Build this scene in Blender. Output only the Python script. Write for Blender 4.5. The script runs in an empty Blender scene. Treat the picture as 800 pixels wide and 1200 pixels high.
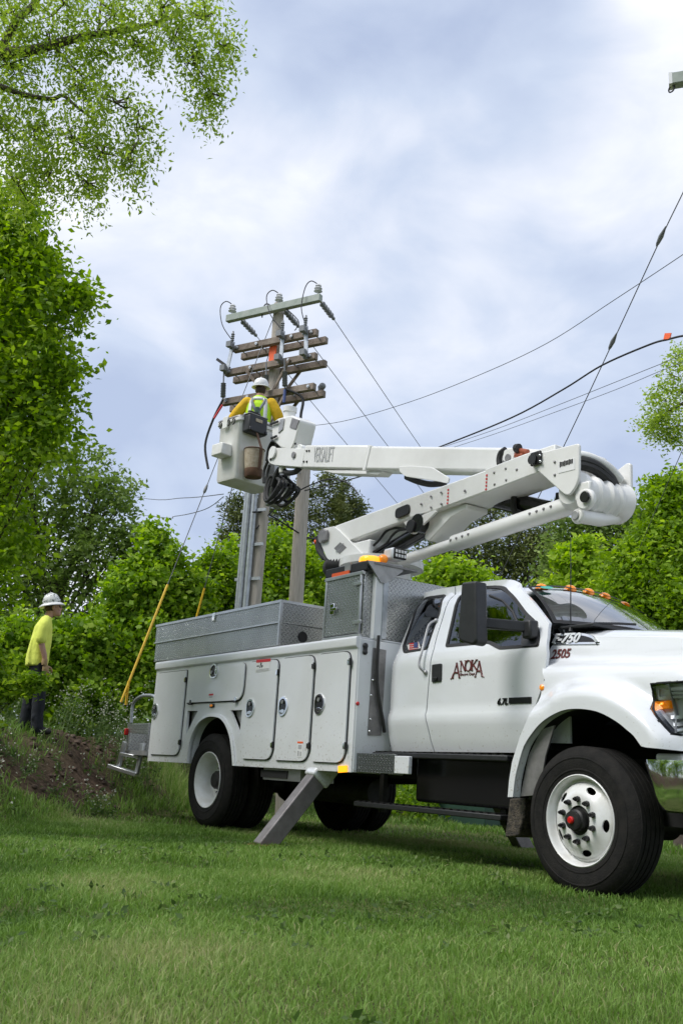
import bpy, bmesh, math, random
import numpy as np
from mathutils import Vector, Matrix, geometry

random.seed(7); rng = np.random.default_rng(7)
S = bpy.context.scene
COL = S.collection
rad = math.radians

# ------------------------------------------------------------------ camera
CAM = np.array([4.9566, -6.6719, 0.6705])
YAW, PITCH, ROLL, FPX = 2.5466, 0.2589, 0.0613, 1164.08      # FPX for the 800 x 1200 photograph
def _axes():
    f = np.array([math.cos(YAW)*math.cos(PITCH), math.sin(YAW)*math.cos(PITCH), math.sin(PITCH)])
    r = np.array([math.sin(YAW), -math.cos(YAW), 0.0]); u = np.cross(r, f)
    c, s = math.cos(ROLL), math.sin(ROLL)
    return c*r+s*u, -s*r+c*u, f
RX, UX, FX = _axes()
cam_d = bpy.data.cameras.new('camera'); cam = bpy.data.objects.new('camera', cam_d); COL.objects.link(cam)
M3 = Matrix((RX, UX, -FX)).transposed()
cam.matrix_world = Matrix.Translation(CAM) @ M3.to_4x4()
cam_d.sensor_fit = 'VERTICAL'; cam_d.sensor_height = 36.0; cam_d.sensor_width = 24.0
cam_d.lens = 36.0*FPX/1200.0
cam_d.clip_start = 0.05; cam_d.clip_end = 3000
cam_d.dof.use_dof = True; cam_d.dof.focus_distance = 9.0; cam_d.dof.aperture_fstop = 9.0
S.camera = cam

# survey helpers: where the sight line through a photo pixel meets a real plane / stands at a real distance
def ray(px, py):
    return FX + RX*(px-400)/FPX - UX*(py-600)/FPX
def U(px, py, ax, val):
    d = ray(px, py); t = (val-CAM[ax])/d[ax]; return CAM+t*d
def D(px, py, dist):
    d = ray(px, py); d = d/math.hypot(d[0], d[1]); return CAM+d*dist

# ------------------------------------------------------------------ light
SUN_EL, SUN_AZ = rad(52), math.atan2(-0.85, -0.20)            # direction towards the sun
sun_d = bpy.data.lights.new('sun', 'SUN'); sun = bpy.data.objects.new('sun', sun_d); COL.objects.link(sun)
sun_d.energy = 2.0; sun_d.angle = rad(26); sun_d.color = (1.0, 0.97, 0.93)
sv = Vector((math.cos(SUN_AZ)*math.cos(SUN_EL), math.sin(SUN_AZ)*math.cos(SUN_EL), math.sin(SUN_EL)))
sun.rotation_euler = sv.to_track_quat('Z', 'Y').to_euler(); sun.location = (0, 0, 40)
W = bpy.data.worlds.new('World'); S.world = W; W.use_nodes = True
nt = W.node_tree; nt.nodes.clear(); N = nt.nodes.new; L = nt.links.new
def mnode(tree, op, a, b=None, c=None):
    n = tree.nodes.new('ShaderNodeMath'); n.operation = op
    for i, v in enumerate((a, b, c)):
        if v is None: continue
        if isinstance(v, (int, float)): n.inputs[i].default_value = v
        else: tree.links.new(v, n.inputs[i])
    return n.outputs[0]
wo = N('ShaderNodeOutputWorld'); bg = N('ShaderNodeBackground'); bg.inputs[1].default_value = 1.0
sky = N('ShaderNodeTexSky'); sky.sky_type = 'NISHITA'; sky.sun_disc = False
sky.sun_elevation = SUN_EL; sky.sun_rotation = math.pi/2-SUN_AZ
skd = N('ShaderNodeVectorMath'); skd.operation = 'SCALE'; skd.inputs['Scale'].default_value = 0.10; L(sky.outputs[0], skd.inputs[0])
tc = N('ShaderNodeTexCoord'); sx = N('ShaderNodeSeparateXYZ'); L(tc.outputs['Generated'], sx.inputs[0])
zz = mnode(nt, 'ADD', mnode(nt, 'MAXIMUM', sx.outputs[2], 0.0), 0.22)
cx = N('ShaderNodeCombineXYZ'); L(mnode(nt, 'DIVIDE', sx.outputs[0], zz), cx.inputs[0]); L(mnode(nt, 'DIVIDE', sx.outputs[1], zz), cx.inputs[1])
def cloudnoise(scale, detail, off, rough=.5, dist=0.3):
    mp = N('ShaderNodeMapping'); mp.inputs['Location'].default_value = off; mp.inputs['Scale'].default_value = (1, 1, 1.7); L(tc.outputs['Generated'], mp.inputs[0])
    n = N('ShaderNodeTexNoise'); n.inputs['Scale'].default_value = scale; n.inputs['Detail'].default_value = detail
    n.inputs['Roughness'].default_value = rough; n.inputs['Distortion'].default_value = dist; L(mp.outputs[0], n.inputs['Vector'])
    return n.outputs['Fac']
n1 = cloudnoise(2.4, 4, (3.1, 1.7, 0.3), .45, .2); n2 = cloudnoise(6.0, 8, (0.4, 5.2, 1), .55, .3)
mixn = mnode(nt, 'ADD', mnode(nt, 'MULTIPLY', n1, .74), mnode(nt, 'MULTIPLY', n2, .26))
cr = N('ShaderNodeValToRGB'); L(mixn, cr.inputs[0])
e = cr.color_ramp.elements; e[0].position = .40; e[0].color = (.36, .42, .56, 1); e[1].position = .63; e[1].color = (.83, .835, .865, 1)
k = cr.color_ramp.elements.new(.485); k.color = (.47, .53, .65, 1); k = cr.color_ramp.elements.new(.555); k.color = (.63, .66, .735, 1)
mx = N('ShaderNodeMix'); mx.data_type = 'RGBA'; mx.inputs[0].default_value = .86
L(skd.outputs[0], mx.inputs[6]); L(cr.outputs[0], mx.inputs[7]); L(mx.outputs[2], bg.inputs[0]); L(bg.outputs[0], wo.inputs[0])
S.view_settings.view_transform = 'Standard'; S.view_settings.look = 'None'
S.view_settings.exposure = 0.60; S.view_settings.gamma = 1.0
S.cycles.max_bounces = 8; S.cycles.transparent_max_bounces = 12

# ------------------------------------------------------------------ materials
MATS = {}
def P(name, col, rough=.5, metal=0, noise=None, bump=None, coat=0, spec=.5, col2=None, emit=None, stretch=None):
    m = bpy.data.materials.new(name); m.use_nodes = True; t = m.node_tree; b = t.nodes['Principled BSDF']
    b.inputs['Base Color'].default_value = (*col, 1); b.inputs['Roughness'].default_value = rough; b.inputs['Metallic'].default_value = metal
    b.inputs['Specular IOR Level'].default_value = spec
    if coat: b.inputs['Coat Weight'].default_value = coat; b.inputs['Coat Roughness'].default_value = .04
    vec = None
    if noise or bump:
        co = t.nodes.new('ShaderNodeTexCoord'); vec = co.outputs['Object']
        if stretch:
            mp = t.nodes.new('ShaderNodeMapping'); mp.inputs['Scale'].default_value = stretch; t.links.new(vec, mp.inputs[0]); vec = mp.outputs[0]
    if noise:
        n = t.nodes.new('ShaderNodeTexNoise'); n.inputs['Scale'].default_value = noise[0]; n.inputs['Detail'].default_value = 6; n.inputs['Roughness'].default_value = .6
        t.links.new(vec, n.inputs['Vector'])
        r = t.nodes.new('ShaderNodeValToRGB'); t.links.new(n.outputs['Fac'], r.inputs[0])
        c2 = col2 or tuple(min(1, c*(1-noise[1])) for c in col)
        r.color_ramp.elements[0].position = .35; r.color_ramp.elements[0].color = (*c2, 1)
        r.color_ramp.elements[1].position = .65; r.color_ramp.elements[1].color = (*col, 1)
        t.links.new(r.outputs[0], b.inputs['Base Color'])
    if bump:
        n = t.nodes.new('ShaderNodeTexNoise'); n.inputs['Scale'].default_value = bump[0]; n.inputs['Detail'].default_value = 5; t.links.new(vec, n.inputs['Vector'])
        bp = t.nodes.new('ShaderNodeBump'); bp.inputs['Strength'].default_value = bump[1]; bp.inputs['Distance'].default_value = .02
        t.links.new(n.outputs['Fac'], bp.inputs['Height']); t.links.new(bp.outputs[0], b.inputs['Normal'])
    if emit:
        b.inputs['Emission Color'].default_value = (*emit[0], 1); b.inputs['Emission Strength'].default_value = emit[1]
    MATS[name] = m
    return m
P('white_paint', (.745, .765, .79), .25, coat=.8, noise=(1.4, .05))
def splash(m):                                             # dried mud specks, thick low down
    t = m.node_tree; b = t.nodes['Principled BSDF']; src = b.inputs['Base Color'].links[0].from_socket
    g = t.nodes.new('ShaderNodeNewGeometry'); s = t.nodes.new('ShaderNodeSeparateXYZ'); t.links.new(g.outputs['Position'], s.inputs[0])
    n = t.nodes.new('ShaderNodeTexNoise'); n.inputs['Scale'].default_value = 34; n.inputs['Detail'].default_value = 4; n.inputs['Roughness'].default_value = .7; t.links.new(g.outputs['Position'], n.inputs['Vector'])
    low = mnode(t, 'MULTIPLY', mnode(t, 'MAXIMUM', mnode(t, 'SUBTRACT', 1.35, s.outputs[2]), 0), .16)
    f = mnode(t, 'MINIMUM', mnode(t, 'MAXIMUM', mnode(t, 'MULTIPLY', mnode(t, 'SUBTRACT', mnode(t, 'ADD', n.outputs['Fac'], low), .66), 7), 0), .6)
    mi = t.nodes.new('ShaderNodeMix'); mi.data_type = 'RGBA'; t.links.new(f, mi.inputs[0]); t.links.new(src, mi.inputs[6]); mi.inputs[7].default_value = (.33, .28, .22, 1); t.links.new(mi.outputs[2], b.inputs['Base Color'])
splash(MATS['white_paint'])
P('boom_white', (.82, .82, .80), .38, coat=.25, noise=(2.2, .07), col2=(.74, .735, .71))
P('body_white', (.77, .785, .80), .33, coat=.5, noise=(1.6, .07))
splash(MATS['body_white'])
P('bucket_white', (.81, .81, .78), .42, noise=(5, .1), col2=(.70, .69, .64))
P('rim_white', (.78, .79, .80), .35, coat=.3, noise=(9, .1), col2=(.66, .655, .63))
P('black_plastic', (.022, .023, .025), .48, noise=(14, .3), bump=(300, .06))
P('black_gloss', (.012, .012, .013), .18)
P('black_rubber', (.018, .018, .018), .62)
P('gasket', (.012, .012, .013), .6)
P('dark_steel', (.035, .034, .034), .5, .4, noise=(8, .5), bump=(60, .1))
P('dark_cavity', (.012, .012, .012), .85)
P('tyre', (.010, .0098, .0096), .85, noise=(16, .45), bump=(90, .25), col2=(.019, .0175, .016), spec=.25)
P('mud_flap', (.10, .082, .062), .9, noise=(38, .6), bump=(80, .6), col2=(.022, .02, .018))
P('chrome', (.82, .83, .84), .07, 1.0)
P('aluminium', (.62, .63, .64), .34, .9, noise=(5, .15), bump=(40, .05))
P('aluminium_dull', (.46, .46, .46), .5, .7, noise=(8, .3))
P('steel_grey', (.30, .29, .29), .5, .5, noise=(10, .3), bump=(70, .1))
P('leg_steel', (.23, .215, .215), .5, .35, noise=(9, .25), bump=(60, .15), col2=(.17, .155, .152))
P('rust', (.26, .085, .03), .85, noise=(30, .6), bump=(90, .4))
P('orange_lens', (.95, .30, .015), .18, coat=.5, emit=((1, .28, .01), .12))
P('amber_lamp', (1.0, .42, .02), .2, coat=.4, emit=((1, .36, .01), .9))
P('red_lens', (.55, .01, .012), .2, coat=.4)
P('orange_tag', (.9, .13, .03), .6)
P('maroon', (.13, .03, .028), .45)
P('lamp_silver', (.72, .73, .74), .22, .35)
P('grey_print', (.42, .43, .44), .6)
P('red_print', (.62, .03, .04), .5)
P('white_print', (.8, .8, .8), .5)
P('blue_print', (.06, .09, .25), .5)
P('seat_fabric', (.08, .085, .085), .9, noise=(30, .3))
P('interior', (.05, .052, .055), .8)
P('wood_pole', (.56, .51, .45), .88, noise=(6, .5), bump=(20, .5), col2=(.40, .355, .30), stretch=(9, 9, .5))
P('wood_pole_brown', (.30, .20, .13), .9, noise=(6, .5), bump=(20, .5), col2=(.16, .10, .065), stretch=(9, 9, .5))
P('wood_arm', (.32, .265, .22), .9, noise=(5, .55), bump=(24, .5), col2=(.15, .115, .09))
P('arm_green', (.42, .45, .41), .65, noise=(4, .3), col2=(.28, .33, .28))
P('galvanised', (.50, .53, .56), .42, .7, noise=(12, .25))
P('porcelain', (.62, .62, .63), .25, coat=.4)
P('insulator_grey', (.20, .21, .22), .4)
P('wire', (.10, .105, .11), .5, .4)
P('wire_black', (.014, .014, .015), .55)
P('guard_yellow', (.80, .50, .02), .45, noise=(6, .2), col2=(.62, .38, .02))
P('hivis', (.55, .88, .02), .75, bump=(60, .15))
P('shirt_lime', (.84, .92, .16), .85, noise=(7, .12), bump=(14, .5))
P('yellow_sleeve', (.82, .50, .015), .85, noise=(10, .2), bump=(20, .4))
P('reflective', (.78, .80, .80), .4)
P('grey_strap', (.22, .23, .25), .8)
P('navy_cloth', (.016, .019, .028), .9, noise=(12, .4), bump=(18, .4))
P('boot', (.02, .017, .016), .7)
P('skin', (.52, .30, .22), .55, noise=(8, .12))
P('hair', (.045, .028, .02), .8)
P('helmet_white', (.80, .80, .80), .3, coat=.3)
P('leather', (.50, .34, .18), .8, noise=(14, .3))
P('canvas', (.52, .45, .35), .95, noise=(18, .3), bump=(120, .2), col2=(.36, .29, .2))
P('brown_leather', (.15, .075, .04), .75, noise=(12, .5), bump=(40, .2))
P('pedestal_green', (.035, .085, .06), .5, noise=(4, .2))
P('bark', (.13, .105, .085), .95, noise=(9, .5), bump=(18, .8), col2=(.06, .048, .04), stretch=(4, 4, 1))

# glass: dark tint, reflective
def glass(name, tint, amt):
    m = bpy.data.materials.new(name); m.use_nodes = True; t = m.node_tree; t.nodes.clear()
    o = t.nodes.new('ShaderNodeOutputMaterial'); tr = t.nodes.new('ShaderNodeBsdfTransparent'); tr.inputs[0].default_value = (*tint, 1)
    g = t.nodes.new('ShaderNodeBsdfGlossy'); g.inputs['Roughness'].default_value = .02; g.inputs[0].default_value = (.95, .97, 1, 1)
    fr = t.nodes.new('ShaderNodeFresnel'); fr.inputs[0].default_value = 1.5
    f = mnode(t, 'ADD', mnode(t, 'MULTIPLY', fr.outputs[0], 1.6), amt); f = mnode(t, 'MAXIMUM', mnode(t, 'MINIMUM', f, 1.0), 0.0)
    mi = t.nodes.new('ShaderNodeMixShader'); t.links.new(f, mi.inputs[0]); t.links.new(tr.outputs[0], mi.inputs[1]); t.links.new(g.outputs[0], mi.inputs[2]); t.links.new(mi.outputs[0], o.inputs[0])
    MATS[name] = m
glass('side_glass', (.22, .27, .26), .03); glass('windshield_glass', (.42, .50, .47), .20); glass('lamp_glass', (.97, .98, .99), -.06)

# tread plate: raised lugs of two directions
def tread(name, col, rough, size):
    m = P(name, col, rough, 1.0, noise=(3, .15)); t = m.node_tree; b = t.nodes['Principled BSDF']
    co = t.nodes.new('ShaderNodeTexCoord'); gm = t.nodes.new('ShaderNodeNewGeometry'); s = t.nodes.new('ShaderNodeSeparateXYZ'); t.links.new(co.outputs['Object'], s.inputs[0])
    sn = t.nodes.new('ShaderNodeSeparateXYZ'); t.links.new(gm.outputs['Normal'], sn.inputs[0])
    p = mnode(t, 'DIVIDE', mnode(t, 'ADD', s.outputs[0], s.outputs[1]), size)
    q = mnode(t, 'DIVIDE', mnode(t, 'ADD', s.outputs[2], mnode(t, 'MULTIPLY', mnode(t, 'ABSOLUTE', sn.outputs[2]), s.outputs[0])), size)
    def lug(off, sg):
        fx = mnode(t, 'SUBTRACT', mnode(t, 'FRACT', mnode(t, 'ADD', p, off+50)), .5); fy = mnode(t, 'SUBTRACT', mnode(t, 'FRACT', mnode(t, 'ADD', q, off+50)), .5)
        a = mnode(t, 'ADD', fx, mnode(t, 'MULTIPLY', fy, sg)); c = mnode(t, 'SUBTRACT', fx, mnode(t, 'MULTIPLY', fy, sg))
        d = mnode(t, 'ADD', mnode(t, 'POWER', mnode(t, 'DIVIDE', mnode(t, 'ABSOLUTE', a), .52), 2), mnode(t, 'POWER', mnode(t, 'DIVIDE', mnode(t, 'ABSOLUTE', c), .17), 2))
        return mnode(t, 'MAXIMUM', mnode(t, 'SUBTRACT', 1, d), 0)
    h = mnode(t, 'MINIMUM', mnode(t, 'MAXIMUM', lug(0, 1), lug(.5, -1)), .6)
    bp = t.nodes.new('ShaderNodeBump'); bp.inputs['Strength'].default_value = 1; bp.inputs['Distance'].default_value = .016; t.links.new(mnode(t, 'SUBTRACT', mnode(t, 'MULTIPLY', h, -.25), -.40), b.inputs['Roughness']); t.links.new(h, bp.inputs['Height']); t.links.new(bp.outputs[0], b.inputs['Normal'])
tread('tread_plate', (.46, .47, .46), .2, .05); tread('tread_dark', (.30, .31, .31), .34, .042)

# ramp materials driven by a per-leaf tint
def leafmat(name, cols, trans=.35, rough=.55):
    m = bpy.data.materials.new(name); m.use_nodes = True; t = m.node_tree; t.nodes.clear()
    o = t.nodes.new('ShaderNodeOutputMaterial'); at = t.nodes.new('ShaderNodeAttribute'); at.attribute_name = 'tint'
    r = t.nodes.new('ShaderNodeValToRGB'); t.links.new(at.outputs['Fac'], r.inputs[0])
    el = r.color_ramp.elements; el[0].color = (*cols[0], 1); el[1].color = (*cols[-1], 1)
    for i, c in enumerate(cols[1:-1]): q = el.new((i+1)/(len(cols)-1)); q.color = (*c, 1)
    b = t.nodes.new('ShaderNodeBsdfPrincipled'); b.inputs['Roughness'].default_value = rough; b.inputs['Specular IOR Level'].default_value = .3; t.links.new(r.outputs[0], b.inputs['Base Color'])
    tr = t.nodes.new('ShaderNodeBsdfTranslucent')
    hs = t.nodes.new('ShaderNodeHueSaturation'); hs.inputs['Value'].default_value = 1.5; hs.inputs['Saturation'].default_value = 1.1; t.links.new(r.outputs[0], hs.inputs['Color']); t.links.new(hs.outputs[0], tr.inputs[0])
    mi = t.nodes.new('ShaderNodeMixShader'); mi.inputs[0].default_value = trans; t.links.new(b.outputs[0], mi.inputs[1]); t.links.new(tr.outputs[0], mi.inputs[2]); t.links.new(mi.outputs[0], o.inputs[0])
    MATS[name] = m
leafmat('leaf_birch', [(.14, .22, .025), (.29, .40, .055), (.46, .56, .13)], .55)
leafmat('leaf_maple', [(.09, .17, .014), (.22, .35, .03), (.40, .53, .075)], .55)
leafmat('leaf_oak', [(.09, .15, .03), (.19, .28, .06), (.32, .41, .13)], .4)
leafmat('leaf_vine', [(.09, .18, .012), (.24, .39, .03), (.45, .57, .09)], .42)
leafmat('leaf_dark', [(.06, .11, .025), (.11, .18, .04), (.20, .26, .065)], .25)
leafmat('leaf_conifer', [(.07, .10, .028), (.14, .17, .045), (.23, .25, .08)], .15)
leafmat('leaf_bright', [(.12, .22, .014), (.28, .43, .03), (.47, .60, .09)], .45)
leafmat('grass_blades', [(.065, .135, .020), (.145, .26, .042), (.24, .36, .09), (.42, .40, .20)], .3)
leafmat('weed_leaf', [(.04, .08, .018), (.09, .15, .04), (.20, .24, .09)], .3)
leafmat('weed_flower', [(.26, .30, .18), (.45, .46, .36), (.62, .62, .54)], .3)
# ------------------------------------------------------------------ builders
WORLD = {}                      # world origin of every object made here
def link(o, parent, origin):
    COL.objects.link(o); WORLD[o] = Vector(origin)
    if parent is not None:
        o.parent = parent; o.location = Vector(origin)-WORLD[parent]
    else: o.location = Vector(origin)
    return o
def tag(o, label=None, cat=None, group=None, kind=None):
    if label: o['label'] = label
    if cat: o['category'] = cat
    if group: o['group'] = group
    if kind: o['kind'] = kind
    return o
def thing(name, loc, label, cat, group=None):
    o = bpy.data.objects.new(name, None); o.empty_display_size = .2
    link(o, None, loc); return tag(o, label, cat, group)
def finish(name, me, mat, parent=None, origin=None, smooth=35, bevel=0, seg=2):
    if origin is None:
        n = len(me.vertices); a = np.empty(n*3); me.vertices.foreach_get('co', a); a = a.reshape(-1, 3)
        origin = (a.min(0)+a.max(0))/2
    me.transform(Matrix.Translation(-Vector(origin)))
    me.materials.append(MATS[mat])
    if smooth is not None:
        me.polygons.foreach_set('use_smooth', [True]*len(me.polygons)); me.set_sharp_from_angle(angle=rad(smooth))
    o = bpy.data.objects.new(name, me); link(o, parent, origin)
    if bevel:
        b = o.modifiers.new('bevel', 'BEVEL'); b.width = bevel; b.segments = seg; b.limit_method = 'ANGLE'; b.angle_limit = rad(40); b.harden_normals = False
    return o
class MB:
    def __init__(s): s.V = []; s.F = []
    def add(s, V, F):
        k = len(s.V); s.V += [tuple(float(c) for c in v) for v in V]; s.F += [tuple(i+k for i in f) for f in F]; return s
    def box(s, c, d, rot=None):
        hx, hy, hz = d[0]/2, d[1]/2, d[2]/2
        V = [Vector((x, y, z)) for x in (-hx, hx) for y in (-hy, hy) for z in (-hz, hz)]
        if rot is not None: V = [rot @ v for v in V]
        c = Vector(c); return s.add([v+c for v in V], [(0, 1, 3, 2), (4, 6, 7, 5), (0, 4, 5, 1), (2, 3, 7, 6), (0, 2, 6, 4), (1, 5, 7, 3)])
    def bar(s, a, b, w, h, up=(0, 0, 1)):               # rectangular bar from a to b
        a = Vector(a); b = Vector(b); d = (b-a).normalized(); r = d.cross(Vector(up)).normalized(); u = r.cross(d)
        V = [p+r*i*w/2+u*j*h/2 for p in (a, b) for i, j in ((-1, -1), (1, -1), (1, 1), (-1, 1))]
        return s.add(V, [(3, 2, 1, 0), (4, 5, 6, 7), (0, 1, 5, 4), (1, 2, 6, 5), (2, 3, 7, 6), (3, 0, 4, 7)])
    def prism(s, poly, ax, a, b):                        # polygon in the two other axes, extruded along ax
        def put(p, v):
            q = list(p); q.insert(ax, v); return q
        n = len(poly); V = [put(p, a) for p in poly]+[put(p, b) for p in poly]
        F = [tuple(range(n)), tuple(range(2*n-1, n-1, -1))]+[(i, i+n, (i+1) % n+n, (i+1) % n) for i in range(n)]
        return s.add(V, F)
    def tube(s, pts, r, n=8, cap=True):
        pts = [Vector(p) for p in pts]; m = len(pts); rr = r if hasattr(r, '__len__') else [r]*m
        V = []; u = None
        for i, p in enumerate(pts):
            d = (pts[min(i+1, m-1)]-pts[max(i-1, 0)]); d = d.normalized() if d.length > 1e-9 else Vector((0, 0, 1))
            if u is None: u = d.orthogonal().normalized()
            else:
                u = u-d*u.dot(d); u = u.normalized() if u.length > 1e-6 else d.orthogonal().normalized()
            w = d.cross(u)
            for k in range(n):
                a = 2*math.pi*k/n; V.append(p+(u*math.cos(a)+w*math.sin(a))*rr[i])
        F = [(i*n+k, i*n+(k+1) % n, (i+1)*n+(k+1) % n, (i+1)*n+k) for i in range(m-1) for k in range(n)]
        if cap: F += [tuple(range(n-1, -1, -1)), tuple(range((m-1)*n, m*n))]
        return s.add(V, F)
    def etube(s, rings, n=14):                           # rings: (centre, axis_a, ra, axis_b, rb)
        V = []; m = len(rings)
        for c, a, ra, b, rb in rings:
            c = Vector(c); a = Vector(a); b = Vector(b)
            for k in range(n):
                t = 2*math.pi*k/n; V.append(c+a*math.cos(t)*ra+b*math.sin(t)*rb)
        F = [(i*n+k, i*n+(k+1) % n, (i+1)*n+(k+1) % n, (i+1)*n+k) for i in range(m-1) for k in range(n)]
        F += [tuple(range(n-1, -1, -1)), tuple(range((m-1)*n, m*n))]
        return s.add(V, F)
    def lathe(s, prof, o, axis, n=24, cap=True):         # prof: (radius, height along axis)
        axis = Vector(axis).normalized(); u = axis.orthogonal().normalized(); w = axis.cross(u); o = Vector(o); V = []
        for r, h in prof:
            for k in range(n):
                a = 2*math.pi*k/n; V.append(o+axis*h+(u*math.cos(a)+w*math.sin(a))*r)
        m = len(prof); F = [(i*n+k, i*n+(k+1) % n, (i+1)*n+(k+1) % n, (i+1)*n+k) for i in range(m-1) for k in range(n)]
        if cap: F += [tuple(range(n-1, -1, -1)), tuple(range((m-1)*n, m*n))]
        return s.add(V, F)
    def ball(s, c, r, n=12, m=8, rot=None):
        r = r if hasattr(r, '__len__') else (r, r, r); V = []; c = Vector(c)
        for i in range(m+1):
            t = math.pi*i/m; t = min(max(t, .02), math.pi-.02)
            for k in range(n):
                a = 2*math.pi*k/n; v = Vector((math.sin(t)*math.cos(a)*r[0], math.sin(t)*math.sin(a)*r[1], math.cos(t)*r[2]))
                V.append(c+(rot @ v if rot is not None else v))
        F = [(i*n+k, (i+1)*n+k, (i+1)*n+(k+1) % n, i*n+(k+1) % n) for i in range(m) for k in range(n)]
        F += [tuple(range(n)), tuple(range((m+1)*n-1, m*n-1, -1))]
        return s.add(V, F)
    def grid(s, fn, us, vs):
        V = [fn(u, v) for u in us for v in vs]; n = len(vs)
        F = [(i*n+j, (i+1)*n+j, (i+1)*n+j+1, i*n+j+1) for i in range(len(us)-1) for j in range(n-1)]
        return s.add(V, F)
    def mesh(s, name, fix=True):
        me = bpy.data.meshes.new(name); me.from_pydata(s.V, [], s.F)
        if fix:
            bm = bmesh.new(); bm.from_mesh(me); bmesh.ops.recalc_face_normals(bm, faces=bm.faces); bm.to_mesh(me); bm.free()
        me.update(); return me
    def obj(s, name, mat, parent=None, smooth=35, bevel=0, seg=2, origin=None, label=None):
        o = finish(name, s.mesh(name), mat, parent, origin, smooth, bevel, seg)
        if label: o['label'] = label
        return o
def copy_tree(o, parent, loc=None, mirror=False):
    c = o.copy(); COL.objects.link(c); c.parent = parent
    if loc is not None: c.location = loc
    if mirror: c.location.y = -c.location.y; c.scale.y = -c.scale.y
    WORLD[c] = (WORLD[parent] if parent else Vector())+c.location
    for ch in [x for x in bpy.data.objects if x.parent is o]: copy_tree(ch, c)
    return c
def mirror(o): return copy_tree(o, o.parent, mirror=True)

def rounded(poly, r, n=4):
    out = []; m = len(poly); rr = r if hasattr(r, '__len__') else [r]*m
    for i in range(m):
        p = Vector(poly[i]).to_2d(); a = Vector(poly[i-1]).to_2d()-p; b = Vector(poly[(i+1) % m]).to_2d()-p
        q = min(rr[i], a.length*.45, b.length*.45)
        if q < 1e-4: out.append(tuple(p)); continue
        A = p+a.normalized()*q; B = p+b.normalized()*q
        for k in range(n+1):
            t = k/n; out.append(tuple(A*(1-t)**2+p*2*t*(1-t)+B*t*t))
    return out
def resample(poly, step):
    out = []
    for i in range(len(poly)):
        a = Vector(poly[i]); b = Vector(poly[(i+1) % len(poly)]); n = max(1, int((b-a).length/step))
        for k in range(n): out.append(tuple(a+(b-a)*k/n))
    return out
def spline(pts, n=6):
    pts = [Vector(p) for p in pts]; out = []
    for i in range(len(pts)-1):
        p0 = pts[max(i-1, 0)]; p1 = pts[i]; p2 = pts[i+1]; p3 = pts[min(i+2, len(pts)-1)]
        for k in range(n):
            t = k/n; out.append(.5*((2*p1)+(p2-p0)*t+(2*p0-5*p1+4*p2-p3)*t*t+(3*p1-p0-3*p2+p3)*t**3))
    out.append(pts[-1]); return out
def inside(poly, x, y):
    poly = np.asarray(poly); x = np.asarray(x, float); y = np.asarray(y, float); r = np.zeros(x.shape, bool); j = len(poly)-1
    for i in range(len(poly)):
        xi, yi = poly[i]; xj, yj = poly[j]
        c = ((yi > y) != (yj > y)) & (x < (xj-xi)*(y-yi)/((yj-yi) if yj != yi else 1e-12)+xi); r ^= c; j = i
    return r
def edgedist(poly, x, y):
    d = np.full(np.shape(x), 1e9); n = len(poly)
    for i in range(n):
        a = np.array(poly[i]); b = np.array(poly[(i+1) % n]); ab = b-a; L2 = ab@ab+1e-12
        t = np.clip(((x-a[0])*ab[0]+(y-a[1])*ab[1])/L2, 0, 1); d = np.minimum(d, np.hypot(x-a[0]-t*ab[0], y-a[1]-t*ab[1]))
    return d
def panel_mesh(outline, fn, thick, holes=(), step=.08, seg=.05):
    """sheet over a 2D outline (with holes); fn(a, b) -> 3D point, thick = offset vector to its back"""
    loops = [resample(l, seg) for l in [outline]+list(holes)]
    pts = []; edges = []
    for l in loops:
        k = len(pts); pts += [tuple(p) for p in l]; edges += [(k+i, k+(i+1) % len(l)) for i in range(len(l))]
    if step:
        A = np.array(loops[0]); gx, gy = np.meshgrid(np.arange(A[:, 0].min(), A[:, 0].max(), step)+step*.37, np.arange(A[:, 1].min(), A[:, 1].max(), step)+step*.41); gx = gx.ravel(); gy = gy.ravel()
        ok = inside(loops[0], gx, gy) & (edgedist(loops[0], gx, gy) > step*.4)
        for h in loops[1:]: ok &= ~inside(h, gx, gy) & (edgedist(h, gx, gy) > step*.4)
        pts += list(zip(gx[ok].tolist(), gy[ok].tolist()))
    v, e, f, _, _, _ = geometry.delaunay_2d_cdt([Vector(p) for p in pts], edges, [], 0, 1e-6)
    cx = np.array([sum(v[i][0] for i in t)/len(t) for t in f]); cy = np.array([sum(v[i][1] for i in t)/len(t) for t in f])
    ok = inside(loops[0], cx, cy)
    for h in loops[1:]: ok &= ~inside(h, cx, cy)
    F = [tuple(t) for t, o in zip(f, ok) if o]; n = len(v)
    V = [Vector(fn(p[0], p[1])) for p in v]; th = Vector(thick); V2 = [p+th for p in V]
    cnt = {}
    for t in F:
        for i in range(len(t)):
            a, b = t[i], t[(i+1) % len(t)]; cnt[(a, b)] = 1
    side = [(a, b, b+n, a+n) for (a, b) in cnt if (b, a) not in cnt]
    m = MB(); m.add(V+V2, F+[tuple(i+n for i in reversed(t)) for t in F]+side)
    me = m.mesh('panel'); bm = bmesh.new(); bm.from_mesh(me); bmesh.ops.delete(bm, geom=[x for x in bm.verts if not x.link_faces], context='VERTS'); bm.to_mesh(me); bm.free()
    return me
def panel(name, outline, fn, thick, mat, parent, holes=(), step=.08, seg=.05, smooth=35, bevel=0, label=None):
    o = finish(name, panel_mesh(outline, fn, thick, holes, step, seg), mat, parent, None, smooth, bevel)
    if label: o['label'] = label
    return o
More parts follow.
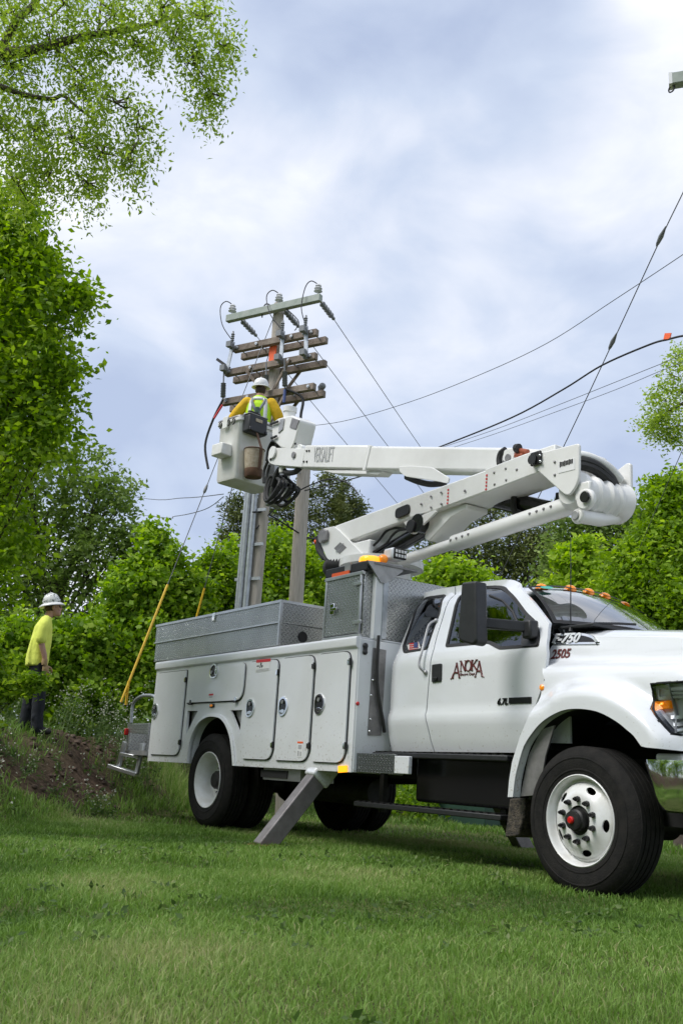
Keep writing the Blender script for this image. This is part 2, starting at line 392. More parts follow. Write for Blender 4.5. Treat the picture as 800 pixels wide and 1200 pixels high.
def text_mb(body, size, fn, thick=.002, shear=0, xs=1.0, bold=0):
    cu = bpy.data.curves.new('t', 'FONT'); cu.body = body; cu.size = size; cu.extrude = thick/2; cu.shear = shear; cu.offset = bold; cu.resolution_u = 4
    ob = bpy.data.objects.new('t', cu); COL.objects.link(ob); dg = bpy.context.evaluated_depsgraph_get()
    me = bpy.data.meshes.new_from_object(ob.evaluated_get(dg)); m = MB()
    m.add([fn(v.co.x*xs, v.co.y, v.co.z) for v in me.vertices], [tuple(p.vertices) for p in me.polygons])
    bpy.data.objects.remove(ob); bpy.data.curves.remove(cu); bpy.data.meshes.remove(me); return m
def remeshed(name, mb, voxel, mat, parent, smooth_it=6, origin=None):
    me = mb.mesh(name); o = bpy.data.objects.new(name, me); COL.objects.link(o)
    r = o.modifiers.new('r', 'REMESH'); r.mode = 'VOXEL'; r.voxel_size = voxel
    s = o.modifiers.new('s', 'SMOOTH'); s.iterations = smooth_it; s.factor = .5
    dg = bpy.context.evaluated_depsgraph_get(); me2 = bpy.data.meshes.new_from_object(o.evaluated_get(dg)); bpy.data.objects.remove(o)
    me2.materials.clear()
    return finish(name, me2, mat, parent, origin, 80)
def np_mesh(name, V, quads, tris, mat, parent=None, tint=None, origin=(0, 0, 0), smooth=False):
    me = bpy.data.meshes.new(name); nq = 0 if quads is None else len(quads); nt_ = 0 if tris is None else len(tris)
    V = np.asarray(V, np.float32)-np.asarray(origin, np.float32)
    me.vertices.add(len(V)); me.vertices.foreach_set('co', V.ravel())
    idx = np.concatenate([a.ravel() for a in ((quads if nq else np.zeros((0, 4), int)), (tris if nt_ else np.zeros((0, 3), int)))]).astype(np.int32)
    st = np.concatenate([np.arange(nq)*4, nq*4+np.arange(nt_)*3]).astype(np.int32); tot = np.concatenate([np.full(nq, 4), np.full(nt_, 3)]).astype(np.int32)
    me.loops.add(len(idx)); me.loops.foreach_set('vertex_index', idx); me.polygons.add(nq+nt_); me.polygons.foreach_set('loop_start', st); me.polygons.foreach_set('loop_total', tot)
    if smooth: me.polygons.foreach_set('use_smooth', [True]*(nq+nt_))
    me.update(calc_edges=True)
    if tint is not None:
        a = me.attributes.new('tint', 'FLOAT', 'POINT'); a.data.foreach_set('value', np.clip(tint, 0, 1).astype(np.float32))
    me.materials.append(MATS[mat]); o = bpy.data.objects.new(name, me); return link(o, parent, origin)
# ------------------------------------------------------------------ ground
def sstep(t): t = np.clip(t, 0, 1); return t*t*(3-2*t)
_ph = rng.uniform(0, 6.28, (24,)); _dr = rng.uniform(0, 6.28, (24,))
def wob(x, y, f, k0=0, n=6):
    r = 0
    for k in range(k0, k0+n):
        q = f*(1+.37*(k-k0)); r = r+np.sin((x*math.cos(_dr[k])+y*math.sin(_dr[k]))*q+_ph[k])/(1+.25*(k-k0))
    return r/n*1.8
def bank_s(x, y): return -(x+6.3)*.75-(y+2.6)*.66
def G(x, y):
    x = np.asarray(x, float); y = np.asarray(y, float); s = bank_s(x, y)
    h = 1.02*sstep((s+.35)/1.9)*(1-.8*sstep((y-1.5)/4))
    on = sstep((s+.3)/.8)*(1-sstep((s-2.2)/1.5))
    return h+.02*wob(x, y, .9)+on*(.07*wob(x, y, 3.1, 6)+.035*wob(x, y, 7.5, 12))
def soilmask(x, y):
    s = bank_s(x, y)
    m = sstep((s+.15)/.5)*(1-sstep((s-2.0)/.9))*(1-sstep((y+.2)/1.6))
    return np.clip(m*(.55+.75*wob(x, y, 2.3, 8)+.3), 0, 1)
def ground_at(px, py):
    d = ray(px, py); t = np.linspace(1.5, 40, 4000); p = CAM+t[:, None]*d; below = p[:, 2] < G(p[:, 0], p[:, 1])
    return p[np.argmax(below)] if below.any() else None
def axis_coords(lo, hi, fine, coarse_to):
    a = np.arange(lo, hi+1e-6, fine); st = fine; up = [hi]; dn = [lo]
    while up[-1] < coarse_to: st *= 1.22; up.append(up[-1]+st); dn.append(dn[-1]-st)
    return np.concatenate([dn[:0:-1], a, up[1:]])
gx = axis_coords(-12, 5, .11, 700); gy = axis_coords(-8, 6, .11, 700)
X, Y = np.meshgrid(gx, gy, indexing='ij'); Z = G(X, Y)
nx, ny = X.shape; ii = np.arange(nx*ny).reshape(nx, ny)
quads = np.stack([ii[:-1, :-1], ii[1:, :-1], ii[1:, 1:], ii[:-1, 1:]], -1).reshape(-1, 4)
m = bpy.data.materials.new('ground'); m.use_nodes = True; t = m.node_tree; b = t.nodes['Principled BSDF']; b.inputs['Roughness'].default_value = .95; b.inputs['Specular IOR Level'].default_value = .1
at = t.nodes.new('ShaderNodeAttribute'); at.attribute_name = 'tint'; co = t.nodes.new('ShaderNodeTexCoord')
def nz(scale, c1, c2):
    n = t.nodes.new('ShaderNodeTexNoise'); n.inputs['Scale'].default_value = scale; n.inputs['Detail'].default_value = 8; n.inputs['Roughness'].default_value = .65; t.links.new(co.outputs['Object'], n.inputs['Vector'])
    r = t.nodes.new('ShaderNodeValToRGB'); t.links.new(n.outputs['Fac'], r.inputs[0]); r.color_ramp.elements[0].position = .34; r.color_ramp.elements[1].position = .68
    r.color_ramp.elements[0].color = (*c1, 1); r.color_ramp.elements[1].color = (*c2, 1); return n, r
n1_, r1 = nz(9, (.06, .08, .025), (.13, .14, .05)); n2_, r2 = nz(14, (.05, .034, .023), (.145, .10, .07))
mi = t.nodes.new('ShaderNodeMix'); mi.data_type = 'RGBA'; t.links.new(at.outputs['Fac'], mi.inputs[0]); t.links.new(r1.outputs[0], mi.inputs[6]); t.links.new(r2.outputs[0], mi.inputs[7]); t.links.new(mi.outputs[2], b.inputs['Base Color'])
bp = t.nodes.new('ShaderNodeBump'); bp.inputs['Strength'].default_value = .9; bp.inputs['Distance'].default_value = .05; t.links.new(n2_.outputs['Fac'], bp.inputs['Height']); t.links.new(bp.outputs[0], b.inputs['Normal'])
MATS['ground'] = m
go = np_mesh('ground', np.stack([X, Y, Z], -1).reshape(-1, 3), quads, None, 'ground', tint=soilmask(X, Y).ravel(), smooth=True)
tag(go, kind='structure')

# ------------------------------------------------------------------ lawn
def blades(x, y, h, w, lean, tint):
    n = len(x); z = G(x, y)-.01; a = rng.uniform(0, 2*np.pi, n); la = rng.uniform(0, 2*np.pi, n)
    wx, wy = np.cos(a)*w/2, np.sin(a)*w/2; lx, ly = np.cos(la)*lean, np.sin(la)*lean
    V = np.empty((n, 5, 3))
    V[:, 0] = np.stack([x-wx, y-wy, z], -1); V[:, 1] = np.stack([x+wx, y+wy, z], -1)
    mz = z+h*.6; mx_, my_ = x+lx*.35, y+ly*.35
    V[:, 2] = np.stack([mx_+wx*.8, my_+wy*.8, mz], -1); V[:, 3] = np.stack([mx_-wx*.8, my_-wy*.8, mz], -1)
    V[:, 4] = np.stack([x+lx, y+ly, z+h*(1-.25*np.minimum(1, lean/h))], -1)
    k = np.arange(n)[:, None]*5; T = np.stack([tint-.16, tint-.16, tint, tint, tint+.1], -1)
    return V.reshape(-1, 3), k+np.array([[0, 1, 2, 3]]), k+np.array([[3, 2, 4]]), T.ravel()
def polar(n, r0, r1, half):
    r = np.sqrt(rng.uniform(r0*r0, r1*r1, n)); a = YAW+rng.uniform(-half, half, n); return CAM[0]+r*np.cos(a), CAM[1]+r*np.sin(a), r
sets = []
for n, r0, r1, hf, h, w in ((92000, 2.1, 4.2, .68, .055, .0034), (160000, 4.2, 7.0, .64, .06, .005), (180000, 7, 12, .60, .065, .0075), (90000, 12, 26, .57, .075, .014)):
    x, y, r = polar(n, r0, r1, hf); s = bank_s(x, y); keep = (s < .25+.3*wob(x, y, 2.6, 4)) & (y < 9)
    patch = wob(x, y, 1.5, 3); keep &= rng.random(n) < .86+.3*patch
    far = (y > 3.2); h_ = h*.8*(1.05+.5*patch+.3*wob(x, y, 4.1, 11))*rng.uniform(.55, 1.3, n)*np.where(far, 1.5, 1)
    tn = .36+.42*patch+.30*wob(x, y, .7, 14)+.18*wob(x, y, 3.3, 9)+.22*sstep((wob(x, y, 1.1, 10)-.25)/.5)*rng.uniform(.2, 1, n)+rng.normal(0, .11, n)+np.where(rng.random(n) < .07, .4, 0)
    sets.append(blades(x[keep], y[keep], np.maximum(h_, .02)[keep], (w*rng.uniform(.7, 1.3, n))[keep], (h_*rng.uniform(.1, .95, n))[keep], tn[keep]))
# tufts on the bank and tall dry stalks at its foot
n = 26000; x = rng.uniform(-11, -5.6, n); y = rng.uniform(-5.5, .6, n); s = bank_s(x, y)
keep = (s > -.1) & (rng.random(n) < np.clip(1.05-1.1*soilmask(x, y)+.25*(wob(x, y, 5.5, 5) > .45), 0, 1))
hh = rng.uniform(.06, .2, n); sets.append(blades(x[keep], y[keep], hh[keep], np.full(keep.sum(), .011), (hh*rng.uniform(.2, 1, n))[keep], (.45+rng.normal(0, .14, n))[keep]))
n = 2600; c = ground_at(216, 936); x = c[0]+rng.normal(0, .55, n); y = c[1]+rng.normal(0, .22, n); hh = rng.uniform(.12, .42, n)
sets.append(blades(x, y, hh, np.full(n, .007), hh*rng.uniform(.1, .7, n), .62+rng.normal(0, .22, n)))
off = 0; VV, QQ, TT, TI = [], [], [], []
for v, q, tr_, ti in sets: VV.append(v); QQ.append(q+off); TT.append(tr_+off); TI.append(ti); off += len(v)
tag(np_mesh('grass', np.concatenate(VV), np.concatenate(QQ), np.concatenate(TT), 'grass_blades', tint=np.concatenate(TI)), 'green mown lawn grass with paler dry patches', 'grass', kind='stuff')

# clods of earth on the bare bank
m = MB(); k = 0
while k < 260:
    x, y = rng.uniform(-9.5, -5.8), rng.uniform(-4.6, -.4)
    if rng.random() > soilmask(x, y): continue
    r = rng.uniform(.012, .045)*(1.6 if rng.random() < .08 else 1); V0 = MB(); V0.ball((0, 0, 0), 1, 7, 4)
    m.add([(x+v[0]*r*rng.uniform(.7, 1.25), y+v[1]*r*rng.uniform(.7, 1.25), float(G(x, y))+v[2]*r*.7+r*.2) for v in V0.V], V0.F); k += 1
P('soil', (.14, .095, .068), .95, noise=(30, .6), bump=(60, .8))
tag(m.obj('soil_clods', 'soil', None, smooth=60), 'loose brown earth clods on the bare bank', 'soil', kind='stuff')
# ------------------------------------------------------------------ the bucket truck (forward = +X, near side = -Y)
truck = thing('bucket_truck', (0, 0, 0), 'white utility bucket truck parked on the lawn with its boom raised to the pole', 'truck')
T = truck
def ip(x, tab):
    return float(np.interp(x, [a for a, _ in tab], [b for _, b in tab]))
CABZ = [(.6, -.93), (.90, -.965), (1.0, -1.0), (1.17, -1.035), (1.22, -1.035), (1.27, -1.012), (1.5, -1.012), (1.70, -1.008), (1.76, -.99), (1.80, -.965), (2.1, -.835), (2.22, -.785), (2.30, -.735), (2.36, -.66)]
def ycab(x, z):
    y = ip(z, CABZ)
    if x < -2.30: y += min(.35, ((-2.30-x)/.28)**2*.13)
    return y
def SX(px, py, yf=ycab):                                   # pixel -> (x, z) on a side surface
    y = -1.0
    for _ in range(6):
        p = U(px, py, 1, y); y = yf(p[0], p[2])
    return (p[0], p[2])
def SXL(pts, yf=ycab): return [SX(a, b, yf) for a, b in pts]
def side(yf, dy=0): return lambda x, z: (x, yf(x, z)+dy, z)
IN = (0, .03, 0)

# rear quarter, rear door, front door --------------------------------------
roofline = [(592.5, 679), (562, 682), (533, 687), (512, 690.5), (500, 693.5), (489.5, 699), (477, 711), (461.5, 745), (451, 778.5), (448.5, 800), (449.7, 824.6), (445.7, 840), (446.5, 855), (449.7, 866.6), (457.5, 881)]
front_seam = [(533, 687), (521, 715.5), (511, 748), (505, 771.5), (501.7, 806), (499.6, 832.5), (500.5, 850), (508.7, 881)]
G_ = .006
seamF = [tuple(p) for p in spline(SXL(front_seam), 4)]
rear_sp = [tuple(p) for p in spline(SXL(roofline[2:]), 4)]
rear_outer = seamF[::-1]+rear_sp[1:]
rear_door_poly = [(x-G_, z) for x, z in seamF[::-1]]+rear_sp[1:]
rear_win = rounded(SXL([(494, 702.4), (522, 696.5), (517, 715), (509, 735), (500.5, 761), (473, 765.5), (471.5, 757), (482.5, 726)]), [.09, .03, .1, .1, .02, .03, .04, .3])
rd = panel('rear_door', rear_door_poly, side(ycab), IN, 'white_paint', T, holes=[rear_win], step=.05, seg=.03)
def shrink(poly, d):
    c = np.mean(poly, 0); out = []
    n = len(poly); ar = sum(poly[i][0]*poly[(i+1) % n][1]-poly[(i+1) % n][0]*poly[i][1] for i in range(n)); sg = 1 if ar > 0 else -1
    for i in range(n):
        a = Vector(poly[i-1]); p = Vector(poly[i]); q = Vector(poly[(i+1) % n]); t = (q-a)
        if t.length < 1e-9: out.append(tuple(p)); continue
        t.normalize(); out.append((p.x-t.y*d*sg, p.y+t.x*d*sg))
    return out
def window(poly, parent, yf, name='window_glass', trim=.028):
    inner = shrink(poly, trim)
    tr = panel('window_trim', shrink(poly, -.002), side(yf, -.004), (0, .02, 0), 'gasket', parent, holes=[inner], step=.06, seg=.03)
    g = panel(name, shrink(poly, trim-.012), side(yf, .006), (0, .006, 0), 'side_glass', parent, step=.06)
    return g
window(rear_win, rd, ycab, trim=.022)
m = MB(); gl = [(x+.05+.02*max(0, z-1.7), z) for x, z in rear_sp[12:-3]]; m.tube([(x, ycab(x, z)-.0005, z) for x, z in gl], .0032, 5); m.obj('door_gap', 'gasket', rd)
door_poly = [(x+G_, z) for x, z in seamF]+SXL([(560, 881.6), (603, 882), (621, 836), (637, 797), (640.5, 765), (642, 735), (643, 730), (624, 705), (605.5, 682), (600, 679.5), (592.5, 679), (562, 682)])
front_win = rounded(SXL([(542.5, 693), (558, 687.5), (591.5, 685.8), (603, 699), (617, 718), (627.5, 727.5), (632.5, 741), (631.5, 757.5), (585, 761), (571.5, 754), (521.5, 758.5), (531.5, 715)]), [.05, .05, .12, .05, .05, .05, .05, .03, .03, .03, .03, .2])
fd = panel('front_door', door_poly, side(ycab), IN, 'white_paint', T, holes=[front_win], step=.05, seg=.03)
window(front_win, fd, ycab, trim=.026)
# dark jambs seen in the gaps
for pts, w in ((seamF, .03),):
    m = MB(); P3 = [Vector((x, ycab(x, z)+.04, z)) for x, z in pts]; m.tube(P3, .02, 6); m.obj('door_seal', 'gasket', T)
# black mirror sail + division bar
panel('mirror_sail', rounded(SXL([(617.5, 719), (627, 728), (631.5, 741), (630.5, 756.5), (611, 757.2), (612, 733)]), .03), side(ycab, -.012), (0, .03, 0), 'black_plastic', fd, step=0)
m = MB(); a, b = SX(604, 726), SX(596, 712); m.tube([(p[0], ycab(*p)+.004, p[1]) for p in (SX(606, 731), SX(600, 717), SX(588, 704), SX(573, 698))], .012, 6); m.obj('window_bar', 'gasket', fd)
# handles
m = MB(); m.prism(rounded(SXL([(507, 779), (518, 777.5), (517.4, 798.5), (506.3, 800)]), .015), 1, ycab(-1.8, 1.45)-.012, ycab(-1.8, 1.45)+.02); h = m.obj('door_handle', 'black_plastic', fd, bevel=.004)
p = SX(511.5, 795.5); MB().box((p[0], ycab(*p)-.018, p[1]), (.05, .016, .026)).obj('handle_lever', 'black_gloss', fd, bevel=.004)
gp = [SX(x, y) for x, y in ((511.5, 727.5), (508, 733), (504, 746), (499.5, 765), (496.3, 777), (497.5, 783), (499, 788))]
m = MB(); m.tube(spline([(x, ycab(x, z)-(.02 if i in (0, 6) else .055), z) for i, (x, z) in enumerate(gp)], 4), .011, 8); m.obj('grab_handle', 'aluminium_dull', rd)
for q in (gp[0], gp[-1]): MB().ball((q[0], ycab(*q)-.008, q[1]), .022).obj('handle_mount', 'aluminium_dull', rd)
# door badge and company lettering
def on_cab(px, py, dy=-.004):
    x, z = SX(px, py); return x, z
a0 = SX(583.5, 822.5); a1 = SX(623, 817.5)
m = MB(); L0 = a1[0]-a0[0]
def bar2(m, x0, z0, x1, z1, w, y):
    d = Vector((x1-x0, z1-z0)); n_ = Vector((-d.y, d.x)).normalized()*w/2
    m.prism([(x0-n_.x, z0-n_.y), (x1-n_.x, z1-n_.y), (x1+n_.x, z1+n_.y), (x0+n_.x, z0+n_.y)], 1, y-.004, y+.004)
yb = ycab(-.9, a0[1])-.002
m.box((a0[0]+L0*.66, yb, a0[1]+.005), (L0*.66, .012, .05)); m.obj('badge_bar', 'black_gloss', fd, bevel=.003)
text_mb('6.7L', .07, lambda u, v, w: (a0[0]-.01+u, yb-.002-w, a0[1]-.022+v), .008, .25, 1.0, .002).obj('door_badge', 'black_gloss', fd, smooth=None)
# ANOKA: serif capitals, first and last letter larger and dropping below the line
def serif(m, ch, x, z, w, h, y, s):
    def st(ax, az, bx, bz, k): bar2(m, x+ax*w, z+az*h, x+bx*w, z+bz*h, s*k, y)
    def sf(cx, cz, k=1): m.box((x+cx*w, y, z+cz*h), (s*2.6*k, .008, s*.55))
    if ch == 'A':
        st(.08, 0, .53, 1, .6); st(.5, 1, .92, 0, 1.5); st(.24, .34, .78, .34, .5); sf(.08, .02); sf(.92, .02)
    if ch == 'N':
        st(.12, 0, .12, 1, .55); st(.1, 1, .88, 0, 1.4); st(.88, 0, .88, 1, .55); sf(.12, .02); sf(.05, .98); sf(.88, .98)
    if ch == 'K':
        st(.15, 0, .15, 1, 1.4); st(.2, .42, .85, 1, .55); st(.35, .55, .95, 0, 1.3); sf(.15, .02); sf(.15, .98); sf(.85, .98); sf(.95, .02)
    if ch == 'O':
        n = 20
        for i in range(n):
            a = 2*math.pi*i/n; b2 = 2*math.pi*(i+1)/n; k = .55+.85*abs(math.cos((a+b2)/2))
            st(.5+.46*math.cos(a), .5+.5*math.sin(a), .5+.46*math.cos(b2), .5+.5*math.sin(b2), k)
A0 = SX(529.5, 785); A1 = SX(566.5, 772.5); wl = A1[0]-A0[0]; ya = ycab(-1.4, 1.6)-.004
m = MB(); zb = 1.558; W5 = wl*.2
for ch, fx, dz, hh, ww in (('A', .02, -.03, .132, .26), ('N', .27, .025, .09, .19), ('O', .43, .025, .09, .2), ('K', .62, .025, .09, .2), ('A', .74, -.03, .132, .26)):
    serif(m, ch, A0[0]+fx*wl, zb+dz, wl*ww, hh, ya, .0095)
for sgn, fx in ((-1, .02), (1, .98)):                      # swashes at the feet of the outer letters
    m.tube(spline([(A0[0]+wl*(.5+sgn*.33), ya, zb+.02), (A0[0]+wl*(.5+sgn*.43), ya, zb+.015), (A0[0]+wl*(.5+sgn*.48), ya, zb-.02), (A0[0]+wl*(.5+sgn*.53), ya, zb-.035)], 4), .006, 5)
m.obj('company_lettering', 'maroon', fd, smooth=None)
text_mb('Electric Dept.', .035, lambda u, v, w: (A0[0]+wl*.27+u, ya-w, zb-.012+v), .004, 0, .98, -.0004).obj('small_lettering', 'maroon', fd, smooth=None)
# roof ------------------------------------------------------------------
rx = [SX(a, b)[0] for a, b in roofline[:6]]
def roof_fn(x, v):
    zt = ip(x, [(-2.16, 2.20), (-2.09, 2.285), (-1.9, 2.315), (-1.5, 2.33), (-1.05, 2.315), (-.93, 2.29)])
    s = abs(v); z = zt-.05+.16*(1-s**2.6)*ip(x, [(-2.16, .35), (-1.95, .8), (-1.5, 1), (-1.1, .75), (-.93, .35)]); return (x+.16*(1-s*s)*(-1 if x > -1.2 else 0)*(x+1.2)/.27*.3, .735*v, z)
m = MB(); m.grid(roof_fn, np.linspace(-2.16, -.95, 14), np.linspace(-1, 1, 21)); ro = m.obj('cab_roof', 'white_paint', T, smooth=60)
ro.modifiers.new('s', 'SOLIDIFY').thickness = .03
# windshield
def ws_fn(u, v):                                           # u 0 bottom .. 1 top, v -1 .. 1
    bot = Vector((-.545+.20*(1-v*v), .875*v, 1.925+.01*(1-v*v))); top = Vector((-1.0+.06*(1-v*v), .715*v, 2.295+.07*(1-abs(v)**2.4)))
    p = bot.lerp(top, u); p += Vector((.05, 0, .05))*(u*(1-u))*4*.35; return p
us = np.linspace(0, 1, 8); vs = np.linspace(-1, 1, 17)
m = MB(); m.grid(lambda u, v: ws_fn(.045+.92*u, .945*v), us, vs); m.obj('windshield', 'windshield_glass', T, smooth=60)
m = MB()
for (a, b) in (([(0, v) for v in vs], [(.07, v*.95) for v in vs]), ([(1, v) for v in vs], [(.94, v*.95) for v in vs]), ([(u, -1) for u in us], [(u, -.955) for u in us]), ([(u, 1) for u in us], [(u, .93) for u in us])):
    k = len(a); m.add([ws_fn(*p)+Vector((.012, 0, .012)) for p in a]+[ws_fn(*p)+Vector((.012, 0, .012)) for p in b], [(i, i+1, i+1+k, i+k) for i in range(k-1)])
m.obj('windshield_trim', 'gasket', T)
p = ws_fn(.86, -.80); MB().add([ws_fn(.84, -.83)+Vector((.02, 0, .02)), ws_fn(.84, -.70)+Vector((.02, 0, .02)), ws_fn(.92, -.71)+Vector((.02, 0, .02)), ws_fn(.92, -.83)+Vector((.02, 0, .02))], [(0, 1, 2, 3)])
P('sticker_teal', (.05, .42, .33), .4)
c = ws_fn(.885, -.79)+Vector((.022, 0, .022)); e1 = (ws_fn(.885, -.70)-ws_fn(.885, -.79)).normalized(); e2 = (ws_fn(.95, -.79)-ws_fn(.88, -.79)).normalized()
MB().add([c+e1*.065*math.cos(a)+e2*.03*math.sin(a) for a in np.linspace(0, 6.28, 18)[:-1]], [tuple(range(17))]).obj('inspection_sticker', 'sticker_teal', T, smooth=None)
for v0 in (-.62, .1):                                      # wipers
    m = MB(); m.tube([ws_fn(.03, v0)+Vector((.03, 0, .02)), ws_fn(.06, v0+.28)+Vector((.03, 0, .03)), ws_fn(.10, v0+.52)+Vector((.03, 0, .03))], .011, 6); m.obj('wiper', 'black_plastic', T)
m = MB(); m.box((-.36, 0, 1.905), (.34, 1.62, .02)); m.obj('cowl', 'black_plastic', T, bevel=.005)
# A-pillar inner posts + far glass are mirrored with the doors below
for x, v in ((0, -.72), (0, -.30), (0, 0), (0, .30), (0, .72)):
    q = Vector(roof_fn(-1.0, v)); c = Vector((-1.0+.05*(1-(v/.72)**2), q.y, q.z-.005))
    m = MB(); m.lathe([(.062, 0), (.062, .012)], c, (.15, 0, 1), 16); base = m.obj('marker_light', 'gasket', T)
    m = MB(); m.lathe([(.055, .012), (.054, .03), (.044, .05), (.025, .061), (.004, .065)], c, (.15, 0, 1), 16); m.obj('lens', 'orange_lens', base, smooth=60)
m = MB(); q = SX(667.5, 731); m.tube([(-.42, -.80, 1.87), (-.42, -.80, 2.62)], [.006, .003], 6); m.lathe([(.02, 0), (.012, .03)], (-.42, -.80, 1.87), (0, 0, 1), 10); m.obj('antenna', 'black_plastic', T)
# mirror -----------------------------------------------------------------
ym = -1.42
mp = [U(a, b, 1, ym) for a, b in ((545.5, 683.5), (562.5, 681.5), (563.5, 752.5), (559, 757), (547, 753.5), (540.8, 749))]
poly = rounded([(p[0], p[2]) for p in mp], [.03, .02, .03, .05, .06, .04])
m = MB(); m.prism(poly, 1, ym-.05, ym+.075); mir = m.obj('mirror', 'black_plastic', T, bevel=.03, seg=3)
p0 = U(556, 729, 1, ym+.02); p1 = U(622, 735, 1, -.99)
m = MB(); m.bar((p0[0], ym+.04, p0[2]), (p1[0], -.98, p1[2]), .045, .085); m.obj('mirror_arm', 'black_plastic', mir, bevel=.012)
m = MB(); m.box((p1[0], -1.0, p1[2]-.02), (.10, .10, .15)); m.obj('mirror_base', 'black_plastic', mir, bevel=.02)
for o in (rd, fd, mir): mirror(o)
for n_ in [o for o in bpy.data.objects if o.name.startswith(('company', 'small_lett', 'door_badge', 'badge_bar')) and o.parent is not fd]: bpy.data.objects.remove(n_)
# interior ---------------------------------------------------------------
m = MB(); m.box((-1.5, 0, .98), (2.0, 1.86, .05)); m.box((-2.42, 0, 1.45), (.04, 1.7, 1.0)); m.obj('cab_floor', 'interior', T)
m = MB(); m.prism(rounded([(-.52, 1.25), (-.52, 1.86), (-.64, 1.88), (-.86, 1.80), (-.92, 1.55), (-.75, 1.25)], .05), 1, -.76, .76); m.obj('dashboard', 'interior', T)
for y in (-.5, .5):
    m = MB(); m.box((-1.45, y, 1.25), (.5, .5, .16)); s_ = m.obj('seat', 'seat_fabric', T, bevel=.05)
    m = MB(); m.bar((-1.66, y, 1.3), (-1.80, y, 1.9), .5, .13, (1, 0, 0)); m.obj('seat_back', 'seat_fabric', s_, bevel=.05)
    m = MB(); m.box((-1.81, y, 2.0), (.10, .28, .16)); m.obj('headrest', 'seat_fabric', s_, bevel=.04)
m = MB(); c = Vector((-.98, .5, 1.72)); m.tube([c+Vector((.08*math.sin(a), .2*math.cos(a), .18*math.sin(a))) for a in np.linspace(0, 6.283, 25)], .014, 6, False); m.obj('steering_wheel', 'black_plastic', T)
# little flag behind the rear glass
fl = SXL([(478, 756), (492, 752.5), (492, 763.5), (477, 765)]); 
m = MB(); m.prism(fl, 1, -.945, -.943); fg = m.obj('flag_sticker', 'white_print', rd, smooth=None)
x0, z0 = fl[3]; x1, z1 = fl[1]
for k in range(5):
    m = MB(); zz_ = z0+(z1-z0)*(k+.5)/5; m.box(((x0+x1)/2, -.947, zz_), (x1-x0, .002, (z1-z0)*.11)); m.obj('stripe', 'red_print', rd, smooth=None)
MB().box((x0+(x1-x0)*.75, -.9485, z0+(z1-z0)*.72), ((x1-x0)*.42, .002, (z1-z0)*.5)).obj('canton', 'blue_print', rd, smooth=None)
# hood + fender ------------------------------------------------------------
arch = [(601, 934), (603.5, 912), (607.5, 895), (614, 874), (625, 857), (635, 846), (647.5, 837.5), (661, 832), (675, 830.5), (688, 831.5), (700, 834), (713, 840), (725, 847.5), (734, 855), (742.5, 862.5), (751, 874.5)]
archp = [(p[0], p[2]) for p in (U(a, b, 1, -1.2) for a, b in arch)]
arch_s = [tuple(p) for p in spline(archp, 3)]
AR = np.array(arch_s)
def zh(x): return 1.895-.085*(x+.4)-.05*max(0, x-.4)**2*2
FZ = [(.5, -1.03), (1.2, -1.05), (1.42, -1.055), (1.50, -1.04), (1.55, -1.0), (1.585, -.94), (1.605, -.885), (1.64, -.862), (1.72, -.845), (1.75, -.83), (1.80, -.815), (1.86, -.79)]
def yfen(x, z):
    zz_ = z+.05*(x) if z > 1.4 else z
    b = ip(zz_, FZ)
    d = float(np.min(np.hypot(AR[:, 0]-x, AR[:, 1]-z)))
    t = max(0, 1-max(0, d-.10)/(.155+.08*max(0, min(1, (-.2-x)/.3)))); t = t*t*(3-2*t)
    if x < -.25: g = max(0, min(1, (1.46-z)/.28)); t *= 1-(1-g*g*(3-2*g))*min(1, (-.25-x)/.15)
    y = b+(-1.205-b)*t
    if x > .72: y += ((x-.72)/.3)**2*.12
    return y
top_f = [(x, zh(x)-.075) for x in np.linspace(.92, -.55, 12)]
rearb = SXL([(643, 734), (641.5, 765), (638, 797)], yfen)
flare_out = [SX(633.5, 803, yfen)]+[(p[0], p[2]) for p in (U(a, b, 1, -1.2) for a, b in ((620.5, 836), (609, 864), (600, 893), (596.5, 915), (595, 934)))]
head = SXL([(761, 800.5), (761, 831), (777.5, 859.5), (812, 864), (812, 797)], yfen)
lowf = [(.575, .965), (.66, .955), (.92, .94)]
fpoly = top_f+[(-.56, 1.8)]+rearb[1:]+flare_out+arch_s+[(.60, .968), (.92, .945)]
fill = [(-.78, 1.0), (-.25, 1.0), (-.25, 1.70), (-.57, 1.70), (-.72, 1.45)]
panel('fender_jamb', fill, lambda x, z: (x, ip(z, FZ)+.055, z), (0, .02, 0), 'white_paint', T, step=.08)
fen = panel('fender', fpoly, side(yfen), (0, .025, 0), 'white_paint', T, holes=[head], step=.035, seg=.03, smooth=50)
# arch lip folds inwards
m = MB(); k = len(arch_s); m.add([(x, -1.204, z) for x, z in arch_s]+[(x, -1.13, z) for x, z in arch_s], [(i, i+1, i+1+k, i+k) for i in range(k-1)]); m.obj('arch_lip', 'white_paint', fen, smooth=60)
m = MB(); m.add([(x*1.0, -1.12, z+.015) for x, z in arch_s]+[(x, -.55, z+.015) for x, z in arch_s], [(i, i+1, i+1+k, i+k) for i in range(k-1)])
m.obj('wheel_liner', 'dark_cavity', fen, smooth=60)
rl = [archp[i] for i in (0, 1, 2, 3, 4)]
m = MB(); m.prism([(-.61, .60), (-.42, .62), (-.36, .90), (-.27, 1.12), (-.40, 1.09), (-.53, .90)], 1, -1.135, -1.12); m.obj('splash_guard', 'steel_grey', fen)
q = SX(620.5, 820, yfen)
m = MB(); q = SX(621, 818, yfen); q = SX(541/5.714+540, 670+775/5.714, yfen); m.lathe([(.022, 0), (.022, .012), (.012, .02)], (q[0], yfen(*q)+.004, q[1]), (0, -1, 0), 14); m.obj('side_marker', 'orange_lens', fen)
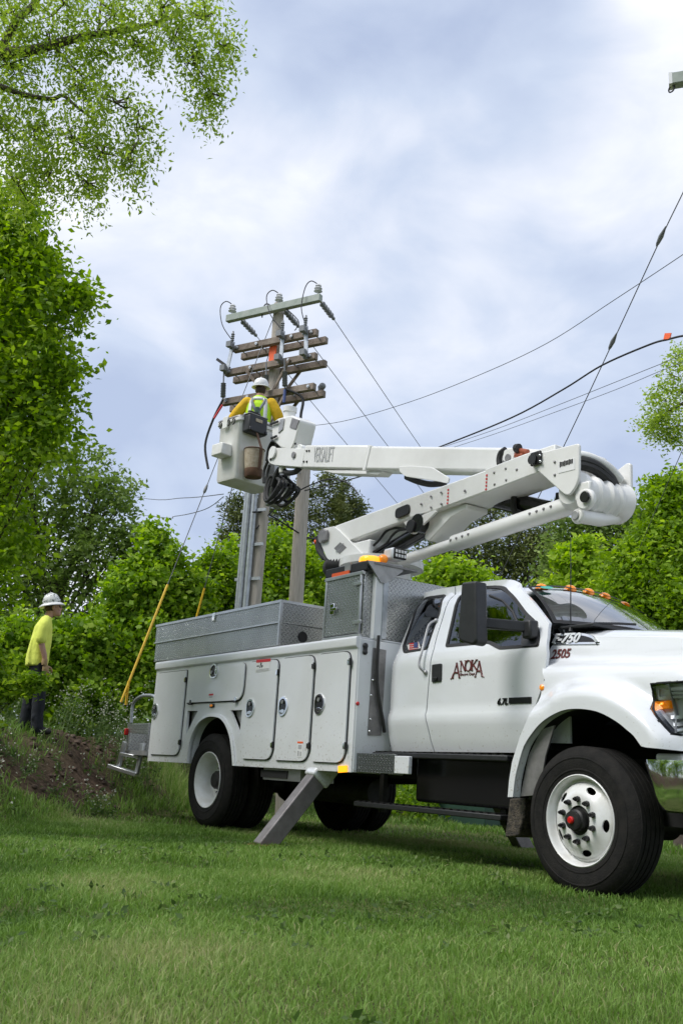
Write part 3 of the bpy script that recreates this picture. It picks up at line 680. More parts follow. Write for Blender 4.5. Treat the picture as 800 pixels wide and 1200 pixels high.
hood_v = [-1, -.97, -.92, -.8, -.6, -.4, -.2, 0, .2, .4, .6, .8, .92, .97, 1]
def hood_fn(x, v):
    s = abs(v); z = zh(x)-.07+.07*(1-s**7)+.045*(1-s**2)
    x2 = x+(-.10*(s**2)+.04 if x < -.2 else 0)*max(0, min(1, (-.2-x)/.25)); return (x2+.02, (.815)*v, z-.004)
m = MB(); m.grid(hood_fn, np.linspace(-.46, .92, 12), hood_v); ho = m.obj('hood', 'white_paint', T, smooth=60); ho.modifiers.new('s', 'SOLIDIFY').thickness = .03
# chrome model badge and fleet number on the fender
bz = rounded(SXL([(643.5, 743.5), (685, 742), (697, 746), (702.5, 755), (643.5, 755.5)], yfen), [.01, .05, .06, .01, .01])
bd = panel('fender_badge', bz, side(yfen, -.010), (0, .02, 0), 'chrome', fen, step=.05)
panel('badge_inset', shrink(bz, .018), side(yfen, -.013), (0, .012, 0), 'black_gloss', fen, step=.05)
b0 = SX(648, 754, yfen)
text_mb('F-750', .105, lambda u, v, w: (b0[0]+u, yfen(b0[0]+u, b0[1]+v)-.017-w, b0[1]+.003+v-.045*u), .010, .22, 1.12, .004).obj('badge_lettering', 'lamp_silver', fen, smooth=None)
b0 = SX(645, 771.8, yfen)
text_mb('2505', .103, lambda u, v, w: (b0[0]+u, yfen(b0[0]+u, b0[1]+v)-.006-w, b0[1]+v-.01*u), .004, .15, .93, .002).obj('fleet_number', 'maroon', fen, smooth=None)
# headlight
hl = panel('headlight', shrink(head, .004), side(yfen, -.004), (0, .008, 0), 'lamp_glass', T, step=.06)
panel('headlight_frame', shrink(head, -.004), side(yfen, .0), (0, .03, 0), 'gasket', hl, holes=[shrink(head, .012)], step=.06)
panel('reflector', shrink(head, .012), side(yfen, .06), (0, .006, 0), 'lamp_silver', hl, step=.06)
hx = SXL([(763, 822), (783, 820.5), (783, 829.5), (763, 831.5)], yfen); panel('indicator', hx, side(yfen, .008), (0, .03, 0), 'orange_lens', hl, step=.05)
i2 = SXL([(767, 823.8), (776, 823), (776, 828), (767, 829)], yfen); panel('indicator_glow', i2, side(yfen, .003), (0, .004, 0), 'amber_lamp', hl, step=.05)
for a, b in ((805, 4), (810.5, 3), (815, 3), (838, 4), (846, 4), (853, 3)):
    pp = SXL([(781, a), (806, a-.5), (806, a-.5+b), (781, a+b)], yfen); panel('lamp_rib', pp, side(yfen, .03), (0, .02, 0), 'lamp_silver', hl, step=0)
pp = SXL([(763, 803), (781, 802), (781, 819), (763, 820)], yfen); panel('lamp_bowl', pp, side(yfen, .045), (0, .012, 0), 'lamp_silver', hl, holes=[shrink(pp, .03)], step=0)
pp = SXL([(779, 800), (780.5, 800), (780.5, 858), (779, 858)], yfen); panel('lamp_divider', pp, side(yfen, .02), (0, .03, 0), 'aluminium_dull', hl, step=0)
for o in (fen, hl): mirror(o)
for o in [o for o in bpy.data.objects if o.name.startswith('fleet_number') and o.parent is not fen]: bpy.data.objects.remove(o)
# grille and front
m = MB(); m.box((.93, 0, 1.36), (.06, 1.72, .82)); gr = m.obj('grille', 'chrome', T, bevel=.03)
for k in range(4): MB().box((.966, 0, 1.12+k*.16), (.012, 1.3, .10)).obj('grille_slot', 'black_plastic', gr)
m = MB(); m.prism([(-.97, .96), (.97, .96), (.97, 1.47), (.82, 1.64), (-.82, 1.64), (-.97, 1.47)], 0, .85, .905); m.obj('front_panel', 'white_paint', T, bevel=.02)
m = MB(); m.box((.72, 0, .905), (.34, 2.1, .07)); m.obj('front_valance', 'white_paint', T, bevel=.02)
def bump_path(t):
    return [(.545, -1.15), (.70, -1.16), (.86, -1.12), (.98, -1.0), (1.04, -.8), (1.08, -.4), (1.09, 0)][t]
bp_ = [Vector((x, y, 0)) for x, y in [bump_path(i) for i in range(7)]]; bp_ = spline(bp_, 4); full = bp_+[Vector((v.x, -v.y, 0)) for v in bp_[-2::-1]]
prof = [(.04, .885), (.0, .893), (-.006, .86), (.0, .75), (.0, .66), (.02, .58), (.05, .565)]
m = MB(); kk = len(full); pv = len(prof); V = []
for i, p in enumerate(full):
    tg = (full[min(i+1, kk-1)]-full[max(i-1, 0)]).normalized(); nrm = Vector((tg.y, -tg.x, 0))
    for d, z in prof:
        e_ = (1 if i < 5 else (-1 if i >= kk-5 else 0)); sl = (.893-z)*.36*max(0, 1-min(i, kk-1-i)/5)
        V.append((p.x-nrm.x*d+sl, p.y-nrm.y*d, z))
m.add(V, [(i*pv+j, (i+1)*pv+j, (i+1)*pv+j+1, i*pv+j+1) for i in range(kk-1) for j in range(pv-1)]); bu = m.obj('front_bumper', 'chrome', T, smooth=60); bu.modifiers.new('s', 'SOLIDIFY').thickness = .012
m = MB(); m.box((.62, 0, .62), (.5, 1.7, .3)); m.obj('bumper_frame', 'dark_cavity', T)
# wheels -----------------------------------------------------------------
def lathe_y(m, prof, x, z, n=40, cap=False):               # prof: (radius, y)
    m.lathe([(r, -y) for r, y in prof], (x, 0, z), (0, -1, 0), n, cap)
def make_tyre(x, z, y0, wd, R=.52):
    w = wd; pr = [(.300, 0.02), (.304, .0), (.33, -.012), (.345, -.0135), (.348, -.019), (.356, -.019), (.359, -.0155), (.40, -.022), (.43, -.0205), (.433, -.0245), (.440, -.024), (.443, -.0185), (.455, -.016), (.487, .002), (.508, .02), (.515, .03)]
    y = .03; gv = 4; rib = (w-.06)/(gv+1)
    for k in range(gv+1):
        pr += [(.52, y+.002), (.52, y+rib-.010)]
        if k < gv: pr += [(.506, y+rib-.008), (.506, y+rib)]
        y += rib
    pr += [(.515, w-.03), (.508, w-.02), (.487, w-.002), (.455, w+.016), (.40, w+.022), (.33, w+.012), (.30, w), (.292, w-.02)]
    m = MB(); lathe_y(m, [(r*R/.52, y0+yy) for r, yy in pr], x, z, 64); return m
def disc(name, R, yf, x, z, mat, parent, holes=(), n=48, rin=0):
    out = [(R*math.cos(a), R*math.sin(a)) for a in np.linspace(0, 2*math.pi, n+1)[:-1]]
    hs = list(holes)
    if rin: hs.append([(rin*math.cos(a), rin*math.sin(a)) for a in np.linspace(0, 2*math.pi, 25)[:-1]])
    return panel(name, out, lambda u, v: (x+u, yf(math.hypot(u, v)), z+v), (0, .012, 0), mat, parent, hs, step=.022, seg=.02, smooth=50)
def front_wheel():
    x, z, y0 = 0, .468, -1.165
    ty = make_tyre(x, z, y0, .29, .507).obj('wheel', 'tyre', T, smooth=30)
    tab = [(.05, y0-.01), (.105, y0-.015), (.17, y0-.018), (.19, y0-.006), (.205, y0+.004), (.25, y0+.03), (.268, y0+.052), (.28, y0+.05), (.292, y0+.01), (.30, y0-.006), (.31, y0-.01)]
    holes = []
    for k in range(5):
        a = rad(66+72*k); c, s = math.cos(a), math.sin(a)
        holes.append([((.218+.022*math.cos(t))*c-.043*math.sin(t)*s, (.218+.022*math.cos(t))*s+.043*math.sin(t)*c) for t in np.linspace(0, 6.283, 17)[:-1]])
    rim = disc('rim', .262, lambda r: ip(r, tab), x, z, 'rim_white', ty, holes, rin=.10)
    m = MB(); lathe_y(m, [(.258, y0+.036), (.264, y0+.05), (.270, y0+.058), (.278, y0+.056), (.284, y0+.04), (.290, y0+.012), (.296, y0-.006), (.304, y0-.012), (.311, y0-.008), (.312, y0+.004), (.30, y0+.02)], x, z, 56); m.obj('rim_lip', 'rim_white', ty, smooth=60)
    m = MB(); lathe_y(m, [(.272, y0+.085), (.268, y0+.10), (.268, y0+.22)], x, z, 32); m.obj('rim_barrel', 'dark_cavity', ty)
    m = MB(); lathe_y(m, [(.272, y0+.12), (.02, y0+.12)], x, z, 32); m.obj('brake_drum', 'dark_cavity', ty)
    m = MB(); lathe_y(m, [(.10, y0+.02), (.10, y0+.0), (.078, y0-.005), (.074, y0-.05), (.062, y0-.06), (.06, y0-.085), (.035, y0-.088), (.0, y0-.088)], x, z, 28); m.obj('hub', 'dark_steel', ty)
    m = MB(); lathe_y(m, [(.025, y0-.085), (.025, y0-.100), (.019, y0-.107), (.0, y0-.109)], x, z, 18); m.obj('hub_cap', 'red_lens', ty)
    first = None
    for k in range(10):
        a = rad(18+36*k); c = (x+.142*math.cos(a), y0-.018, z+.142*math.sin(a))
        if first is None:
            m = MB(); m.lathe([(.021, 0), (.021, .012), (.017, .014), (.016, .034), (.011, .042), (.009, .05)], c, (0, -1, 0), 8, True); first = m.obj('lug_nut', 'black_gloss', ty, smooth=30, origin=c)
        else: copy_tree(first, ty, Vector(c)-WORLD[ty])
    m = MB(); lathe_y(m, [(.12, -.9), (.12, -.2)], x, z, 20, True); m.obj('axle_end', 'dark_steel', ty)
    return ty
fw = front_wheel(); mirror(fw)
def rear_wheel():
    x, z, y0 = -5.55, .535, -1.175
    ty = make_tyre(x, z, y0, .27).obj('wheel', 'tyre', T, smooth=30)
    m = MB(); lathe_y(m, [(.312, y0+.0), (.31, y0-.012), (.303, y0-.012), (.292, y0+.012), (.278, y0+.03), (.268, y0+.16), (.262, y0+.20), (.20, y0+.215), (.11, y0+.218)], x, z, 48); m.obj('rim', 'rim_white', ty, smooth=50)
    m = MB(); lathe_y(m, [(.11, y0+.22), (.108, y0+.17), (.098, y0+.155), (.095, y0+.10), (.08, y0+.08), (.0, y0+.08)], x, z, 28); m.obj('hub', 'dark_steel', ty)
    first = None
    for k in range(10):
        a = rad(36*k); c = (x+.142*math.cos(a), y0+.215, z+.142*math.sin(a))
        if first is None:
            m = MB(); m.lathe([(.024, 0), (.024, .02), (.018, .022), (.017, .06), (.01, .07)], c, (0, -1, 0), 8); first = m.obj('lug_nut', 'black_gloss', ty, smooth=30, origin=c)
        else: copy_tree(first, ty, Vector(c)-WORLD[ty])
    make_tyre(x, z, y0+.33, .27).obj('inner_tyre', 'tyre', ty, smooth=30)
    return ty
rw = rear_wheel(); mirror(rw)
m = MB(); m.tube([(-5.55, -.6, .535), (-5.55, .6, .535)], .11, 16); m.ball((-5.55, 0, .55), (.26, .24, .24)); m.obj('rear_axle', 'dark_steel', T)
m = MB(); m.tube([(0, -.85, .46), (0, .85, .46)], .07, 12); m.obj('front_axle', 'dark_steel', T)
for y in (-.45, .45): MB().box((-3.1, y, .80), (7.9, .08, .24)).obj('frame_rail', 'dark_steel', T)
m = MB(); m.box((-.2, 0, .95), (1.5, .9, .45)); m.obj('engine', 'dark_cavity', T)
m = MB(); m.tube([(-5.3, 0, .6), (-1.2, 0, .75)], .05, 10); m.obj('drive_shaft', 'dark_steel', T)
m = MB(); m.tube([(-4.6, -.28, .52), (-3.5, -.28, .52)], .14, 14); m.obj('air_tank', 'dark_steel', T)
# under the cab
a = U(486, 895, 1, -.98); b = U(601, 951, 1, -.98)
m = MB(); m.box(((a[0]+b[0])/2, -.70, .69), (b[0]-a[0], .54, .40)); m.obj('fuel_tank', 'black_gloss', T, bevel=.03)
a = U(440, 888, 1, -1.06); b = U(598, 889, 1, -1.06)
def run_board(name, x0, x1, y, z, w=.13, h=.045):
    m = MB(); m.box(((x0+x1)/2, y+w/2, z), (x1-x0, w, h)); o = m.obj(name, 'black_plastic', T, bevel=.008)
    n_ = int((x1-x0)/.09); mm = MB()
    for k in range(n_): mm.box((x0+.05+k*.09, y+w/2, z+h/2+.004), (.05, w*.8, .012))
    mm.obj('tread_strip', 'dark_steel', o); return o
run_board('running_board', a[0], b[0], -1.10, .875)
a = U(417, 943, 1, -1.02); b = U(589, 957, 1, -1.02)
run_board('lower_step', a[0], b[0], -1.05, (a[2]+b[2])/2)
for x in (a[0]+.25, b[0]-.1): MB().box((x, -.9, .62), (.06, .05, .5)).obj('step_bracket', 'dark_steel', T)
q = [U(x, y, 1, -1.08) for x, y in ((599, 936), (617, 935), (615, 958), (609, 980), (593, 981), (596, 960))]
m = MB(); m.prism([(p[0], p[2]) for p in q], 1, -1.10, -.80); m.obj('mud_flap', 'mud_flap', T, bevel=.01)
m = MB(); m.box((-.50, -.98, .60), (.14, .22, .04)); m.obj('flap_bracket', 'dark_steel', T)
# ------------------------------------------------------------------ service body
YB = -1.22; XB0, XB1 = -7.15, -2.682; ZB0, ZB1 = .705, 1.945
def BX(px, py): p = U(px, py, 1, YB); return (p[0], p[2])
def BXL(l): return [BX(*p) for p in l]
yb_ = lambda x, z: (x, YB, z)
warch = [(221.6, 894.2), (224, 873.5), (228, 859.5), (235, 847.5), (244, 841), (252, 840), (259.8, 842), (266, 849), (271, 862), (273.5, 878), (275, 898)]
WA = BXL(warch); WA[0] = (WA[0][0], ZB0-.0); WA[-1] = (WA[-1][0], ZB0)
WAs = [tuple(p) for p in spline(WA, 4)]
v1 = BXL([(219.8, 833), (232, 833), (217.8, 861)]); v2 = BXL([(269.8, 832.4), (283.6, 832), (280.8, 861)])
poly = [(XB0, ZB0)]+WAs+[(XB1, ZB0), (XB1, ZB1), (XB0, ZB1)]
sb = panel('service_body', poly, yb_, (0, .03, 0), 'body_white', T, holes=[v1, v2], step=0, seg=.2)
for v in (v1, v2):
    m = MB(); m.prism(v, 1, YB+.06, YB+.07); m.obj('vent_panel', 'aluminium_dull', sb)
m = MB(); k = len(WAs); cxa = np.mean([p[0] for p in WAs]); out = []
for x, z in WAs:
    d = Vector((x-cxa, z-.72)); d = d.normalized() if d.length > 1e-6 else Vector((0, 1)); out.append((x+d.x*.035, max(z+d.y*.035, ZB0)))
m.add([(x, YB-.03, z) for x, z in WAs]+[(x, YB-.022, z) for x, z in out]+[(x, YB+.002, z) for x, z in out]+[(x, YB+.10, z) for x, z in WAs],
      [(i+a*k, i+1+a*k, i+1+b*k, i+b*k) for i in range(k-1) for a, b in ((0, 1), (1, 2), (0, 3))])
m.obj('wheel_arch_trim', 'body_white', sb, smooth=40)
m = MB(); m.add([(x, YB+.03, z+.03) for x, z in WAs]+[(x, YB+.75, z+.03) for x, z in WAs], [(i, i+1, i+1+k, i+k) for i in range(k-1)]); m.obj('wheel_housing', 'dark_cavity', sb)
# top rail, top, inner wall, underside, ends
m = MB(); m.prism(rounded([(YB-.028, ZB1-.005), (YB-.028, ZB1-.085), (YB-.004, ZB1-.10), (YB+.03, ZB1-.10), (YB+.03, ZB1+.012), (YB-.006, ZB1+.014)], [.03, .02, .005, 0, 0, .02]), 0, XB0-.004, XB1+.004); m.obj('top_rail', 'body_white', sb, smooth=40)
m = MB(); m.box(((XB0+XB1)/2, YB+.28, ZB1+.003), (XB1-XB0-.01, .5, .014)); m.box(((XB0+XB1)/2, YB+.53, 1.45), (XB1-XB0-.01, .02, .98)); m.obj('body_top', 'body_white', sb)
m = MB(); m.box(((XB0+WA[0][0])/2, YB+.28, ZB0+.012), (WA[0][0]-XB0-.06, .5, .02)); m.box(((XB1+WA[-1][0])/2, YB+.28, ZB0+.012), (XB1-WA[-1][0]-.06, .5, .02)); m.obj('body_floor', 'dark_steel', sb)
m = MB(); m.prism(rounded([(YB+.012, ZB0), (-.62, ZB0), (-.62, ZB1-.01), (YB+.012, ZB1-.01)], .008), 0, XB1-.02, XB1+.012); m.obj('front_wall', 'white_paint', sb, bevel=.006)
m = MB(); m.box((XB0+.012, YB+.28, 1.32), (.02, .5, 1.22)); m.obj('rear_wall', 'body_white', sb)
m = MB(); m.box((XB1-.03, 0, 1.40), (.03, 1.24, 1.05)); m.obj('bulkhead', 'body_white', T)
m = MB(); m.box(((XB0+XB1)/2, 0, .96), (XB1-XB0, 1.40, .05)); m.obj('bed_floor', 'tread_dark', T)
# compartment doors: raised leaf on a dark gasket, paddle handle, hinges
def hinge(parent, x, z, vert=True):
    m = MB()
    m.box((x-.012, YB-.022, z) if vert else (x, YB-.022, z+.012), (.045, .012, .05) if vert else (.05, .012, .045))
    h = m.obj('hinge', 'chrome', parent, bevel=.003)
    m = MB(); d = Vector((0, 0, .032)) if vert else Vector((.032, 0, 0)); c = Vector((x+.014, YB-.026, z) if vert else (x, YB-.026, z-.014)); m.tube([c-d, c+d], .013, 8); m.obj('hinge_pin', 'dark_steel', parent)
def latch(parent, x, z, rot=0):
    c, s = math.cos(rot), math.sin(rot)
    def tf(u, v): return (x+u*c-v*s, z+u*s+v*c)
    shp = [(-.075, -.07), (-.085, 0), (-.07, .075), (0, .105), (.06, .095), (.105, .055), (.125, 0), (.095, -.06), (.04, -.10), (-.03, -.105)]
    o = [tuple(p) for p in spline([Vector(tf(.82*u, .92*v)) for u, v in shp+shp[:1]], 3)][:-1]; i_ = [(x+(a-x)*.80, z+(b-z)*.80) for a, b in o]
    h = panel('door_handle', o, lambda a, b: (a, YB-.034, b), (0, .016, 0), 'chrome', parent, holes=[i_], step=0, seg=.03)
    panel('handle_bowl', i_, lambda a, b: (a, YB-.0235, b), (0, .003, 0), 'black_gloss', parent, step=0, seg=.03)
    m = MB(); m.prism([tf(*p) for p in ((-.045, -.062), (.03, -.075), (.065, -.045), (.02, -.03), (-.04, -.035))], 1, YB-.036, YB-.026); m.obj('handle_paddle', 'chrome', parent, bevel=.006)
    m = MB(); q = tf(0, .045); m.lathe([(.02, 0), (.02, .012)], (q[0], YB-.026, q[1]), (0, -1, 0), 12, True); m.obj('lock', 'aluminium_dull', parent)
def cdoor(corners, r, handle, hinges, vert=True, rot=0):
    pl = rounded(corners, r, 5)
    d = panel('compartment_door', pl, lambda x, z: (x, YB-.022, z), (0, .018, 0), 'body_white', sb, step=0, seg=.06)
    sh = (.012, 0) if vert else (.004, -.012)
    gk = [(x+sh[0]*.5, z+sh[1]*.5) for x, z in shrink(pl, -.009)]
    panel('door_gasket', gk, lambda x, z: (x, YB-.006, z), (0, .004, 0), 'gasket', d, step=0, seg=.06)
    latch(d, *handle, rot)
    for h in hinges: hinge(d, h[0], h[1], vert)
    return d
def X_(px, py): return BX(px, py)[0]
def Z_(px, py): return BX(px, py)[1]
zt, zl = 1.80, .79
x0 = X_(182, 840); x1 = X_(216, 830)
cdoor([(x0, zl), (x1, zl), (x1, zt+.005), (x0, zt+.005)], [.015, .13, .015, .015], BX(183.5, 833.5), [(x1+.005, Z_(219, 797)), (x1+.005, Z_(211.5, 870))])
xh0, xh1 = X_(221.5, 805), X_(287.2, 800); zhb = Z_(253, 822)
dh = cdoor([(xh0, zhb), (xh1, zhb), (xh1, zt+.02), (xh0, zt+.02)], [.015, .15, .07, .015], BX(253, 788), [(X_(225.5, 823), zhb-.002), (X_(278, 821), zhb-.002)], False, math.pi/2)
xs = [(X_(288.5, 830), X_(324, 830)), (X_(326.5, 830), X_(366, 830)), (X_(369, 830), X_(408.3, 830))]
zA = zt+.015
dA, dB, dC = [cdoor([(a+.012, zl-.005), (b, zl-.005), (b, zA), (a+.012, zA)], [.06, .14, .10, .06], h, [(b+.006, Z_(hx, hz)), (b+.006, Z_(gx_, gz))]) for (a, b), h, hx, hz, gx_, gz in
              ((xs[0], BX(295, 830), 326, 788.5, 318.5, 873), (xs[1], BX(333.5, 828), 367, 781, 361, 874), (xs[2], BX(376, 825.5), 410, 776, 404, 874))]
# stickers
def plate(name, px, mat, parent, dy=-.0245, t=.003):
    pl = BXL(px); return panel(name, pl, lambda x, z: (x, YB+dy, z), (0, t, 0), mat, parent, step=0, seg=9)
plate('warning_sticker', [(303, 773.5), (319.5, 772), (318, 786), (301.5, 788.5)], 'white_print', dA)
plate('warning_header', [(303, 773.5), (319.5, 772), (319.2, 775.4), (302.6, 777)], 'red_print', dA, -.0265)
b0 = BX(303.3, 783.2); text_mb('~ /\\-', .075, lambda u, v, w: (b0[0]+u, YB-.0265-w, b0[1]+v), .002, 0, 1.0, .002).obj('sticker_print', 'gasket', dA, smooth=None)
for k in range(2): plate('sticker_line', [(302.5, 785.2+k*1.4), (317.5, 783.2+k*1.4), (317.4, 783.8+k*1.4), (302.5, 785.8+k*1.4)], 'grey_print', dA, -.0265)
plate('caution_sticker', [(351, 869), (357.6, 869.2), (356.3, 887.5), (349.8, 887.2)], 'white_print', dB)
plate('caution_header', [(351, 869), (357.6, 869.2), (357.4, 871.4), (350.9, 871.2)], 'orange_tag', dB, -.0265)
for a in ((352, 873, 4, 5), (351.2, 880, 1.6, 6), (354, 881, 1.5, 5)): plate('sticker_figure', [(a[0], a[1]), (a[0]+a[2], a[1]), (a[0]+a[2]-.3, a[1]+a[3]), (a[0]-.3, a[1]+a[3])], 'grey_print', dB, -.0265)
plate('warning_label', [(247, 813.5), (252, 813), (252, 815), (247, 815.5)], 'red_print', dh); plate('label_text', [(247.3, 816.5), (251.3, 816.2), (251.2, 817.4), (247.2, 817.8)], 'grey_print', dh)
plate('marker_reflector', [(397.3, 897.6), (407.2, 897.2), (407.2, 904.9), (397.3, 905.5)], 'amber_lamp', sb, -.014, .012)
m = MB(); p = BX(249.3, 827); m.box((p[0], YB-.008, p[1]), (.10, .02, .045)); mk = m.obj('clearance_light', 'black_plastic', sb, bevel=.008); m = MB(); m.ball((p[0]-.005, YB-.018, p[1]), (.035, .012, .015)); m.obj('lens', 'orange_lens', mk)
# front wall fittings
def FW(px, py): p = U(px, py, 0, XB1+.016); return p
p = FW(427.5, 760); m = MB(); m.ball((XB1+.02, p[1], p[2]+.025), (.02, .03, .03)); m.box((XB1+.02, p[1], p[2]-.01), (.02, .04, .06)); m.ball((XB1+.02, p[1], p[2]-.035), (.02, .028, .025)); m.obj('gladhand', 'black_plastic', T)
p = FW(419, 824.5); m = MB(); m.ball((XB1+.016, p[1], p[2]), (.012, .02, .02)); m.obj('side_marker', 'red_lens', T)
fp = [FW(*q) for q in ((437, 759), (452, 762), (446, 862), (430.5, 862))]
m = MB(); m.prism([(p[1], p[2]) for p in fp], 0, XB1+.012, XB1+.022); pl_ = m.obj('gravel_guard', 'steel_grey', T)
m = MB(); a = FW(441, 745); b = FW(439, 800); c = FW(444, 845); m.tube(spline([(XB1+.05, a[1], a[2]), (XB1+.05, b[1], b[2]), (XB1+.05, c[1]+.02, c[2]), (XB1+.04, c[1]+.05, c[2]-.1)], 4), .016, 8); m.obj('air_hose', 'black_rubber', T)
for q in ((434, 815), (433, 843), (432, 857), (436, 797)): p = FW(*q); MB().ball((XB1+.026, p[1], p[2]), .012).obj('bolt', 'chrome', pl_)
# tread plate corner guard
cg = BXL([(412.3, 887), (451, 889.5), (451, 909), (411.4, 905.5)])
m = MB(); m.box((XB1+.29, YB+.06, .795), (.58, .03, .17)); m.obj('corner_guard', 'tread_dark', T, bevel=.004)
m = MB(); m.box((XB1+.68, YB+.06, .79), (.20, .04, .15)); m.obj('guard_end', 'white_paint', T, bevel=.006)
# underbody drawer
m = MB(); m.box((X_(325, 905), YB+.25, ZB0-.06), (.72, .4, .12)); dw = m.obj('underbody_tray', 'aluminium', T); m = MB(); m.box((X_(318, 905)-.02, YB+.045, ZB0-.06), (.52, .01, .075)); m.obj('tray_slot', 'dark_cavity', dw)
# outriggers
def outrigger(sg, feet):
    top = Vector((-3.32, sg*1.02, .80)); foot = Vector((-3.36, sg*1.70, -.03))
    d = (foot-top).normalized(); m = MB(); m.bar(top, foot, .175, .135, (1, 0, 0)); o = m.obj('outrigger', 'leg_steel', T, bevel=.012)
    m = MB(); m.bar(top-d*.15, top+d*.25, .22, .18, (1, 0, 0)); m.obj('leg_sleeve', 'white_paint', o, bevel=.02)
    m = MB(); m.box((foot.x, foot.y, .0), (.26, .30, .03)); m.obj('foot_pad', 'rust', o, bevel=.006)
    return o
outrigger(-1, None); outrigger(1, None)
# tailshelf, steps and hand rail at the rear
ys = -1.05
def RP(px, py, x): return U(px, py, 0, x)
m = MB(); m.box((-7.45, -.15, .80), (.58, 2.2, .06)); ts = m.obj('tail_shelf', 'aluminium_dull', T)
m = MB(); m.box((-7.74, -.15, .90), (.03, 2.2, .30)); m.obj('tail_board', 'tread_plate', ts)
sp = [U(x, y, 1, -1.05) for x, y in ((151, 847), (167, 850), (178, 852), (174, 885), (150, 880))]
m = MB(); a = U(151.5, 848, 1, -.98); b = U(176, 851, 1, -.98); c = U(153, 884, 1, -.98)
m.box(((a[0]+b[0])/2, -.98, (a[2]+c[2])/2), (b[0]-a[0], .04, a[2]-c[2])); sd = m.obj('step_side', 'tread_plate', T, bevel=.004)
hr = [U(x, y, 1, -1.0) for x, y in ((154, 847), (154.5, 838), (156, 826), (160, 819.5), (167, 815.5), (174, 814.8), (181, 816), (184, 822))]
m = MB(); m.tube(spline(hr, 4), .022, 10); m.obj('hand_rail', 'galvanised', T)
lp = [[U(x, y, 1, -1.10) for x, y in q] for q in (((147.5, 869), (139.5, 898)), ((167.5, 871), (159.5, 908)))]
rl_ = [U(147, 869, 1, -1.0), U(139, 897, 1, -1.06)], [U(168, 871, 1, -1.30), U(160, 907, 1, -1.36)]
stp = []
A = U(146.5, 869, 0, -7.72); B_ = U(139, 899, 0, -7.80); C_ = U(168, 871, 0, -7.50); E_ = U(160, 908, 0, -7.50)
for p, q in ((A, B_), (C_, E_)):
    m = MB(); m.bar(p, q, .09, .035, (0, 1, 0)); m.obj('step_rail', 'aluminium', T, bevel=.005)
m = MB(); m.bar(U(129, 897.5, 0, -7.84), Vector(E_)+Vector((.0, .02, .0)), .14, .05); m.obj('step_tread', 'aluminium', T, bevel=.006)
m = MB(); m.bar(Vector(A).lerp(Vector(B_), .48), Vector(C_).lerp(Vector(E_), .45), .10, .04); m.obj('upper_step_tread', 'aluminium', T, bevel=.006)
p = U(148.3, 857.5, 1, -1.02); m = MB(); m.box((p[0], -1.02, p[2]), (.05, .05, .09)); m.obj('tail_light', 'red_lens', T, bevel=.01)
# tread plate tool box
bx0, bx1, by0, by1, bz0, bz1 = -7.50, -4.30, -1.12, -.36, 1.99, 2.485
m = MB(); m.box(((bx0+bx1)/2, (by0+by1)/2, (bz0+2.24)/2), (bx1-bx0, by1-by0, 2.24-bz0)); tb = m.obj('tool_box', 'tread_plate', T, bevel=.006)
m = MB(); m.box(((bx0+bx1)/2, (by0+by1)/2, 2.36), (bx1-bx0+.02, by1-by0+.02, .236)); ld = m.obj('box_lid', 'tread_plate', tb, bevel=.008)
m = MB(); m.box(((bx0+bx1)/2, by0-.012, 2.243), (bx1-bx0+.03, .02, .016)); m.box(((bx0+bx1)/2, by0-.006, 2.475), (bx1-bx0+.03, .03, .03)); m.box((bx1+.006, (by0+by1)/2, 2.475), (.03, by1-by0+.03, .03)); m.box((bx1+.004, by0-.004, 2.24), (.03, .03, .48)); m.obj('lid_edge', 'aluminium', tb)
for x in (-6.35, -5.2, -7.3): MB().box((x, by0+.04, 1.97), (.07, .05, .05)).obj('box_foot', 'aluminium_dull', tb)
p = U(250.5, 725, 1, by0-.02); m = MB(); m.box((p[0], by0-.02, p[2]+.02), (.06, .02, .10)); m.obj('box_latch', 'chrome', tb, bevel=.004)
p = U(355, 746.5, 0, bx1+.01); m = MB(); m.lathe([(.06, 0), (.06, .008)], (bx1+.0, p[1], p[2]), (1, 0, 0), 24, True); m.obj('box_port', 'dark_cavity', tb)
# tread plate cabinet behind the cab
kx0, kx1, ky0, ky1, kz0, kz1 = -3.37, -2.73, -1.15, 1.1, 1.965, 2.60
m = MB(); m.box(((kx0+kx1)/2, (ky0+ky1)/2, (kz0+kz1)/2), (kx1-kx0, ky1-ky0, kz1-kz0)); kb = m.obj('cabinet', 'tread_plate', T, bevel=.006)
m = MB(); m.box(((kx0+kx1)/2-.01, ky0-.012, (kz0+kz1)/2), (kx1-kx0-.07, .02, kz1-kz0-.07)); m.obj('cabinet_door', 'tread_plate', kb, bevel=.004, label='tread plate door with dark green reflections')
m = MB(); fx0, fx1 = kx0+.0, kx1-.02
for c, d in ((((kx0+kx1)/2, ky0-.016, kz1-.018), (kx1-kx0+.02, .035, .036)), (((kx0+kx1)/2, ky0-.014, kz0+.012), (kx1-kx0, .03, .024)), ((kx0+.012, ky0-.014, (kz0+kz1)/2), (.024, .03, kz1-kz0-.06)), ((kx1-.03, ky0-.018, (kz0+kz1)/2), (.02, .03, kz1-kz0-.06))): m.box(c, d)
m.obj('cabinet_frame', 'aluminium', kb, bevel=.004)
for px, py in ((420, 684), (419, 729)):
    p = U(px, py, 1, ky0-.03); m = MB(); m.box((p[0], ky0-.04, p[2]), (.13, .02, .035)); m.obj('cabinet_hinge', 'aluminium', kb, bevel=.004)
p = U(390, 714, 1, ky0-.03); m = MB(); m.box((p[0], ky0-.035, p[2]), (.07, .02, .11)); cl = m.obj('cabinet_latch', 'chrome', kb, bevel=.006); m = MB(); m.box((p[0]+.04, ky0-.05, p[2]-.005), (.10, .015, .03)); m.obj('latch_lever', 'chrome', kb, bevel=.004)
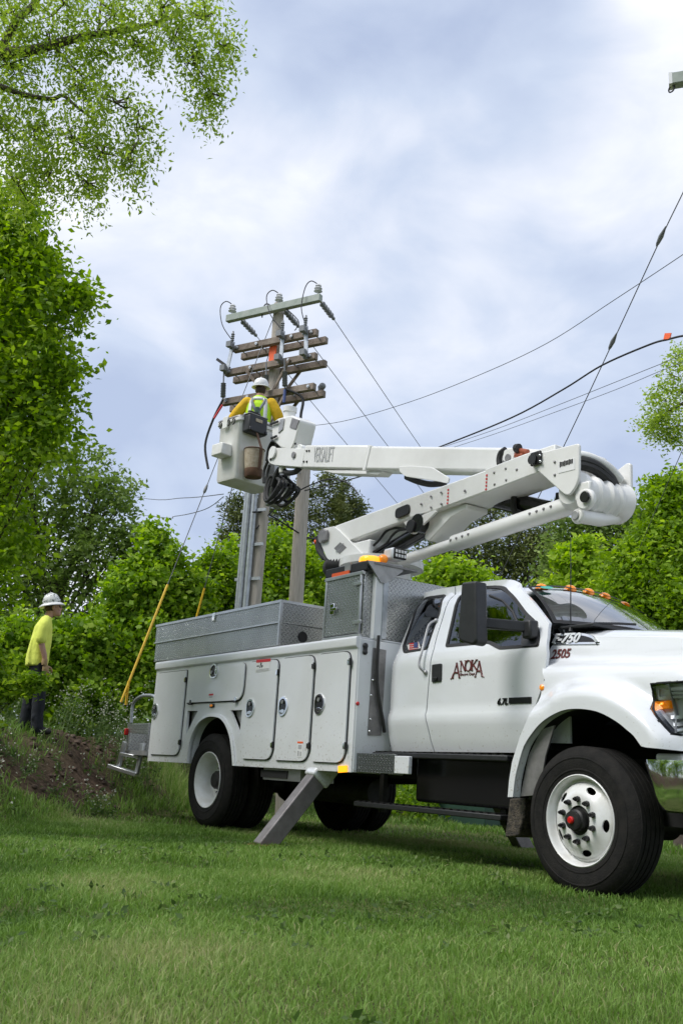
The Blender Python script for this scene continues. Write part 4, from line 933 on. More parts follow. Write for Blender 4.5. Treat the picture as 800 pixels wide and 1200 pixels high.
# post, folded bracket, beacon, work light
a = U(445.5, 680, 0, kx1+.03); b = U(440, 744, 0, kx1+.03)
m = MB(); m.box((kx1+.03, (a[1]+b[1])/2-.01, 2.27), (.06, .10, .64)); m.obj('light_post', 'body_white', T, bevel=.004); m = MB(); m.box((kx1+.065, (a[1]+b[1])/2+.055, 2.25), (.012, .055, .58)); m.obj('post_strip', 'galvanised', T)
py_ = (a[1]+b[1])/2
m = MB(); q = [U(x, y, 0, kx1+.07) for x, y in ((430, 656.5), (471.5, 662.5), (471.5, 670), (452, 683.5), (446, 683))]
m.prism([(p[1], p[2]) for p in q], 0, kx1+.055, kx1+.075); br = m.obj('light_bracket', 'aluminium_dull', T)
zc_ = q[0][2]
m = MB(); m.box((kx1-.26, py_+.16, zc_-.01), (.70, .52, .02)); m.obj('bracket_shelf', 'steel_grey', br)
m = MB(); m.box((kx1-.32, ky0+.02, 2.655), (.72, .06, .09)); bf = m.obj('bracket_flange', 'black_plastic', T, bevel=.01)
p = U(407, 664.5, 1, ky0-.02); MB().box((p[0], ky0-.014, p[2]), (.10, .008, .08)).obj('label_plate', 'aluminium_dull', bf)
m = MB(); a = U(400, 672, 1, ky0-.012); m.box((a[0], ky0-.02, 2.618), (.30, .012, .035)); m.obj('warning_strip', 'orange_tag', bf)
p = U(434, 652, 0, kx1-.12); bc = Vector((kx1-.12, p[1], zc_+.0))
m = MB(); m.lathe([(.115, 0), (.115, .025)], bc, (0, 0, 1), 24, True); be = m.obj('beacon', 'black_plastic', br); m = MB(); m.lathe([(.112, .025), (.113, .055), (.108, .075), (.09, .088), (.03, .094), (.002, .094)], bc, (0, 0, 1), 28); m.obj('beacon_lens', 'amber_lamp', br, smooth=50)
m = MB(); p = U(450, 655, 0, kx1); m.ball((kx1-.02, p[1], p[2]), (.05, .05, .05)); m.obj('small_marker', 'orange_lens', br)
p = U(460, 650, 0, kx1+.02); c = Vector((kx1+.02, p[1]+.02, p[2])); R3 = Matrix.Rotation(rad(0), 3, 'Z')
m = MB(); m.box(c, (.15, .17, .12)); wl_ = m.obj('work_light', 'white_paint', T, bevel=.025)
m = MB(); m.box(c+Vector((.075, .01, 0)), (.03, .15, .105)); m.obj('light_face', 'black_gloss', wl_, bevel=.008)
for j in (0, 1):
    for k in range(4):
        m = MB(); m.box(c+Vector((.092, -.042+k*.035, .022-.044*j)), (.006, .026, .03)); m.obj('light_emitter', 'white_print', wl_, bevel=.004)
# mirror the body on the far side
mirror(sb)
for nm in ('rear_wall',): pass
m = MB(); m.box((-3.05, 0, .80), (.5, 2.0, .2)); m.obj('outrigger_beam', 'dark_steel', T)
# ------------------------------------------------------------------ turret, booms, elbow, bucket
def BY(y): return lambda l: [(lambda p: (p[0], p[2]))(U(a, b, 1, y)) for a, b in l]
def plate_y(name, px, y0, y1, mat, parent=T, r=0, bevel=.008, label=None):
    pl = BY(y0)(px); pl = rounded(pl, r, 5) if r else pl
    m = MB(); m.prism(pl, 1, y0, y1); o = m.obj(name, mat, parent, bevel=bevel, seg=2, smooth=40)
    if label: o['label'] = label
    return o
def disc_y(name, px, py, y, r, h, mat, parent, n=20):
    p = U(px, py, 1, y); m = MB(); m.lathe([(r, 0), (r, h)], (p[0], y, p[2]), (0, -1, 0), n, True); return m.obj(name, mat, parent, bevel=.004)
YN = -.38
tp = [(372.5, 630), (374, 623.5), (379, 619), (391, 616.5), (397, 621), (425, 649), (425, 655), (404, 663), (383, 655.5)]
tur = plate_y('turret_plate', tp, YN-.03, YN, 'boom_white', T, [.05, .05, .05, .02, .05, .03, .06, .08, .06])
t2 = copy_tree(tur, T, tur.location+Vector((0, .42, 0)))
disc_y('pivot_pin', 379.3, 628.5, YN-.03, .085, .03, 'steel_grey', tur); p = U(381, 628, 1, YN-.05)
m = MB(); m.box((p[0], YN-.055, p[2]), (.11, .03, .13)); m.obj('pin_retainer', 'steel_grey', tur, bevel=.01)
em = BY(YN-.034)([(398.5, 635.5), (405.6, 641), (397.5, 648.8), (391.3, 642.5)]); m = MB(); m.prism(em, 1, YN-.036, YN-.030); ep = m.obj('emblem_plate', 'steel_grey', tur, smooth=None)
c = np.mean(em, 0); m = MB(); n_ = 20
ov = [(c[0]+.075*math.cos(a)*.94+.026*math.sin(a), c[1]+.034*math.sin(a)+.028*math.cos(a)) for a in np.linspace(0, 6.283, n_+1)[:-1]]; iv = [(c[0]+(x-c[0])*.72, c[1]+(z-c[1])*.66) for x, z in ov]
m.add([(x, YN-.038, z) for x, z in ov]+[(x, YN-.038, z) for x, z in iv], [(i, (i+1) % n_, (i+1) % n_+n_, i+n_) for i in range(n_)]); m.obj('emblem_ring', 'aluminium_dull', tur, smooth=None)
m = MB(); m.tube([(-3.95, -.05, 1.0), (-3.95, -.05, 2.98)], [.40, .34], 28); m.lathe([(.48, 0), (.48, .08)], (-3.95, -.05, 2.96), (0, 0, 1), 28, True); m.obj('pedestal', 'boom_white', T, smooth=40)
m = MB(); m.box((-4.05, -.17, 3.12), (.6, .42, .22)); m.obj('turret_base', 'boom_white', T, bevel=.02)
q = U(384, 664, 1, YN-.02); m = MB()
for k in range(5): m.lathe([(.075, 0), (.10, .03), (.075, .06)], (q[0]+k*.06-.02, YN+.04, q[2]+.02-.006*k), (1, 0, -.1), 14, True)
m.ball((q[0]-.03, YN+.05, q[2]), (.11, .1, .12)); m.obj('rubber_boot', 'black_rubber', T)
for k, pts in enumerate(([(372, 631), (374, 645), (383, 657)], [(371, 629), (371.5, 642), (379, 655)], [(375, 636), (378, 650), (386, 660)])):
    m = MB(); m.tube(spline([U(a, b, 1, YN+.05+.06*k) for a, b in pts], 5), .024, 8); m.obj('hose', 'black_rubber', T)
q = U(370.5, 635, 1, YN+.05); MB().ball(q, .03).obj('hose_tag', 'orange_tag', T)
# lower boom: steel tube with the thicker middle sleeve
lb = [(392, 616.3), (480, 583.8), (527, 566), (527, 590.5), (472, 611.8), (409, 634)]
YL0, YL1 = YN, YN+.36
lo = plate_y('lower_boom', [(391, 616.3), (530, 565.2), (530, 590), (409, 634.5)], YL0, YL1, 'boom_white', T, 0, .02)
plate_y('boom_sleeve', [(468, 587.2), (566.5, 551.3), (629, 526.5), (640, 551), (567, 577.5), (511.5, 598), (480, 607.5)], YL0-.014, YL1+.014, 'boom_white', lo, 0, .018)
plate_y('sleeve_cap', [(567.5, 550), (613, 532.2), (650, 520), (650, 546), (568, 577.5)], YL0-.024, YL1+.02, 'boom_white', lo, 0, .012)
plate_y('access_cover', [(462.5, 596.5), (479, 589.6), (479.4, 601.5), (462.3, 608.2)], YL0-.03, YL0-.01, 'dark_steel', lo, .06, .004)
# cylinder bracket under the lower boom
bk = plate_y('cylinder_bracket', [(472.5, 612), (509, 598), (511, 599.5), (489, 621), (486, 625.5), (480.5, 625.5), (478.3, 622)], YL0-.03, YL0-.004, 'boom_white', lo, [.02, .02, .02, .04, .04, .05, .04], .006)
copy_tree(bk, lo, bk.location+Vector((0, .34, 0)))
plate_y('saddle', [(500, 604), (516, 597), (546, 590), (546, 596), (528, 606), (502, 634), (497, 631)], YL0+.05, YL1-.02, 'boom_white', lo, 0, .01)
d_ = disc_y('pivot_pin', 482.5, 617, YL0-.03, .07, .03, 'dark_steel', bk)
# lift cylinder
def cyl(name, a, b, r, mat='black_gloss'):
    m = MB(); m.tube([a, b], r, 16); return m.obj(name, mat, T)
yc = YL0+.16
c0 = U(438, 655, 1, yc); c1 = U(505, 617, 1, yc); cm = Vector(c0).lerp(Vector(c1), .08)
lc = cyl('lift_cylinder', cm, Vector(c1), .085); m = MB(); m.tube([c0, cm], .045, 12); m.obj('cylinder_rod', 'chrome', lc); m = MB(); m.tube([Vector(c1)-Vector((.0, .20, 0)), Vector(c1)+Vector((0, .20, 0))], .10, 14); m.obj('cylinder_head', 'black_gloss', lc)
for pts in ([(431, 645), (443, 634), (452, 623), (462, 619), (473, 619.5)], [(437, 647), (452, 637), (459, 628), (466, 622), (476, 620)]):
    m = MB(); m.tube(spline([U(a, b, 1, YL0+.06) for a, b in pts], 5), .014, 8); m.obj('hose', 'black_rubber', T)
# second cylinder, towards the elbow
yc2 = .02
c0 = U(573, 583, 1, yc2); c1 = U(660, 603, 1, yc2); bc_ = cyl('boom_cylinder', c0, Vector(c0).lerp(Vector(c1), .80), .10)
m = MB(); m.tube([Vector(c0).lerp(Vector(c1), .78), c1], .05, 12); m.obj('cylinder_rod', 'chrome', bc_)
m = MB(); m.tube(spline([U(a, b, 1, yc2-.12) for a, b in ((602, 580), (601, 590), (603, 600), (609, 605), (616, 604))], 5), .03, 8); m.obj('hose', 'black_rubber', T)
m = MB(); m.tube(spline([U(a, b, 1, yc2-.1) for a, b in ((655, 578), (654, 586), (650, 592), (646, 600))], 5), .035, 8); m.obj('hose', 'black_rubber', T)
# levelling link
yl = YN+.12
a = Vector(U(470, 657.5, 1, yl)); b = Vector(U(676, 589.5, 1, yl)); s1 = a.lerp(b, .345)
m = MB(); m.tube([a, s1], .058, 14); lk = m.obj('compression_link', 'boom_white', T); m = MB(); m.tube([s1-(b-a)*.004, s1+(b-a)*.004, b], [.06, .085, .085], 16); m.obj('link_sleeve', 'boom_white', lk)
for k in range(4):
    for base in (.36, .80):
        t_ = a.lerp(b, base+k*.035); MB().ball(t_+Vector((0, -.084, .012)), .014).obj('rivet', 'steel_grey', lk)
# red index marks on boom and link
def marks(px, y, par):
    for (a_, b_) in px:
        p = U(a_, b_, 1, y); m = MB()
        for k in range(5): m.box((p[0]-.012*k*.1, y-.002, p[2]-k*.035), (.02, .004, .018))
        m.obj('index_mark', 'red_print', par, smooth=None)
marks([(525, 574)], YL0-.016, lo); marks([(570, 557)], YL0-.026, lo)
for (a_, b_) in ((504.5, 581.5), (516.5, 577), (504.5, 594.5), (516.5, 590.3), (578.5, 553.8), (592, 549), (579, 567.5), (592.5, 562.5), (605, 550.3), (493, 590.5), (544, 575)):
    p = U(a_, b_, 1, YL0-.026); MB().ball((p[0], YL0-.026, p[2]), (.014, .008, .014)).obj('rivet', 'steel_grey', lo)
# elbow
ne = plate_y('elbow_plate', [(621, 533.5), (676.5, 519.5), (678, 522), (677.5, 560), (673, 572), (666, 580.5), (660, 579), (620, 543)], YN-.06, YN-.03, 'boom_white', T, [.05, .05, .05, .12, .12, .10, .05, .08], .008)
fe_pts = BY(YN-.06)([(621, 533.5), (676.5, 519.5), (678, 522), (677.5, 560), (673, 572), (666, 580.5), (660, 579), (620, 543)])
YF = .27
m = MB(); xs_ = max(p[0] for p in fe_pts); zs = [p[1] for p in fe_pts]
fp_ = rounded([(xs_-.40, 3.44), (xs_-.07, 3.575), (xs_-.03, 3.56), (xs_-.03, 3.20), (xs_-.13, 3.08), (xs_-.36, 3.10)], [.05, .05, .08, .15, .15, .1], 6); m.prism(fp_, 1, YF, YF+.035); m.obj('elbow_far_plate', 'boom_white', T, bevel=.008, smooth=40)
p = U(628.5, 537.5, 1, YN-.065); m = MB(); m.box((p[0], YN-.075, p[2]), (.13, .03, .13)); m.obj('pin_retainer', 'dark_steel', ne, bevel=.025, seg=3)
m = MB(); m.lathe([(.05, 0), (.05, .02)], (p[0]-.02, YN-.09, p[2]-.01), (0, -1, 0), 16, True); m.obj('pivot_pin', 'black_gloss', ne)
for q_ in ((632, 533.5), (632.5, 540.5)): p = U(*q_, 1, YN-.09); MB().ball((p[0], YN-.091, p[2]), .012).obj('bolt', 'chrome', ne)
lbx = BY(YN-.062)([(653.8, 541), (673, 536.5), (673, 550), (653.5, 554.8)]); m = MB(); m.prism(lbx, 1, YN-.064, YN-.058); np_ = m.obj('name_plate', 'white_print', ne, smooth=None)
p = lbx[3]; w_ = lbx[2][0]-p[0]
m = MB()
for k in range(9): m.box((p[0]+w_*(.14+.09*k), YN-.066, p[1]+.075+.0*k), (w_*.06, .003, .04 if k % 3 else .05))
m.obj('plate_print', 'dark_steel', np_, smooth=None)
for q_ in ((649.5, 541.5), (649.5, 556.5)): p = U(*q_, 1, YN-.062); MB().ball((p[0], YN-.062, p[2]), .013).obj('bolt', 'steel_grey', ne)
# ribbed casting between the elbow plates
dc = Vector((xs_-.16, 0, 3.20))
m = MB(); pr = [(.13, YN-.0)]
for yy, rr in ((-.36, .15), (-.33, .178), (-.28, .178), (-.26, .145), (-.17, .145), (-.15, .172), (-.11, .172), (-.09, .14), (-.02, .145), (.0, .172), (.03, .172), (.05, .15), (.10, .15), (.12, .17), (.15, .17), (.17, .155), (.23, .17), (.27, .19)): pr.append((rr, yy))
m.lathe([(r, -y) for r, y in pr], (dc.x, 0, dc.z), (0, -1, 0), 32, True); ec = m.obj('elbow_casting', 'boom_white', T, smooth=40)
m = MB(); m.prism(rounded([(dc.x-.10, 3.04), (dc.x+.05, 3.04), (dc.x+.12, 3.16), (dc.x-.12, 3.16)], [.08, .1, .05, .02]), 1, YN+.05, YF); m.obj('casting_web', 'boom_white', ec, bevel=.02)
lob = U(685, 585, 1, YN-.02); m = MB(); m.lathe([(.095, 0), (.095, .05)], (lob[0]-.0, YN+.02, lob[2]), (0, -1, 0), 24, True); m.box((lob[0]-.03, YN+.0, lob[2]+.08), (.17, .05, .16)); m.obj('casting_lug', 'boom_white', ec, bevel=.015)
disc_y('pivot_pin', 685.5, 582.5, YN-.045, .05, .02, 'black_gloss', ec)
lug = U(674, 604, 1, YN+.02); m = MB(); m.lathe([(.07, 0), (.07, .05)], (lug[0], YN+.08, lug[2]), (0, -1, 0), 20, True); m.tube([(lug[0]+.0, YN+.06, lug[2]), (lug[0]-.02, YN+.35, lug[2]+.03), (lug[0]-.04, YN+.62, lug[2]+.10)], [.06, .062, .05], 16); m.obj('lower_lug', 'boom_white', ec, bevel=.02)
disc_y('pivot_pin', 674, 604, YN+.03, .04, .015, 'aluminium_dull', ec)
for k, z0 in enumerate((0, .045)):                          # hoses over the elbow
    m = MB(); m.tube(spline([(dc.x-.28, -.33, 3.43+z0), (dc.x-.10, -.30, 3.47+z0), (dc.x+.04, -.14, 3.44+z0), (dc.x+.06, .06, 3.36+z0), (dc.x+.0, .22, 3.30+z0)], 6), .045, 10); m.obj('hose_cover', 'black_rubber', T)
m = MB(); m.tube(spline([(dc.x-.10, -.36, 3.545), (dc.x-.01, -.16, 3.555), (dc.x+.04, .06, 3.50), (dc.x+.04, .23, 3.41)], 6), .045, 12); m.obj('hose_guide', 'boom_white', T)
# upper boom (stands away on the far side)
YU = -.01; YU1 = .25
ub = plate_y('upper_boom', [(427.5, 522.2), (600, 524), (690, 530), (690, 560), (620, 556), (566, 552.5), (427, 550.5)], YU, YU1, 'boom_white', T, 0, .03)
plate_y('boom_collar', [(430.5, 521.5), (434, 521.5), (427.5, 551), (424, 551)], YU-.012, YU1+.012, 'boom_white', ub, 0, .006)
tipb = plate_y('boom_extension', [(357.5, 521.3), (431.5, 521.3), (425.5, 550.2), (353, 548.3)], YU+.03, YU1-.03, 'boom_white', ub, 0, .025)
plate_y('boom_knuckle', [(313.2, 536), (317, 527.5), (323, 524.8), (357.5, 525.8), (353.5, 547.5), (322, 545.2), (315.5, 543)], YU+.03, YU1-.03, 'boom_white', ub, [.1, .1, .06, .01, .01, .05, .1], .02)
plate_y('boom_belly', [(376, 551), (425, 551), (448, 552), (443, 556.5), (390, 555)], YU+.05, YU1-.05, 'boom_white', ub, 0, .01)
brk = plate_y('boom_bracket', [(466.8, 546.5), (481, 545.8), (506, 547.5), (526, 560), (524, 566.5), (512, 564), (475, 558.5), (468, 553.5)], YU-.035, YU-.012, 'boom_white', ub, [.03, .03, .05, .05, .05, .05, .05, .05], .006)
m = MB(); m.tube(spline([U(a_, b_, 1, YU+.12) for a_, b_ in ((476, 559), (490, 564.5), (505, 567.5), (521, 566))], 5), .035, 8); m.obj('boom_strap', 'dark_steel', ub)
disc_y('pivot_pin', 344.6, 533.3, YU+.028, .045, .02, 'steel_grey', ub); disc_y('pivot_boss', 320.5, 530.5, YU+.028, .09, .03, 'boom_white', ub); disc_y('bolt', 317, 538.5, YU+.026, .02, .01, 'dark_steel', ub)
for q_ in ((359.5, 528.5), (362.3, 528.3), (356, 541), (359.5, 541), (346, 520), ): p = U(*q_, 1, YU+.028); MB().ball((p[0], YU+.028, p[2]), .016).obj('bolt', 'dark_steel', ub)
plate_y('boom_rest', [(346, 526), (347, 521.5), (351, 520), (354, 522), (353.5, 526)], YU+.05, YU1-.05, 'boom_white', ub, .03, .01)
p0 = U(367, 541.5, 1, YU+.028); p1 = U(394.5, 541, 1, YU+.028); du = (p1-p0); ln = np.linalg.norm(du); du = du/ln
def on_boom(u, v, w):
    q = p0+du*u; return (q[0]-.0*v, YU+.026-w, q[2]+v)
text_mb('VERSALIFT', .30, on_boom, .003, .12, ln/1.62, .0).obj('boom_lettering', 'grey_print', ub, smooth=None)
P('hose_red', (.34, .085, .04), .6)
# elbow end of the upper boom: hoses and a bracket
m = MB(); m.tube(spline([U(a_, b_, 1, YU-.05) for a_, b_ in ((592, 526.5), (586.5, 531), (584.5, 538), (585, 544))], 5), .03, 8); m.obj('hose', 'black_rubber', T)
plate_y('knuckle_plate', [(590, 527), (603, 524.8), (601.5, 536), (598, 541), (588, 540)], YU-.07, YU-.02, 'boom_white', T, .03, .006)
disc_y('pivot_pin', 595, 536.5, YU-.072, .04, .012, 'steel_grey', T)
for a_, b_ in (((606, 527.5), (618, 529.5)), ((604, 533.5), (613, 533.5))):
    m = MB(); m.tube([U(*a_, 1, YU-.06), U(*b_, 1, YU-.06)], .026, 10); m.obj('hose', 'hose_red', T)
m = MB(); m.tube([U(604, 525.5, 1, YU-.08), U(608, 525, 1, YU-.08)], .045, 10); m.obj('hose', 'black_rubber', T)

# bucket -----------------------------------------------------------------
baz = rad(10); bu_ = Vector((math.cos(baz), math.sin(baz), 0)); bv_ = Vector((-math.sin(baz), math.cos(baz), 0)); UP = Vector((0, 0, 1))
NB = Vector(D(276, 560.5, 14.35))                           # near lower corner of the bucket
wu, wv, hb = .50, .78, .98
def BK(u, v, z): return NB-bu_*u+bv_*v+UP*z                # u runs away along the left face, v along the right face
def bk_loop(z, i, n=4):
    pl = rounded([(i, i), (wu-i, i), (wu-i, wv-i), (i, wv-i)], .07, n); return [BK(a_, b_, z) for a_, b_ in pl]
m = MB(); V = []; prof_b = [(.05, 0), (.012, .012), (0, .05), (-.015, hb-.07), (-.02, hb-.06), (-.045, hb-.055), (-.045, hb), (.02, hb), (.025, hb-.04), (.03, .06), (.06, .05)]
for i, z in prof_b: V += bk_loop(z, i)
nl = len(bk_loop(0, 0)); m.add(V, [(j*nl+k, j*nl+(k+1) % nl, (j+1)*nl+(k+1) % nl, (j+1)*nl+k) for j in range(len(prof_b)-1) for k in range(nl)]+[tuple(range(nl-1, -1, -1)), tuple(range((len(prof_b)-1)*nl, len(prof_b)*nl))])
bkt = m.obj('bucket', 'bucket_white', T, smooth=40)
Rb = Matrix((bu_, bv_, UP)).transposed()
m = MB(); m.box(BK(.27, -.10, .46), (.26, .2, .19), Rb); m.obj('bucket_step', 'bucket_white', bkt, bevel=.02)
m = MB(); m.box(BK(.30, -.055, .93), (.12, .03, .19), Rb); m.obj('rim_scuff_pad', 'bucket_white', bkt, bevel=.008)
m = MB(); m.tube(bk_loop(hb+.005, -.03)+bk_loop(hb+.005, -.03)[:1], .022, 6, False); m.obj('rim_trim', 'steel_grey', bkt)
for u_ in (.1, .22, .42): 
    c = BK(u_, -.06, hb-.04); m = MB(); m.tube([c+bu_*.03*math.cos(t_)+UP*(.05*math.sin(t_)-.03) for t_ in np.linspace(0, 6.283, 13)], .008, 5, False); m.obj('hook', 'dark_steel', bkt)
# mounting column, control box and winch arm on the boom side
m = MB(); m.box(BK(-.05, wv-.02, .30), (.16, .26, 1.15), Rb); m.obj('bucket_mount', 'aluminium_dull', bkt, bevel=.02)
m = MB()
for k in range(3): m.tube([BK(-.10, wv-.12+.06*k, .02), BK(-.12, wv-.12+.06*k, .78)], .014, 6)
m.obj('control_line', 'black_rubber', bkt)
yw = U(330, 500, 1, .20)
ctl = plate_y('jib_bracket', [(318.3, 495.5), (326, 490), (341.5, 486.3), (351.5, 491.3), (347.5, 508), (344.5, 519.5), (340, 528), (329, 525), (318.5, 515)], .02, .30, 'boom_white', T, [.03, .03, .05, .05, .1, .1, .06, .08, .05], .02)
plate_y('jib_panel', [(328, 491.5), (333, 490), (331, 503), (325.5, 508)], .005, .02, 'aluminium_dull', ctl, .02, .004)
plate_y('jib_recess', [(342, 489.5), (350.3, 492), (346.5, 503.5), (339, 501)], .01, .04, 'steel_grey', ctl, .02, .004)
p = U(339.5, 484, 1, .16); m = MB(); m.lathe([(.085, -.12), (.085, .0), (.10, .01), (.10, .08), (.075, .09)], p, (0.05, 0, 1), 20, True); m.obj('jib_socket', 'boom_white', ctl)
for q_ in (((317, 497), (325.5, 494)), ((318, 513.5), (324, 511))): m = MB(); m.tube([U(*q_[0], 1, -.01), U(*q_[1], 1, -.01)], .018, 6); m.obj('control_lever', 'black_plastic', ctl)
m = MB(); 
for k in range(7): m.tube(spline([U(a_+k*.8, b_, 1, .1+.03*k) for a_, b_ in ((312, 540), (314, 527), (319, 517), (324, 520), (320, 527+k))], 4), .016, 6)
m.obj('control_hoses', 'dark_steel', T)
# coiled hoses below the knuckle
hp = U(326, 573, 1, .20)
def loopm(c, rx, rz, tilt, yo, r):
    out = []
    for a_ in np.linspace(0, 6.283, 29):
        x = rx*math.cos(a_); z = rz*math.sin(a_)+.05*math.cos(2*a_); ct, st_ = math.cos(tilt), math.sin(tilt); out.append((c[0]+x*ct-z*st_, c[1]+yo+.05*math.sin(a_*1.0+yo*9), c[2]+x*st_+z*ct))
    m = MB(); m.tube(out, r, 8, False); return m
for k, (dx, dz, rx_, rz_, tl) in enumerate(((0, 0, .30, .21, -.45), (.02, .03, .27, .20, -.55), (-.05, -.03, .29, .19, -.35), (.04, -.05, .26, .17, -.3), (.10, .02, .22, .16, -.7), (-.02, -.07, .31, .16, -.3), (.07, -.02, .18, .15, -.6))):
    loopm((hp[0]+dx*.8, hp[1], hp[2]+dz*.8+.02), rx_*.78, rz_*.85, tl, -.10+.045*k, .024).obj('hose_coil', 'black_rubber', T)
m = MB(); m.tube(spline([U(a_, b_, 1, .12) for a_, b_ in ((352, 547), (346, 553), (336, 554), (329, 549), (324, 556), (319, 570))], 5), .04, 8); m.obj('hose', 'black_rubber', T)
m = MB(); m.tube([U(331, 545.5, 1, .1), U(330.5, 554, 1, .1)], [.05, .045], 10); m.obj('hose_clamp', 'boom_white', T)
m = MB(); m.box(U(335, 568, 1, .3), (.10, .03, .38), Matrix.Rotation(.2, 3, 'Y')); m.obj('hose_bracket', 'boom_white', T)
for pts in ([(316, 545), (313, 556), (312, 568)], [(314, 540), (309.5, 552), (309, 566)]):
    m = MB(); m.tube(spline([U(a_, b_, 1, .15) for a_, b_ in pts], 4), .022, 6); m.obj('hose', 'black_rubber', T)

# things hanging on the bucket
def on_right(px, py, off):                                   # point on the bucket's right-hand face plane, pushed out by off
    o = CAM; d = ray(px, py); n = np.array(bu_); t_ = ((np.array(NB)+n*off-o)@n)/(d@n); return Vector(o+t_*d)
c = on_right(299, 499, .10)
tcs = thing('tool_case', c, 'black plastic tool case hanging on the rim of the raised bucket', 'tool case')
m = MB(); m.box(c, (.17, .36, .28), Rb); m.obj('case_body', 'black_plastic', tcs, bevel=.03, seg=3)
m = MB(); m.box(c+bu_*.088+UP*.06, (.012, .13, .05), Rb); m.obj('case_label', 'canvas', tcs)
for s_ in (-1, 1): m = MB(); m.box(c+bu_*.06+bv_*.15*s_+UP*(-.1), (.09, .04, .06), Rb); m.obj('case_corner', 'black_gloss', tcs, bevel=.01)
m = MB(); m.tube(spline([c+UP*.14-bv_*.12, c+UP*.22-bu_*.05-bv_*.1, c+UP*.22-bu_*.05+bv_*.1, c+UP*.14+bv_*.12], 4), .015, 6); m.obj('case_strap', 'black_rubber', tcs)
m = MB(); m.box(c+UP*.145, (.16, .37, .02), Rb); m.obj('case_lid', 'steel_grey', tcs, bevel=.008)
cb = on_right(296.5, 560, .15); ct_ = on_right(298.3, 527.5, .15); hgt = (ct_-cb).z
cbag = thing('canvas_bag', cb, 'round canvas tool bag with brown leather bottom hanging below the black case', 'tool bag')
ax_ = (ct_-cb).normalized(); hl_ = (ct_-cb).length
m = MB(); m.lathe([(.125, .10), (.132, .14), (.142, hl_*.6), (.150, hl_*.95), (.154, hl_), (.146, hl_+.005), (.138, hl_*.9), (.12, .12)], cb, ax_, 26); m.obj('bag_body', 'canvas', cbag, smooth=60)
m = MB(); m.lathe([(.02, 0), (.125, .004), (.134, .02), (.136, .13), (.130, .135)], cb, ax_, 26, True); m.obj('bag_base', 'brown_leather', cbag, smooth=50)
m = MB(); n0 = bu_
m.bar(cb+n0*.137+ax_*.1-bv_*.0, ct_+n0*.160, .05, .012, n0); m.bar(ct_+n0*.158, ct_+n0*.02+UP*.27, .04, .012, n0); m.obj('bag_strap', 'brown_leather', cbag)
m = MB(); m.tube([ct_+ax_*0+bu_*.152*math.cos(t_)+bv_*.152*math.sin(t_) for t_ in np.linspace(0, 6.283, 25)], .010, 6, False); m.obj('bag_rim', 'brown_leather', cbag)
# ------------------------------------------------------------------ people
SC = 1.045
def person_frame(base, F):
    F = Vector((F[0], F[1], 0)).normalized(); Sd = Vector((F.y, -F.x, 0)); return lambda f, s, z: Vector(base)+(F*f+Sd*s+Vector((0, 0, z)))*SC, F, Sd
def limb(m, pts, r, n=12): m.tube(spline(pts, 4), list(np.interp(np.linspace(0, len(pts)-1, (len(pts)-1)*4+1), range(len(pts)), r)), n); [m.ball(p, q, 10, 6) for p, q in ((pts[0], r[0]), (pts[-1], r[-1]))]
def head_mb(m, c, F, Sd, tilt=0.0, k=1.0):
    Rm = Matrix.Rotation(tilt, 3, Sd); f = Rm @ F; u = Rm @ Vector((0, 0, 1)); R_ = Matrix((f, Sd, u)).transposed()
    def q(a, b, h): return c+f*a*k+Sd*b*k+u*h*k
    m.ball(q(-.012, 0, .035), (.098*k, .077*k, .098*k), 18, 12, R_); m.ball(q(.022, 0, -.045), (.072*k, .060*k, .075*k), 14, 10, R_)     # skull, face
    m.ball(q(.058, 0, -.095), (.034*k, .036*k, .026*k), 10, 8, R_)                                          # chin
    m.ball(q(.098, 0, -.022), (.020*k, .014*k, .024*k), 8, 6, R_); m.ball(q(.088, 0, .002), (.012*k, .011*k, .03*k), 8, 6, R_)  # nose, bridge
    m.ball(q(.082, 0, .022), (.016*k, .045*k, .011*k), 10, 6, R_)                                          # brow
    m.ball(q(.080, 0, -.062), (.016*k, .026*k, .008*k), 8, 6, R_); m.ball(q(.078, 0, -.076), (.015*k, .023*k, .008*k), 8, 6, R_)  # lips
    for s in (-1, 1):
        m.ball(q(-.008, s*.078, -.012), (.020*k, .010*k, .032*k), 8, 6, R_); m.ball(q(.06, s*.042, -.02), (.024*k, .022*k, .022*k), 8, 6, R_)
    return q, f, u
def hand_mb(m, w, d, pn, sp, curl=.5, k=1.0):                  # wrist, direction, palm normal, spread direction
    d = d.normalized(); pn = (pn-d*pn.dot(d)).normalized(); sp = d.cross(pn)*(1 if sp > 0 else -1)
    m.ball(w+d*.045*k, (.026*k, .026*k, .026*k), 8, 6); m.etube([(w+d*t_*k, sp, a_*k, pn, b_*k) for t_, a_, b_ in ((0, .024, .019), (.03, .034, .018), (.07, .041, .016), (.09, .040, .013))], 10)
    for i, (o_, L_) in enumerate(((.030, .072), (.010, .080), (-.011, .074), (-.031, .058))):
        p = w+d*.085*k+sp*o_*k; dd = d.copy(); pts = [p]
        for j in range(3):
            dd = (dd*math.cos(curl*.8)+pn*math.sin(curl*.8)).normalized(); pts.append(pts[-1]+dd*L_*k*(.45, .32, .25)[j]); 
        m.tube(pts, [.0095*k, .009*k, .008*k, .006*k], 8)
    p = w+d*.03*k+sp*.03*k; m.tube([p, p+(d*.5+sp*.75+pn*.3).normalized()*.04*k, p+(d*.95+sp*.75+pn*.5).normalized()*.072*k, p+(d*1.2+sp*.5+pn*.7).normalized()*.095*k], [.013*k, .012*k, .010*k, .007*k], 8)
